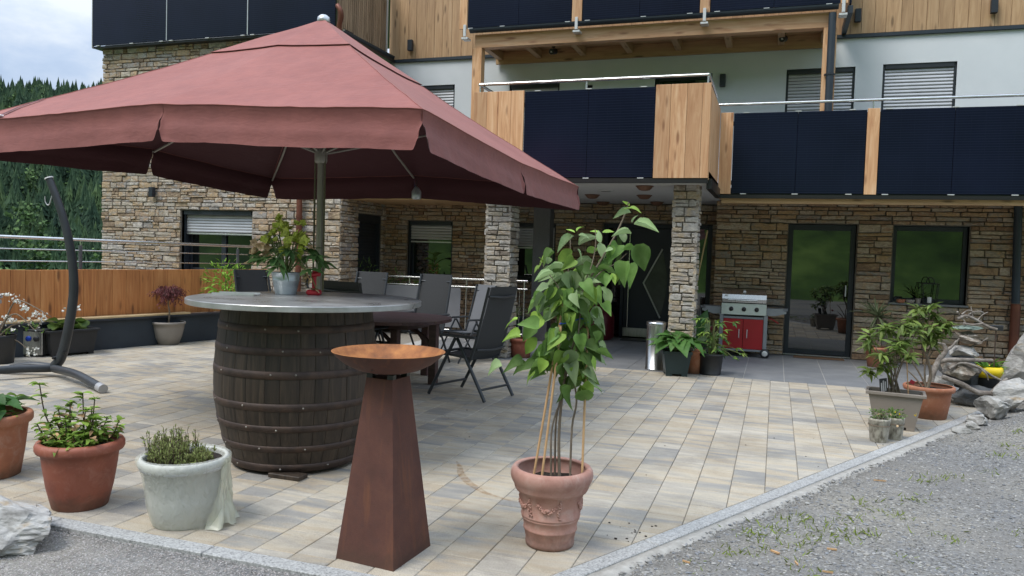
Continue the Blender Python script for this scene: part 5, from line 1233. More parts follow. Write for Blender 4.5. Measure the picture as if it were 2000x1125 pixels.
# white pot in plastic film with heather
wp = thing('white_pot', 'white plastic pot wrapped in loose clear film at the patio edge', 'flower pot', (-2.997, 3.384, 0))
prof = [(.150, 0), (.158, .006), (.186, .15), (.205, .30), (.222, .305), (.230, .318), (.232, .345), (.224, .362)]
pot(wp, prof, 'white_pot', 48, .02, .035)
def filmw(a, z): return .02*mnoise.noise(Vector((math.cos(a)*2.5, math.sin(a)*2.5, z*6)))+.012*mnoise.noise(Vector((math.cos(a)*8, math.sin(a)*8, z*5)))+.010*mnoise.noise(Vector((a*9, z*14, 3)))+(.42+.25*mnoise.noise(Vector((a*3, z*9, 5))))*max(0, math.cos(a-.1))**7*max(0, 1-z/.30)**.7*(1+.5*mnoise.noise(Vector((a*4, z*22, 1))))
MB().lathe([(.160, .002), (.172, .04), (.186, .10), (.199, .18), (.211, .26), (.224, .31), (.240, .335), (.240, .362), (.222, .374), (.205, .366), (.196, .34)], 72, capb=False, wob=filmw).obj('plastic_wrap', 'film', wp)
nx_, nz_ = 26, 22; vs = []
for j in range(nz_):
    q = j/(nz_-1)
    for i in range(nx_):
        s = i/(nx_-1)*2-1; ang_ = .32+s*(.40+.28*q*q)*(.55+.45*q); z = .36*(1-q)+.004
        rr = .242-.050*q+.085*q**2.2*(1-.5*s*s)+.026*mnoise.noise(Vector((s*5, q*3, 1)))*(.3+q)+.016*mnoise.noise(Vector((s*13, q*6, 4)))*(.3+q)+.018*math.sin(s*11+3*q)*q
        vs.append((rr*math.cos(ang_), rr*math.sin(ang_), max(.004, z+.05*q*mnoise.noise(Vector((s*4, 2, 9))))))
MB().add(vs, [(j*nx_+i, j*nx_+i+1, (j+1)*nx_+i+1, (j+1)*nx_+i) for j in range(nz_-1) for i in range(nx_-1)], True).obj('bunched_film', 'film_tail', wp)
hp = thing('heather_plant', 'low brownish green heather growing in the white wrapped pot', 'potted plant', (-2.997, 3.384, .325)); mb = MB(); r = random.Random(5); mb2 = MB()
for i in range(230):
    a = r.random()*6.28; q = .175*math.sqrt(r.random()); x, y = q*math.cos(a)-.03, q*math.sin(a); u = Vector((x, y, 0)).dot(RR); h = (r.uniform(.07, .17) if u < .02 else r.uniform(.03, .07)); tip = Vector((x+r.uniform(-.03, .03), y+r.uniform(-.03, .03), h)); mb2.tube([(x, y, -.01), tip], [.0018, .001], 4)
    for k in range(12):
        p = Vector((x, y, 0)).lerp(tip, r.uniform(.1, 1)); put_leaf(None, p, rv(r, .7)+ZZ*.7, rv(r), r.uniform(.014, .026), 'lance', None, r, joined=mb)
stuff(mb.obj('foliage', 'heather', hp)); mb2.obj('stems', 'dark_stem', hp)

# red terracotta pots on the left
HP = Vector((-3.712, 3.364, 0))
hy = thing('terracotta_pot', 'round red terracotta pot holding a leafy hydrangea near the pale rock', 'flower pot', HP)
hy.scale = (.93, .93, .97); pot(hy, [(.150, 0), (.156, .004), (.185, .12), (.205, .24), (.212, .30), (.214, .325), (.240, .332), (.247, .345), (.247, .37), (.238, .386), (.226, .39)], 'terra', 48, .022, .05)
hg = thing('hydrangea', 'young hydrangea with dark stems and lime green leaves in red pot', 'potted plant', HP+ZZ*.34); r = random.Random(91)
tips = [(-.20, .30, -.02), (-.18, .16, .05), (-.25, .12, 0), (-.13, .22, 0), (-.09, .24, .05), (.0, .30, .02), (.045, .22, -.03), (.08, .28, 0), (.10, .18, -.05), (-.03, .17, -.1), (.15, .12, -.04), (.22, .16, 0), (-.16, .07, -.1), (.03, .10, -.14), (-.08, .11, -.15), (.12, .06, -.12), (.0, .2, .12), (.1, .15, .1), (-.12, .18, .1), (.18, .08, .06), (-.05, .06, -.17), (.06, .05, -.17)]
tips[0] = (-.225+.0, .36, -.02)
for (u, z, w) in tips:
    b0 = W3(u*.35+r.uniform(-.03, .03), w*.4, 0); P = W3(u, w, z); mm = b0.lerp(P, .5)+W3(u*.12, 0, -.01)
    st_ = bezier([b0, mm, P], 5); MB().tube(st_, lerp(.0048, .003, len(st_)), 6).obj('stem', 'dark_stem', hg)
    for k in range(5):
        a = r.random()*6.28; put_leaf(hg, P-ZZ*r.uniform(0, .02), Vector((math.cos(a), math.sin(a), r.uniform(-.1, .7))), ZZ+rv(r, .3), r.uniform(.035, .065), 'ovate', 'hydra', r)
    for k in range(17):
        t = r.uniform(.25, .97); a = r.random()*6.28; put_leaf(hg, st_[int(t*(len(st_)-1))], Vector((math.cos(a), math.sin(a), r.uniform(-.4, .5))), ZZ+rv(r, .4), r.uniform(.03, .07), 'ovate', 'dead_leaf' if r.random() < .12 else 'hydra', r)
for k in range(95):
    a = r.random()*6.28; q = r.uniform(.02, .20); put_leaf(hg, (q*math.cos(a), q*math.sin(a), r.uniform(.0, .13)), Vector((math.cos(a), math.sin(a), r.uniform(-.2, .6))), ZZ+rv(r, .5), r.uniform(.035, .06), 'ovate', 'dead_leaf' if r.random() < .45 else 'hydra', r)
H2 = Vector((-4.70, 3.56, 0))
h2 = thing('terracotta_pot', 'orange terracotta pot with hosta cut off by the left frame edge', 'flower pot', H2)
pot(h2, [(.175, 0), (.182, .004), (.205, .15), (.222, .30), (.226, .335), (.245, .34), (.252, .352), (.252, .385), (.245, .397), (.232, .40)], 'terra_orange', 48, .022, .06)
hs = thing('hosta', 'broad leaved green hosta and light hydrangea shoots in the orange pot', 'potted plant', H2+ZZ*.345)
def hosta(t, n, ln, seed, m='hosta', spread=1., rise=.9, stem=.12):
    r = random.Random(seed)
    for i in range(n):
        a = i*2.4+r.uniform(-.3, .3); q = (i+.5)/n; b = Vector((.03*math.cos(a), .03*math.sin(a), 0)); el = rise*(1.15-q*.9)
        p = Vector((math.cos(a)*(.25+q)*stem*spread, math.sin(a)*(.25+q)*stem*spread, stem*(.5+el*.7))); MB().tube(bezier([b, b.lerp(p, .5)+ZZ*.03, p], 4), .004, 5).obj('stem', 'green_stem', t)
        put_leaf(t, p, Vector((math.cos(a), math.sin(a), r.uniform(-.35, .35)*rise)), ZZ+rv(r, .25)-Vector((math.cos(a), math.sin(a), 0))*.2, ln*r.uniform(.75, 1.1), 'round', m, r)
hosta(hs, 15, .17, 4, 'hosta', 1.15)
r = random.Random(6)
for k in range(40):
    a = r.random()*6.28; q = r.uniform(.02, .2); put_leaf(hs, (q*math.cos(a)+.03, q*math.sin(a), r.uniform(.03, .17)), Vector((math.cos(a), math.sin(a), r.uniform(-.1, .6))), ZZ+rv(r, .4), r.uniform(.05, .085), 'ovate', 'hydra', r)
rock('pale_rock', 'large pale white rock with ochre edge at the bottom left corner', 'rock', (-3.76, 2.79, -.08), (.47, .29, .16), 'rock_white', 3, (.1, .10, .30), 5, None, .2)
# ================================================================== LEFT SIDE
F0 = Vector((-9.206, 7.138, 0)); FD = Vector((-8.474+9.206, 9.961-7.138, 0)).normalized(); FN = Vector((FD.y, -FD.x, 0)); fa = math.atan2(FD.y, FD.x)
fence = thing('board_fence', 'orange larch board fence on a dark plinth along the left patio edge', 'fence', F0, fa)   # local x along the fence, -y towards the patio
x = -2.2; r = random.Random(2)
while x < 4.1:
    w = r.choice((.15, .18, .20, .22)); MB().box(x+.0015, x+w-.0015, .0, .022, .43, 1.10+r.uniform(-.004, .004), .003).obj('board', 'fence', fence); x += w
MB().box(-2.2, 4.1, .03, .07, .6, .68).box(-2.2, 4.1, .03, .07, .95, 1.03).obj('batten', 'fence', fence)
MB().box(-2.2, 4.1, -.16, .0, -.15, .395, .004).obj('plinth', 'anth_wall', fence); MB().box(-2.2, 4.12, -.20, .0, .397, .428, .004).obj('plinth_cap', 'anthracite', fence)
t = MB().box(-2.2, 2.55, -.19, -.035, .432, .458, .003).obj('pale_plank', 'pale_wood', None, F0); t.rotation_euler = (0, 0, fa); tag(t, 'long pale planed plank lying on the fence plinth', 'plank')
rl = thing('terrace_railing', 'stainless steel railing with two cross wires behind the board fence', 'railing', F0+FN*(-.3), fa)
MB().tube([(-2.2, 0, 1.545), (4.05, 0, 1.475)], .022, 12).obj('handrail', 'steel_h', rl)
for z0, z1 in ((1.38, 1.34), (1.22, 1.185)): MB().tube([(-2.2, 0, z0), (3.95, 0, z1)], .008, 8).obj('cross_wire', 'steel_h', rl)
for x in (-1.4, 1.15, 3.75): MB().tube([(x, 0, .6), (x, 0, 1.43)], .024, 10).obj('post', 'granite_dark', rl); MB().tube([(x, 0, 1.43), (x, 0, 1.49)], .010, 8).obj('post_pin', 'steel_h', rl)
# low stone wall and shrub at the far fence end
E0 = F0+FD*4.4
lw = thing('low_stone_wall', 'low pale stone wall end behind the zinc bucket', 'wall', (E0.x+.15, E0.y+.35, 0)); MB().box(0, 1.2, 0, .3, -.3, .82).obj('wall_core', 'mortar', lw); lay(courses(0, 1.2, 0, .82, [], (.05, .10), (.1, .25), 81), (0, 0, 0), 0, lw, 'stone_pale', 81)
def bush(t, c, rad, n, ln, shape, m, seed, stems=6, single=0, stemm='bark', up=.3):
    r = random.Random(seed); mb = MB(); sm_ = MB()
    for k in range(stems):
        d = Vector((r.uniform(-.6, .6)*rad[0], r.uniform(-.6, .6)*rad[1], c[2]+r.uniform(-.2, .6)*rad[2])); sm_.tube(bezier([(r.uniform(-.03, .03), r.uniform(-.03, .03), 0), (d.x*.4, d.y*.4, d.z*.55), (d.x+c[0], d.y+c[1], d.z)], 4), lerp(.008, .003, 9), 5)
    sm_.obj('stems', stemm, t)
    for i in range(n):
        u = rv(r).normalized()*r.random()**.45; p = Vector((c[0]+u.x*rad[0], c[1]+u.y*rad[1], c[2]+u.z*rad[2])); d = Vector((u.x, u.y, u.z*.5+up))+rv(r, .5)
        if i < single: put_leaf(t, p, d, ZZ+rv(r, .6), ln*r.uniform(.7, 1.2), shape, m, r)
        else: put_leaf(t, p, d, ZZ+rv(r, .6), ln*r.uniform(.7, 1.2), shape, m, r, joined=mb)
    if mb.v: stuff(mb.obj('foliage', m, t))
t = thing('shrub', 'bright green leafy shrub at the far end of the board fence', 'shrub', (-7.9, 9.75, .35)); bush(t, (0, 0, .55), (.36, .3, .38), 420, .085, 'lance', 'bright_shrub', 6)
# maple
MP = Vector((-8.47, 9.2, 0)); t = thing('round_planter', 'taupe round planter with red maple against the fence plinth', 'flower pot', MP)
pot(t, [(.13, 0), (.14, .004), (.19, .12), (.215, .24), (.222, .30), (.238, .305), (.24, .335), (.23, .34)], 'maple_pot', 40, .02, .03)
t = thing('red_maple', 'small weeping red laceleaf maple in the taupe planter', 'potted plant', MP+ZZ*.31); MB().tube(bezier([(0, 0, 0), (.015, 0, .16), (-.01, 0, .30), (.01, 0, .40)], 5), lerp(.014, .008, 16), 7).obj('trunk', 'bark', t); r = random.Random(3); mb = MB(); tw = MB()
for k in range(26):
    a = r.random()*6.28; q = r.uniform(.10, .34); P = [Vector((0, 0, .34)), Vector((math.cos(a)*q*.5, math.sin(a)*q*.5, .50+r.uniform(-.04, .06))), Vector((math.cos(a)*q, math.sin(a)*q, .40+r.uniform(-.12, .10)))]; pts = bezier(P, 7); tw.tube(pts, .003, 4)
    for j in range(46):
        p = pts[r.randrange(3, len(pts))]+rv(r, .045); put_leaf(None, p, Vector((math.cos(a)*.5, math.sin(a)*.5, -.7))+rv(r, .6), rv(r)+ZZ, r.uniform(.035, .06), 'lance', None, r, joined=mb, wscale=.8)
stuff(mb.obj('foliage', 'maple', t)); tw.obj('twigs', 'dark_stem', t)
# black trough with bergenia
TP = Vector((-8.72, 7.72, 0)); t = thing('planter_trough', 'black tapered trough with footed base in front of the fence', 'planter', TP, fa)
def trough(t, w, d, h, m, foot=.03, tw_=.86, td=.8, rim=.02):
    mb = MB(); mb.frustum(w*tw_, d*td, w, d, foot, h, cap=False); mb.frustum(w*tw_-.02, d*td-.02, w-.03, d-.03, foot+.01, h, cap=False); mb.obj('trough_wall', m, t)
    MB().box(-w/2-rim, w/2+rim, -d/2-rim, -d/2+.008, h-.03, h, .004).box(-w/2-rim, w/2+rim, d/2-.008, d/2+rim, h-.03, h, .004).box(-w/2-rim, -w/2+.008, -d/2+.009, d/2-.009, h-.031, h-.001, .004).box(w/2-.008, w/2+rim, -d/2+.009, d/2-.009, h-.031, h-.001, .004).obj('rim', m, t)
    for sx in (-1, 1):
        for sy in (-1, 1): a, b = sx*w*tw_/2, sy*d*td/2; MB().box(min(a, a-sx*.07), max(a, a-sx*.07), min(b, b-sy*.05), max(b, b-sy*.05), 0, foot+.004, .003).obj('foot', m, t)
    MB().box(-w/2+.02, w/2-.02, -d/2+.02, d/2-.02, h-.06, h-.04).obj('soil', 'soil', t)
trough(t, .62, .26, .34, 'black_plastic', .03)
t = thing('bergenia', 'broad leaved bergenia with one white flower head in the black trough', 'potted plant', TP+ZZ*.31, fa); r = random.Random(8)
for i in range(22):
    x = r.uniform(-.24, .24); a = r.uniform(0, 6.28); p = Vector((x, r.uniform(-.06, .06), r.uniform(.02, .12))); put_leaf(t, p, Vector((math.cos(a)+x, math.sin(a)*.8, r.uniform(.1, .9))), ZZ+rv(r, .5), r.uniform(.13, .19), 'round', 'bergenia', r)
MB().tube([(.02, 0, .05), (.03, 0, .27)], .006, 6).obj('flower_stalk', 'cloth_dark', t)
def blossoms(t, c, rad, n, s, seed, m='blossom', into=None):
    r = random.Random(seed); mb = into or MB()
    for i in range(n):
        p = Vector(c)+Vector((r.gauss(0, rad[0]), r.gauss(0, rad[1]), r.gauss(0, rad[2]))); ax = rv(r).normalized(); q = ax.orthogonal().normalized(); q2 = ax.cross(q)
        for k in range(5): a = k*1.2566; put_leaf(None, p, q*math.cos(a)+q2*math.sin(a)+ax*.3, ax, s, 'petal', None, r, joined=mb)
    if into is None: stuff(mb.obj('blossom_cluster', m, t))
blossoms(t, (.03, 0, .29), (.045, .03, .018), 22, .02, 3)
# black bucket with blossoming branch, heater box
BB = Vector((-8.78, 6.80, 0)); t = thing('black_bucket', 'black bucket at the left frame edge holding a blossoming branch', 'bucket', BB); pot(t, [(.145, 0), (.15, .004), (.175, .30), (.182, .335), (.178, .34)], 'black_plastic', 32, .012, .05)
MB().tube(bezier([(.12, -.12, .30), (.17, -.17, .20), (.05, -.20, .16), (-.1, -.15, .30)], 6), .004, 6).obj('bucket_handle', 'alu', t)
t = thing('blossom_branch', 'arching branches covered in white blossom rising from the black bucket', 'potted plant', BB+ZZ*.3); r = random.Random(12)
def BPX(px, py, w=0): return W3((px-8)/163., w, (660-py)/163.)
for pts in ([(5, 655), (15, 630), (30, 595), (45, 585), (70, 592), (95, 605), (110, 615)], [(5, 655), (12, 630), (35, 612), (60, 625), (80, 640), (95, 622)], [(10, 655), (30, 635), (55, 628), (75, 622)], [(0, 655), (-10, 610), (5, 580), (25, 573)], [(15, 655), (40, 665), (60, 680)]):
    P = [BPX(x, y, .03*math.sin(i)) for i, (x, y) in enumerate(pts)]; b_ = bezier(P, 5); MB().tube(b_, lerp(.012, .004, len(b_)), 6).obj('branch', 'bark', t)
bm_ = MB()
for i, (x, y, n) in enumerate(((25, 575, 14), (35, 585, 12), (45, 590, 12), (55, 600, 10), (70, 600, 14), (82, 608, 16), (92, 612, 12), (20, 620, 22), (30, 624, 16), (8, 632, 8), (25, 640, 4), (62, 627, 5), (37, 638, 4), (88, 625, 6), (100, 610, 6), (68, 683, 12), (75, 690, 8), (3, 655, 8), (12, 660, 4), (78, 638, 3))): blossoms(t, BPX(x, y, r.uniform(-.05, .05)), (.03, .03, .025), n, .017, 20+i, into=bm_)
stuff(bm_.obj('blossoms', 'blossom', t))
mb = MB()
for k in range(30): x, y = r.choice(((30, 640), (60, 635), (75, 630), (88, 640), (20, 650))); put_leaf(None, BPX(x+r.uniform(-10, 10), y+r.uniform(-8, 8), r.uniform(-.05, .05)), rv(r), rv(r), .05, 'ovate', None, r, joined=mb)
stuff(mb.obj('foliage', 'shrub', t))
HB = Vector((-8.90, 7.32, 0)); t = thing('steel_control_box', 'stainless steel box with a blue and a black knob by the fence', 'control box', HB, .30)
MB().box(-.11, .14, 0, .25, .03, .33, .006).obj('housing', 'steel', t); MB().box(-.12, .15, -.005, .26, .33, .352, .005).obj('lid', 'black_plastic', t); MB().box(-.10, .13, .01, .24, .0, .03).obj('base', 'black_plastic', t)
kn = MB().lathe([(.035, 0), (.035, .012), (.028, .02), (.0, .02)], 18)
for x, m in ((-.035, 'blue'), (.065, 'black_plastic')):
    o = kn.obj('knob', m, t); o.rotation_euler = (pi/2, 0, 0); o.location = (x, -.001, .235)
# hammock chair stand
hm = thing('hammock_stand', 'dark grey curved hammock chair stand with a three legged base', 'hammock stand', (-7.45, 6.43, 0))
st_ = bezier([W3(-.02, 0, .10), W3(.07, 0, .26), W3(.165, 0, .72), W3(.188, 0, 1.07), W3(.140, 0, 1.46), W3(.045, 0, 1.82), W3(-.085, 0, 2.165)], 8)
MB().tube(st_, lerp(.055, .038, len(st_)), 16).obj('stem', 'chair_metal', hm); MB().tube([st_[-1], st_[-1]+(st_[-1]-st_[-2]).normalized()*.012], .044, 16).obj('end_cap', 'cap_white', hm)
MB().tube(bezier([W3(-.04, -.02, 1.98), W3(-.075, -.02, 1.88), W3(-.11, -.02, 1.90), W3(-.12, -.02, 1.97)], 6), .006, 6).obj('hook', 'alu', hm)
MB().tube([W3(.10, 0, .27), W3(.13, -.075, .27)], .014, 8).obj('bolt', 'black_metal', hm); MB().tube([W3(.03, 0, .21), W3(.0, -.07, .21)], .014, 8).obj('bolt', 'black_metal', hm)
ft = [([W3(-.02, -.02, .09), W3(.2, -.25, .10), W3(.50, -.6, .07)], Vector((-6.28, 5.93, .05))), ([W3(-.02, 0, .09), W3(-.25, -.25, .09)], Vector((-8.0, 5.55, .05))), ([W3(-.02, .02, .09), W3(-.25, .05, .10)], Vector((-8.02, 6.30, .05)))]
for pts, end in ft:
    e_ = end-Vector((-7.45, 6.43, 0)); P = bezier([pts[0], pts[0].lerp(e_, .5)+ZZ*.035, e_], 6); MB().tube(P, .043, 14).obj('foot_tube', 'chair_metal', hm); dv = (P[-1]-P[-2]).normalized(); MB().tube([P[-1]-dv*.05, P[-1]+dv*.05], .0465, 14).obj('foot_cap', 'tube_grey', hm)
t = thing('lounge_frame', 'pale grey bent tube frame ends at the left frame edge by the fence', 'garden lounger', (-8.9, 6.9, 0))
for z, w in ((.80, 0), (.735, -.02)): MB().tube(bezier([W3(-.75, w-.1, z-.10), W3(-.3, w-.04, z-.06), W3(0.02, w, z+.0)], 6), .028, 12).obj('frame_tube', 'tube_grey', t)
MB().tube([W3(-.7, -.1, 0), W3(-.7, -.1, .66)], .026, 10).obj('leg', 'tube_grey', t); MB().tube([W3(-.7, .35, 0), W3(-.7, .35, .66)], .026, 10).obj('leg', 'tube_grey', t); MB().tube([W3(-.7, -.1, .66), W3(-.7, .35, .66)], .026, 10).obj('cross_tube', 'tube_grey', t)

# ================================================================== DINING GROUP
DT = Vector((-4.52, 8.12, 0)); dt = thing('dining_table', 'dark purple brown oval wooden garden table behind the barrel', 'table', DT)
for i in range(9):                      # planks of the oval top
    y0, y1 = -.72+i*.16, -.72+(i+1)*.16-.004; pts = []
    hx = lambda y: .97*math.sqrt(max(.03, 1-(abs(y)/.76)**2.6))
    ys_ = lerp(y0, y1, 5); poly = [(hx(y), y) for y in ys_]+[(-hx(y), y) for y in ys_[::-1]]
    MB().prism(poly, .685, .72).obj('plank', 'table_wood', dt)
MB().box(-.7, .7, -.4, .4, .62, .684).obj('apron', 'table_wood', dt)
for x, y in ((.90, -.14), (.52, -.34), (-.5, -.34), (-.75, .3), (.55, .4)):
    MB().box(x-.045, x+.045, y-.045, y+.045, 0, .62 if abs(x) < .7 else .684, .006).obj('leg', 'table_wood', dt)
    MB().tube(bezier([(x, y, .38), (x-.12*(1 if x > 0 else -1), y, .53), (x-.3*(1 if x > 0 else -1), y, .62)], 5), .025, 6).obj('bracket', 'table_wood', dt)
def chair_proto(label, grp):
    t = thing('garden_chair', label, 'chair', (0, 0, 0), 0, grp); m = 'chair_metal'
    for s in (-1, 1):
        y = s*.275
        MB().tube([(.02, y, .625), (.36, y, .012)], .0175, 8, sx=.8).obj('leg', m, t); MB().tube([(.02, y-s*.03, .625), (-.355, y-s*.03, .012)], .0175, 8, sx=.8).obj('leg', m, t)
        MB().box(-.24, .20, y-.028, y+.028, .635, .662, .009).obj('armrest', m, t)
        MB().tube(bezier([(-.12, s*.235, .36), (-.205, s*.24, .55), (-.30, s*.24, .90), (-.365, s*.235, 1.16)], 4), .0155, 8).obj('back_post', m, t)
        MB().tube([(-.18, s*.235, .43), (.29, s*.235, .455)], .015, 8).obj('seat_rail', m, t)
    MB().tube([(.29, -.235, .455), (.29, .235, .455)], .015, 8).obj('front_rail', m, t)
    MB().tube([(.30, -.275, .11), (.30, .275, .11)], .013, 8).obj('stretcher', m, t); MB().tube([(-.285, -.245, .12), (-.285, .245, .12)], .013, 8).obj('stretcher', m, t)
    MB().tube(bezier([(-.355, -.225, 1.07), (-.385, 0, 1.06), (-.355, .225, 1.07)], 5), .012, 8).obj('back_bar', m, t); MB().tube(bezier([(-.23, -.23, .52), (-.255, 0, .51), (-.23, .23, .52)], 5), .012, 8).obj('back_bar', m, t)
    vs = []
    P = bezier([(-.145, 0, .41), (-.205, 0, .58), (-.30, 0, .90), (-.368, 0, 1.165)], 6)
    for p in P:
        for k in range(9): y = -.228+.057*k; vs.append((p.x+.010*math.cos(y*6.5)-.016, y, p.z))
    MB().add(vs, [(i*9+k, i*9+k+1, (i+1)*9+k+1, (i+1)*9+k) for i in range(len(P)-1) for k in range(8)], True).obj('back_mesh', 'chair_mesh', t)
    vs = []
    for i in range(9):
        for k in range(9): x = -.20+.49*i/8; y = -.228+.057*k; vs.append((x, y, .43+.025*(i/8)-.02*math.cos(y*6)))
    MB().add(vs, [(i*9+k, (i+1)*9+k, (i+1)*9+k+1, i*9+k+1) for i in range(8) for k in range(8)], True).obj('seat_mesh', 'chair_mesh', t)
    return t
def dup(root, loc, rz, label, sc=1.):
    c = root.copy(); COL.objects.link(c); c.location = loc; c.rotation_euler = (0, 0, rz); c['label'] = label; c.scale = (sc, sc, sc)
    for ch in list(root.children):
        d = ch.copy(); COL.objects.link(d); d.parent = c
    return c
ch0 = chair_proto('dark grey folding garden chair at the right end of the table, seen from behind', 'dark garden chairs around the table')
ch0.location = (-2.975, 7.555, 0); ch0.rotation_euler = (0, 0, math.radians(163.6))
dup(ch0, (-4.42, 9.30, 0), math.radians(-97), 'dark grey garden chair behind the table with tall back next to the pale chair', 1.02)
dup(ch0, (-5.32, 9.2, 0), math.radians(-93), 'dark grey garden chair behind the table beside the parasol pole', 1.02)
dup(ch0, (-4.36, 7.58, 0), math.radians(88), 'dark grey garden chair with its back just above the steel tabletop rim', .99)
dup(ch0, (-6.14, 8.37, 0), math.radians(-20), 'dark grey garden chair at the left table end behind the zinc bucket', 1.02)
c = dup(ch0, (-4.02, 9.95, 0), math.radians(-120), 'pale grey garden chair turned sideways behind the nearest dark chair', .9)
for o in c.children:
    if o.name.startswith(('back_mesh', 'seat_mesh')): o.data = o.data.copy(); o.data.materials[0] = MT['chair_mesh_light']
# recess railing with fabric screen
rl = thing('porch_railing', 'stainless railing with grey fabric screen in front of the left recess', 'railing', (-5.4, 12.55, 0))
MB().tube([(-2.0, 0, 1.015), (1.42, 0, 1.035)], .020, 10).obj('handrail', 'steel_h', rl); MB().tube([(-2.0, 0, .88), (1.42, 0, .895)], .016, 10).obj('lower_rail', 'steel_h', rl); MB().tube([(-2.0, 0, .12), (1.42, 0, .12)], .014, 8).obj('bottom_rail', 'steel_h', rl)
for x in (-1.9, -.8, .3, 1.36): MB().tube([(x, 0, 0), (x, 0, 1.02)], .016, 8).obj('post', 'steel_h', rl)
for k in range(5): x = .72+k*.14; MB().tube([(x, 0, .12), (x, 0, .88)], .006, 6).obj('bar', 'steel_h', rl)
n = 40; vs = []
for j in range(8):
    for i in range(n): x = -1.85+2.05*i/(n-1); vs.append((x, -.02+.02*mnoise.noise(Vector((x*3+j*.25, j*.4, 2))), .87-.70*j/7))
MB().add(vs, [(j*n+i, j*n+i+1, (j+1)*n+i+1, (j+1)*n+i) for j in range(7) for i in range(n-1)], True).obj('fabric_screen', 'screen', rl)
t = tag(MB().box(-.15, .15, -.12, .12, 0, 2.36, .006).obj('granite_post', 'granite_dark', None, (-3.86, 12.98, 0)), 'dark speckled granite post right of the left stone pillar', 'post')
for (x, y, h, n, m, lab, sd_, ln) in ((-7.0, 12.35, 1.18, 330, 'shrub', 'fine leaved green shrub in front of the dark shuttered side door', 1, .07), (-6.55, 12.8, 1.02, 220, 'shrub', 'low rounded green shrub behind the porch railing', 2, .08), (-6.05, 12.85, .95, 200, 'bright_shrub', 'fresh green shrub behind the porch railing nearest the left window', 3, .08)):
    t = thing('shrub', lab, 'shrub', (x, y, 0)); bush(t, (0, 0, h*.72), (.27, .2, h*.42), n, ln, 'lance', m, sd_)
RP = Vector((-5.86, 12.85, 0)); t = thing('rubber_plant', 'broad leaved rubber plant standing before the left recess window', 'potted plant', RP); MB().tube([(0, 0, 0), (.02, 0, .8), (0, 0, 1.35)], [.014, .01, .006], 6).obj('stem', 'bark', t); MB().frustum(.2, .2, .26, .26, 0, .28).obj('pot', 'black_plastic', t); r = random.Random(2)
for k in range(13): a = k*2.4; z = .88+.045*k; put_leaf(t, (0, 0, z), Vector((math.cos(a), math.sin(a), r.uniform(.3, 1.0))), ZZ+rv(r, .3), r.uniform(.18, .27), 'ovate', 'shrub', r)
# things around the railing end
t = thing('slatted_crate', 'orange slatted wooden crate glimpsed between the two right chairs', 'crate', (-4.36, 11.9, 0), .3)
for k in range(6): MB().box(-.2, .2, -.15, .15, .38+k*.088, .38+k*.088+.08, .006).obj('slat', 'ochre', t)
MB().box(-.19, .19, -.14, .14, 0, .379).obj('base', 'black_plastic', t)
P_ = Vector((-4.25, 12.72, 0)); t = thing('teal_pot', 'dark teal pot with spiky plant behind the railing bars', 'flower pot', P_); pot(t, [(.13, 0), (.17, .38), (.185, .39), (.185, .43)], 'green_plastic', 28, .015, .03)
t = thing('spider_plant', 'spiky narrow leaved plant in the teal pot behind railing bars', 'potted plant', P_+ZZ*.39); r = random.Random(4)
for k in range(40): a = r.random()*6.28; put_leaf(t, (0, 0, 0), Vector((math.cos(a), math.sin(a), r.uniform(.3, 1.8))), ZZ+rv(r, .2), r.uniform(.25, .42), 'strap', 'yucca', r)
P_ = Vector((-3.46, 10.68, 0)); t = thing('terracotta_pot', 'small empty red terracotta pot beside the left stone pillar', 'flower pot', P_); pot(t, [(.13, 0), (.135, .004), (.16, .20), (.163, .235), (.182, .24), (.184, .275), (.175, .28)], 'terra', 32, .016, .05)
P_ = Vector((-3.55, 12.75, 0)); t = tag(MB().lathe([(.06, 0), (.085, .03), (.09, .10), (.05, .19), (.035, .25), (.045, .28), (.04, .285), (.02, .25)], 24).obj('blue_vase', 'blue', None, P_), 'cobalt blue vase on the floor beside the granite post', 'vase')
t = thing('leather_bag', 'dark red leather bag slumped on the porch floor beside the entrance', 'bag', (-2.98, 13.72, 0)); MB().lathe([(.22, 0), (.27, .06), (.28, .2), (.26, .42), (.20, .56), (.08, .62), (0, .63)], 26, wob=lambda a, z: .05*mnoise.noise(Vector((math.cos(a)*2, math.sin(a)*2, z*6)))).obj('bag_body', 'cloth_dark', t); MB().tube(bezier([(-.12, -.2, .45), (-.1, -.27, .66), (.1, -.27, .66), (.12, -.2, .45)], 6), .012, 6).obj('bag_handle', 'cloth_dark', t)

# ================================================================== ENTRANCE, GRILL, RIGHT SIDE
t = thing('steel_bin', 'tall cylindrical brushed steel bin standing left of the pillar', 'bin', (-1.49, 10.47, 0)); MB().lathe([(.125, 0), (.13, .004), (.128, .02), (.124, .022), (.124, .60)], 40).obj('bin_body', 'steel', t); MB().lathe([(.128, .60), (.130, .605), (.130, .645), (.122, .648), (.118, .63), (0, .63)], 40, capb=False).obj('bin_lid', 'steel', t); MB().lathe([(.127, 0), (.129, .012), (.126, .014)], 40).obj('base_ring', 'black_plastic', t)
GP = Vector((-1.175, 10.14, 0)); t = thing('square_planter', 'dark teal square planter with a hosta in front of the pillar', 'planter', GP, .25); MB().frustum(.27, .27, .355, .355, .03, .32, cap=False).frustum(.25, .25, .33, .33, .04, .32, cap=False).obj('planter_wall', 'green_plastic', t)
MB().box(-.185, .185, -.185, -.16, .285, .325, .004).box(-.185, .185, .16, .185, .285, .325, .004).box(-.185, -.16, -.159, .159, .286, .324, .003).box(.16, .185, -.159, .159, .286, .324, .003).obj('rim', 'green_plastic', t)
for sx in (-1, 1):
    for sy in (-1, 1): MB().box(min(sx*.135, sx*.06), max(sx*.135, sx*.06), min(sy*.135, sy*.06), max(sy*.135, sy*.06), 0, .034, .003).obj('foot', 'green_plastic', t)
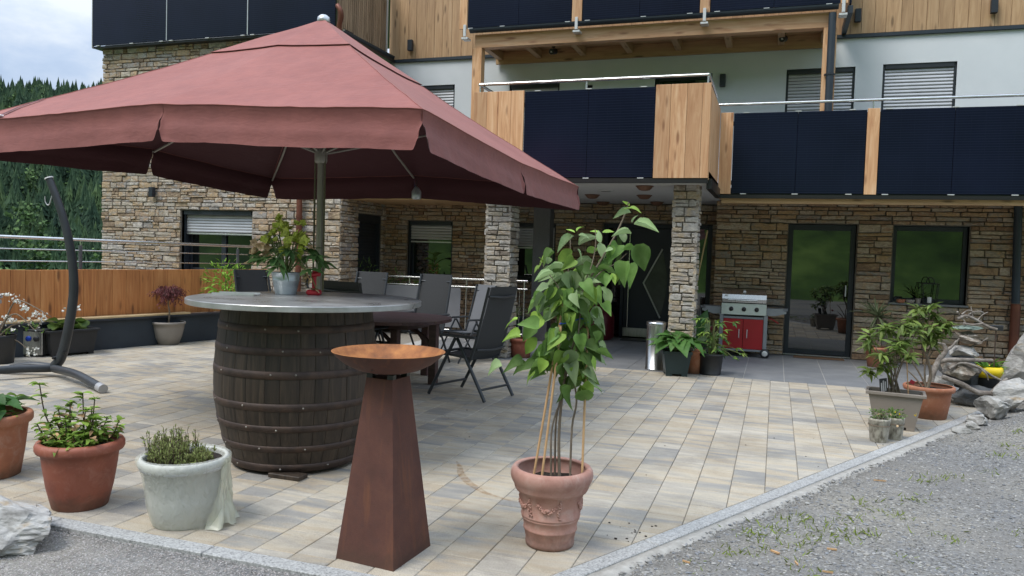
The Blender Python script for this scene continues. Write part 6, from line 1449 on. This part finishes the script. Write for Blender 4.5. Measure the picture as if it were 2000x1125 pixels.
MB().box(-.16, .16, -.16, .16, .28, .30).obj('soil', 'soil', t)
t = thing('hosta', 'lush broad leaved hosta in the teal square planter', 'potted plant', GP+ZZ*.29); hosta(t, 34, .22, 9, 'hosta_fresh', 1.1, 1.0, .17)
P_ = Vector((-.98, 10.42, 0)); t = thing('terracotta_pot', 'slim brown clay pot half hidden behind the teal planter', 'flower pot', P_); pot(t, [(.09, 0), (.095, .004), (.125, .28), (.135, .285), (.135, .31)], 'terra_orange', 28, .014, .03)
BP_ = Vector((-.765, 10.45, 0)); t = thing('black_pot', 'round black nursery pot right of the teal planter', 'flower pot', BP_); pot(t, [(.135, 0), (.14, .02), (.138, .022), (.165, .25), (.175, .252), (.177, .275), (.170, .278)], 'black_plastic', 36, .012, .03)
t = thing('peony_plant', 'bushy finger leaved plant leaning right in the black nursery pot', 'potted plant', BP_+ZZ*.25); r = random.Random(17)
for k in range(34):
    u = r.gauss(.07, .15); w = r.gauss(-.03, .12); z = r.uniform(.03, .50)-.35*max(0, u-.1); P = W3(u, w, max(-.12, z)); b_ = bezier([W3(u*.15, w*.15, 0), W3(u*.4, w*.4, max(z, .05)*.8+.06), P], 4); MB().tube(b_, .0035, 4).obj('stem', 'green_stem', t)
    od = Vector((P.x, P.y, .1)).normalized()
    for j in range(6): a = -1.3+2.6*j/5; dv = Matrix.Rotation(a, 3, 'Z') @ od; dv.z = r.uniform(-.5, .3); put_leaf(t, P, dv, ZZ+rv(r, .4), r.uniform(.07, .115), 'lance', r.choice(('hosta', 'rhodo', 'hydra')), r)
t = thing('broom', 'pale wooden broom handle leaning in the corner right of the pillar', 'broom', (-1.16, 12.9, 0)); MB().tube([(-.22, .0, .05), (.06, .30, 1.98)], .013, 8).obj('handle', 'pale_wood', t); MB().box(-.38, -.08, -.03, .03, .0, .09, .01).obj('broom_head', 'black_plastic', t)
t = thing('bar_stool', 'low stool with dark red round seat between pillar and grill', 'stool', (-1.05, 12.25, 0)); MB().lathe([(.15, .42), (.17, .43), (.17, .465), (.15, .475), (0, .478)], 28).obj('seat', 'cloth_dark', t)
for k in range(3): a = k*2.094+.5; MB().tube([(.08*math.cos(a), .08*math.sin(a), .42), (.18*math.cos(a), .18*math.sin(a), 0)], .014, 7).obj('leg', 'black_metal', t)
t = thing('variegated_plant', 'pale edged broad leaves rising from behind the stone pillar', 'potted plant', (-1.12, 11.9, 0)); MB().frustum(.16, .16, .22, .22, 0, .24).obj('pot', 'black_plastic', t); r = random.Random(5)
for k in range(9): a = k*2.4; put_leaf(t, (0, 0, .26+.02*k), Vector((math.cos(a)*.6+.2, math.sin(a)*.6, 1.1)), -DD+rv(r, .3), r.uniform(.28, .40), 'ovate', 'lilac_pale' if k % 3 == 0 else 'hosta', r)
# gas grill
g = thing('gas_grill', 'gas grill with stainless lid and red cupboard doors by the stone wall', 'barbecue', (-.46, 12.78, 0), .06)
gw = .33
for sx in (-1, 1):
    for y in (-.20, .18): MB().box(sx*gw-.028, sx*gw+.028, y-.025, y+.025, .055 if sx > 0 else .0, .66, .004).obj('cart_leg', 'grill_grey', g)
MB().box(-gw+.03, gw-.03, -.205, .19, .09, .12, .003).box(-gw+.03, gw-.03, -.205, -.18, .595, .63, .003).obj('cart_frame', 'grill_grey', g)
MB().box(-gw+.03, gw-.03, -.15, .18, .125, .59).obj('cabinet', 'black_metal', g)
for a, b, hx in ((-gw+.032, -.003, -.06), (.003, gw-.032, .06)):
    d = MB().box(a, b, -.206, -.19, .125, .592, .003).obj('cabinet_door', 'red', g); MB().tube([(hx, -.235, .30), (hx, -.24, .36), (hx, -.235, .43)], .007, 7).box(hx-.005, hx+.005, -.235, -.206, .30, .31).box(hx-.005, hx+.005, -.235, -.206, .42, .43).obj('door_handle', 'clamp', d)
MB().box(-gw+.0, gw-.0, -.19, .20, .635, .84, .006).obj('firebox', 'black_metal', g)
cp_ = MB().prism([(-.235, .66), (-.20, .66), (-.195, .832), (-.215, .832)], -gw-.005, gw+.005, 'x').obj('control_panel', 'alu', g)
for x in (-.19, 0, .19): o = MB().lathe([(.030, 0), (.032, .004), (.024, .022), (.0, .024)], 18).box(-.005, .005, -.022, .022, .022, .032).obj('knob', 'black_metal', g); o.rotation_euler = (pi/2-.11, 0, 0); o.location = (x, -.228, .745); MB().lathe([(.036, 0), (.036, .003), (.0, .003)], 18).obj('knob_ring', 'steel', o)
lp = [(-.20, .846), (-.21, .90), (-.19, .97), (-.13, 1.03), (-.04, 1.055), (.08, 1.05), (.16, 1.0), (.195, .92), (.195, .846)]
MB().prism(lp, -gw+.015, gw-.015, 'x').obj('lid', 'steel', g); MB().prism([(a*1.03, b*1.0+.002) for a, b in lp], -gw, -gw+.015, 'x').prism([(a*1.03, b*1.0+.002) for a, b in lp], gw-.015, gw, 'x').obj('lid_end', 'steel', g)
MB().tube([(-.24, -.255, .885), (.20, -.255, .885)], .012, 10).box(-.235, -.215, -.255, -.20, .877, .893).box(.175, .195, -.255, -.20, .877, .893).obj('lid_handle', 'steel_h', g)
o = MB().lathe([(.026, 0), (.026, .008), (.0, .010)], 18).obj('thermometer', 'clamp', g); o.rotation_euler = (pi/2-.75, 0, 0); o.location = (.0, -.155, 1.018)
MB().box(-.29, -.245, -.213, -.20, .945, .965).obj('badge', 'white_print', g)
for sx in (-1, 1): MB().prism([(sx*(gw+.01), -.17), (sx*(gw+.01), .17), (sx*(gw+.25), .17), (sx*(gw+.33), .06), (sx*(gw+.33), -.06), (sx*(gw+.25), -.17)][::sx], .735, .77).prism([(sx*(gw+.01), .66), (sx*(gw+.12), .655), (sx*(gw+.30), .70), (sx*(gw+.30), .734), (sx*(gw+.01), .734)][::-sx], -.172, -.16, 'y').obj('side_shelf', 'grill_grey', g)
MB().tube([(gw+.02, .1, .79), (gw+.34, .1, .79)], .012, 8).obj('push_handle', 'black_metal', g)
MB().tube(bezier([(gw+.02, -.1, .63), (gw+.10, -.12, .60), (gw+.20, -.12, .54)], 5), .008, 7).obj('gas_hose', 'red_cast', g)
for y in (-.23,): 
    w_ = MB().lathe([(.035, -.022), (.068, -.022), (.073, -.012), (.073, .012), (.068, .022), (.035, .022)], 26, capb=False).obj('wheel', 'black_plastic', g); w_.rotation_euler = (pi/2, 0, 0); w_.location = (gw+.005, y, .073); MB().lathe([(.0, .024), (.018, .024), (.042, .023), (.046, .018), (.046, -.018), (.0, -.02)], 20, capb=False).obj('hub_cap', 'clamp', w_)
t = tag(MB().box(-.38, .36, -.09, .12, .001, .016, .004).obj('door_mat', 'coir', None, (.70, 13.03, 0)), 'narrow brown doormat in front of the glass terrace door', 'doormat')
t = tag(MB().box(-.40, .40, -.17, .2, .001, .014, .004).obj('door_mat', 'black_plastic', None, (-2.2, 13.93, 0)), 'black doormat below the dark blue entrance door', 'doormat')
# lantern and small pots on the window sill
t = thing('wire_lantern', 'dark wire framed lantern on the sill of the right window', 'lantern', (2.22, 13.165, .933))
for sx in (-1, 1):
    for sy in (-1, 1): MB().tube([(sx*.085, sy*.055, 0), (sx*.11, sy*.06, .30)], .006, 6).obj('frame_bar', 'black_metal', t)
MB().box(-.095, .095, -.06, .06, 0, .012, .002).box(-.118, .118, -.065, .065, .30, .312, .002).obj('frame_plate', 'black_metal', t); MB().tube(bezier([(-.06, 0, .312), (-.03, 0, .39), (.03, 0, .39), (.06, 0, .312)], 5), .006, 6).obj('handle', 'black_metal', t); MB().lathe([(.03, .013), (.03, .10), (0, .105)], 14).obj('candle', 'cap_white', t)
for x, lab, m in ((1.83, 'left small clay bowl on the right window sill', 'terra_orange'), (1.96, 'right small clay bowl on the right window sill beside the lantern', 'maple_pot')): tag(MB().lathe([(.04, 0), (.06, .02), (.065, .05), (.058, .055), (.05, .03), (0, .02)], 20).obj('clay_bowl', m, None, (x, 13.17, .931)), lab, 'bowl')
t = thing('sill_plant', 'small arching strap leaved plant on the right window sill left of the lantern', 'potted plant', (2.07, 13.19, .931)); MB().lathe([(.03, 0), (.04, .07), (.042, .075)], 16, capt=True).obj('pot', 'maple_pot', t); r = random.Random(7)
for k in range(16): aa = r.random()*6.28; put_leaf(t, (0, 0, .07), Vector((math.cos(aa), .3*math.sin(aa), r.uniform(.3, 1.5))), ZZ+rv(r, .2), r.uniform(.18, .3), 'strap', 'shrub', r, wscale=1.4)

# yucca in orange pot
P_ = Vector((1.44, 12.5, 0)); t = thing('terracotta_pot', 'orange pot with spiky yucca against the wall beside the glass door', 'flower pot', P_); pot(t, [(.10, 0), (.105, .004), (.14, .25), (.15, .255), (.15, .29), (.14, .295)], 'terra_orange', 28, .014, .03)
t = thing('yucca', 'spiky grey green yucca on a thin stem beside the glass door', 'potted plant', P_+ZZ*.26); MB().tube([(0, 0, 0), (.02, 0, .3), (.0, 0, .50)], .018, 7).obj('stem', 'bark', t); r = random.Random(4)
for k in range(54): a = r.random()*6.28; put_leaf(t, (0, 0, .48), Vector((math.cos(a), math.sin(a), r.uniform(-.9, 2.2))), ZZ+rv(r, .2), r.uniform(.26, .40), 'strap', 'yucca', r)
for k in range(16): a = r.random()*6.28; put_leaf(t, (0, 0, .36), Vector((math.cos(a), math.sin(a), r.uniform(-1.2, .2))), ZZ+rv(r, .2), r.uniform(.2, .3), 'strap', 'yucca', r)
# rhododendrons
def rhodo(t, tips, seed, stem_b=.008, ln=.13, n=11, m='rhodo'):
    r = random.Random(seed)
    for P, b0, mid_ in tips:
        b_ = bezier([b0, mid_, P], 6); MB().tube(b_, lerp(stem_b, stem_b*.45, len(b_)), 6).obj('stem', 'bark', t)
        for k in range(n):
            a = k*2.4+r.random(); put_leaf(t, P+ZZ*r.uniform(-.05, .02), Vector((math.cos(a), math.sin(a), r.uniform(-.75, .55))), ZZ+rv(r, .3), ln*r.uniform(.75, 1.15), 'lance', m, r, wscale=1.05)
TR = Vector((1.10, 7.93, 0)); t = thing('planter_trough', 'taupe plastic trough with leggy rhododendron near the gravel edge', 'planter', TR, -.12); trough(t, .46, .26, .345, 'taupe', .03, .74, .74)
t = thing('rhododendron', 'leggy rhododendron with drooping leaves growing in the taupe trough', 'potted plant', TR+ZZ*.29); r = random.Random(10); tips = []
def TPX(px, py, w=0): return W3((px-1757)/212., w, (775-py)/212.)
for (x, y, w) in ((1700, 655, 0), (1715, 690, -.1), (1735, 640, .05), (1750, 665, -.08), (1765, 635, 0), (1725, 715, -.05), (1780, 660, .08), (1745, 700, .08), (1765, 690, -.12), (1710, 672, .1), (1788, 640, -.04), (1738, 672, -.14), (1752, 645, .12), (1705, 725, .03)): tips.append((TPX(x, y, w), W3(r.uniform(-.06, .06), 0, 0), TPX(1750+(x-1750)*.3, 720, w*.4)))
rhodo(t, tips, 11, .007, .13, 17)
MB().tube([TPX(1778, 780, -.05), TPX(1772, 688, -.02)], .005, 6).obj('cane', 'cane', t)
t = tag(MB().box(-.035, .035, -.002, .002, 0, .17, .001).box(-.030, .030, -.0035, -.0022, .01, .155).obj('plant_label', 'black_plastic', None, TR+W3(-.13, -.05, .30)), 'black nursery tag stuck in the left of the taupe trough', 'plant label'); t.rotation_euler = (.1, -.15, .3)
t['label'] = 'black printed nursery tag stuck in the left end of the taupe trough'
MB().box(-.006, .006, -.0046, -.0037, .02, .15).box(-.024, -.012, -.0046, -.0037, .03, .13).box(.013, .023, -.0046, -.0037, .05, .14).obj('print', 'tube_grey', t)
t = tag(MB().box(-.022, .022, -.002, .002, 0, .035).obj('plant_label', 'red_cast', None, TR+W3(.125, -.03, .42)), 'small red plant tag hanging between trough and orange pot', 'plant label'); t.rotation_euler = (0, .5, .3)
RT = Vector((1.50, 8.66, 0)); t = thing('terracotta_pot', 'wide orange terracotta pot with a tall rhododendron beside the driftwood', 'flower pot', RT); pot(t, [(.165, 0), (.17, .004), (.19, .13), (.194, .14), (.20, .23), (.205, .265), (.228, .27), (.236, .29), (.236, .31), (.225, .32)], 'terra_orange', 44, .022, .04)
t = thing('rhododendron', 'tree shaped rhododendron with bare twisted trunk in the wide orange pot', 'potted plant', RT+ZZ*.28); r = random.Random(20); tips = []
def RPX(px, py, w=0): return W3((px-1830)/198., w, (765-py)/198.)
tk = bezier([RPX(1826, 768), RPX(1832, 735), RPX(1822, 700), RPX(1808, 660), RPX(1812, 625)], 6); MB().tube(tk, lerp(.018, .009, len(tk)), 8).obj('trunk', 'bark', t)
for pts in ([(1828, 768), (1815, 740), (1800, 715), (1788, 700)], [(1824, 768), (1822, 720), (1838, 690)], [(1822, 700), (1835, 670), (1842, 640)], [(1822, 768), (1805, 745), (1790, 730)]): b_ = bezier([RPX(x, y, .02*i) for i, (x, y) in enumerate(pts)], 5); MB().tube(b_, lerp(.011, .005, len(b_)), 6).obj('branch', 'bark', t)
for (x, y, w) in ((1800, 605, 0), (1820, 600, -.05), (1812, 625, .08), (1835, 620, 0), (1850, 632, -.08), (1795, 640, .05), (1842, 650, .1), (1825, 655, -.1), (1858, 640, .02), (1808, 665, -.06), (1785, 625, -.05), (1835, 672, .03), (1815, 640, -.14)): tips.append((RPX(x, y, w), RPX(1812, 680), RPX(1814+(x-1812)*.4, 650, w*.5)))
rhodo(t, tips, 21, .006, .13, 18)
# two small birch bark pots
for (x, y, h, ra, lab, lab2, sd_) in ((.895, 7.26, .20, .088, 'larger birch bark pot with tiny flowers in front of the taupe trough', 'trailing small leaved flower in the larger birch bark pot', 1), (1.04, 7.42, .19, .075, 'smaller birch bark pot tucked behind its larger twin', 'yellow and pink flowers in the smaller birch bark pot', 2)):
    t = thing('bark_pot', lab, 'flower pot', (x, y, 0)); pot(t, [(ra*.78, 0), (ra*.8, .003), (ra*.98, h-.02), (ra, h-.018), (ra, h)], 'birch', 24, .01, .02); MB().lathe([(ra*.98, h*.7), (ra*1.02, h*.7), (ra*1.03, h*.72), (ra, h*.74)], 24, capb=False).obj('band', 'bark', t)
    t2 = thing('small_flower', lab2, 'potted plant', (x, y, h-.02)); bush(t2, (0, 0, .045), (ra*1.15, ra*1.1, .05), 190, .022, 'ovate', 'shrub', sd_, 5); blossoms(t2, (.02, -.05, .05), (.05, .03, .025), 5, .012, sd_, 'helle_old' if sd_ == 1 else 'yellow')
# ---- cairn of rocks and driftwood
CB = Vector((2.02, 9.55, 0))
def CPX(px, py, w=0): return CB+W3((px-1890)/180., w, (797-py)/180.)
rock('boulder', 'dark rounded boulder at the foot of the driftwood pile', 'rock', CPX(1902, 799, 0), (.24, .17, .11), 'rock_dark', 11, (0, 0, .3), 3)
rock('boulder', 'mottled brown and white boulder in the middle of the driftwood pile', 'rock', CPX(1884, 749, .05), (.22, .16, .105), 'rock_brown', 12, (0, .1, .3), 3)
rock('boulder', 'pale grey white boulder stacked high in the driftwood pile', 'rock', CPX(1891, 702, .08), (.17, .13, .085), 'rock_white', 13, (0, -.05, .3), 3)
rock('root_knot', 'dark knotty root stump under the green slab', 'driftwood', CPX(1897, 676, .08), (.15, .11, .075), 'rock_brown', 14, (.2, .1, .3), 3, None, .5)
rock('slate_slab', 'flat green slate slab near the top of the driftwood pile', 'rock', CPX(1897, 649, .08), (.17, .12, .028), 'rock_green', 15, (0, .03, .3), 3)
rock('boulder', 'flat grey stone supporting the left side of the driftwood pile', 'rock', CPX(1856, 785, .2), (.17, .14, .12), 'rock_grey', 16, (0, .1, .2), 3)
rock('boulder', 'hidden grey stone wedged behind the mottled boulder', 'rock', CPX(1900, 770, .28), (.3, .2, .22), 'rock_dark', 17, (0, .1, .2), 3)
def drift(label, curves, seed, m='drift'):
    t = thing('driftwood', label, 'driftwood', CB); r = random.Random(seed)
    for pts, r0, r1 in curves:
        P = [CPX(x, y, w)-CB+rv(r, .008) for x, y, w in pts]; b_ = bezier(P, 6); k = len(b_); MB().tube(b_, [max(.004, q*(1+.22*mnoise.noise(Vector((i*.6, seed, 0))))) for i, q in enumerate(lerp(r0, r1, k))], 9).obj('limb', m, t)
drift('long grey driftwood log lying across the middle of the pile', [([(1836, 712, 0), (1850, 706, -.05), (1880, 704, -.06), (1932, 705, -.06)], .026, .020)], 1)
drift('dark thinner driftwood branch beneath the long log', [([(1846, 722, -.06), (1870, 712, -.07), (1900, 718, -.08), (1928, 733, -.08), (1944, 742, -.1)], .017, .012), ([(1900, 718, -.08), (1915, 728, -.1), (1922, 742, -.1)], .012, .006)], 2)
drift('lowest driftwood root with curled root tips on the right', [([(1832, 738, -.1), (1862, 748, -.14), (1895, 764, -.17), (1920, 766, -.18)], .024, .030), ([(1918, 766, -.18), (1936, 752, -.16), (1952, 738, -.14)], .028, .018), ([(1920, 766, -.18), (1936, 766, -.2), (1942, 758, -.2), (1936, 752, -.2)], .012, .006), ([(1920, 770, -.18), (1934, 776, -.2), (1942, 770, -.2), (1940, 762, -.2)], .012, .005), ([(1915, 768, -.18), (1930, 782, -.2), (1936, 776, -.2)], .012, .005), ([(1925, 764, -.18), (1934, 745, -.2), (1944, 752, -.2)], .011, .005), ([(1921, 768, -.18), (1928, 758, -.21), (1941, 763, -.21)], .009, .004)], 3)
drift('upright grey driftwood trunk on the left of the pile', [([(1812, 770, -.05), (1820, 740, -.02), (1832, 708, 0), (1846, 690, 0), (1842, 676, .02)], .035, .022), ([(1844, 690, 0), (1858, 680, .02), (1868, 672, .04)], .018, .010), ([(1842, 678, .02), (1826, 674, 0), (1816, 684, -.02)], .014, .007)], 4)
drift('silver driftwood piece crowning the pile with twigs on top', [([(1870, 628, .06), (1885, 622, .06), (1905, 628, .05), (1925, 638, .03), (1943, 645, .0)], .016, .015), ([(1868, 612, .05), (1876, 622, .06), (1886, 632, .05), (1880, 638, .03)], .010, .007), ([(1886, 624, .06), (1896, 616, .08), (1912, 612, .08), (1926, 614, .1)], .011, .006), ([(1900, 624, .06), (1898, 612, .06), (1897, 602, .06)], .007, .004), ([(1880, 618, .06), (1890, 610, .05), (1902, 614, .04)], .009, .006), ([(1880, 634, .03), (1895, 636, .0), (1912, 634, -.01)], .014, .012), ([(1908, 630, .05), (1918, 618, .06), (1928, 612, .06)], .009, .005)], 5)
drift('small bare driftwood twig fork right of the root stump', [([(1900, 680, .05), (1915, 672, .02), (1928, 662, .02)], .010, .005), ([(1870, 672, .05), (1876, 662, .03), (1885, 658, .02)], .011, .006)], 6)
t = thing('garden_spotlight', 'small black solar spotlight on a thin stake behind the driftwood', 'solar light', CPX(1952, 797, .1)); MB().box(-.065, .065, -.03, .03, .825, .885, .006).obj('lamp_head', 'black_plastic', t); MB().tube([(0, 0, 0), (0, 0, .83)], .006, 6).obj('stake', 'dark_stem', t)
P_ = CPX(1950, 797, .2); t = thing('black_pot', 'dark pot with yellow collar and green leaves right of the driftwood', 'flower pot', P_); pot(t, [(.10, 0), (.105, .004), (.13, .30), (.135, .32)], 'black_plastic', 28, .012, .02); o = MB().lathe([(.105, .30), (.140, .30), (.165, .36), (.160, .405), (.135, .42), (.118, .39), (.105, .32)], 28, capb=False, wob=lambda a, z: .04*math.sin(5*a)).obj('yellow_collar', 'yellow', t)
t = thing('lily_plant', 'fresh green strap leaves inside the yellow collar', 'potted plant', P_+ZZ*.31); r = random.Random(3)
for k in range(22): a = r.random()*6.28; put_leaf(t, (0, 0, .06), Vector((math.cos(a), math.sin(a), r.uniform(.3, 1.6))), ZZ+rv(r, .3), r.uniform(.15, .24), 'lance', 'succulent', r)
# border rocks along the raised gravel
for i, (x, y, z, s, lab) in enumerate(((1.70, 8.05, .0, (.13, .09, .07), 'small pale border rock nearest the wide orange pot'), (1.93, 8.52, .0, (.17, .13, .10), 'second pale border rock along the raised gravel'), (2.16, 8.95, .02, (.24, .16, .16), 'large grey border rock beside the dark boulder'), (2.44, 9.42, .05, (.30, .20, .22), 'largest pale border rock behind the driftwood roots'), (2.80, 9.75, .12, (.28, .20, .20), 'grey border rock at the right frame edge'), (2.84, 10.5, .1, (.22, .2, .42), 'tall pale border rock right of the yellow collared pot'), (1.82, 8.25, .0, (.08, .06, .05), 'tiny pale border rock between its two neighbours'))):
    rock('border_rock', lab, 'rock', (x, y, z-.05), tuple(q*(.8 if i < 5 else 1) for q in s), ('rock_grey', 'rock_white')[i % 2], 30+i, (0, .1*i, .4+i), 3)
t = tag(MB().box(-.12, .12, -.1, .1, 0, .22, .02).obj('clay_block', 'ochre', None, (3.05, 10.2, .42)), 'reddish brown clay block on the rocks at the right edge', 'block')
bl_tree(-273, 236, 15, 'light green broadleaf tree on the far slope left of the hammock stand', 1)
bl_tree(-242, 292, 15, 'light green broadleaf tree on the far slope beside the stone wing', 2)
bl_tree(-262, 222, 12, 'smaller pale green broadleaf tree low on the far slope', 3)
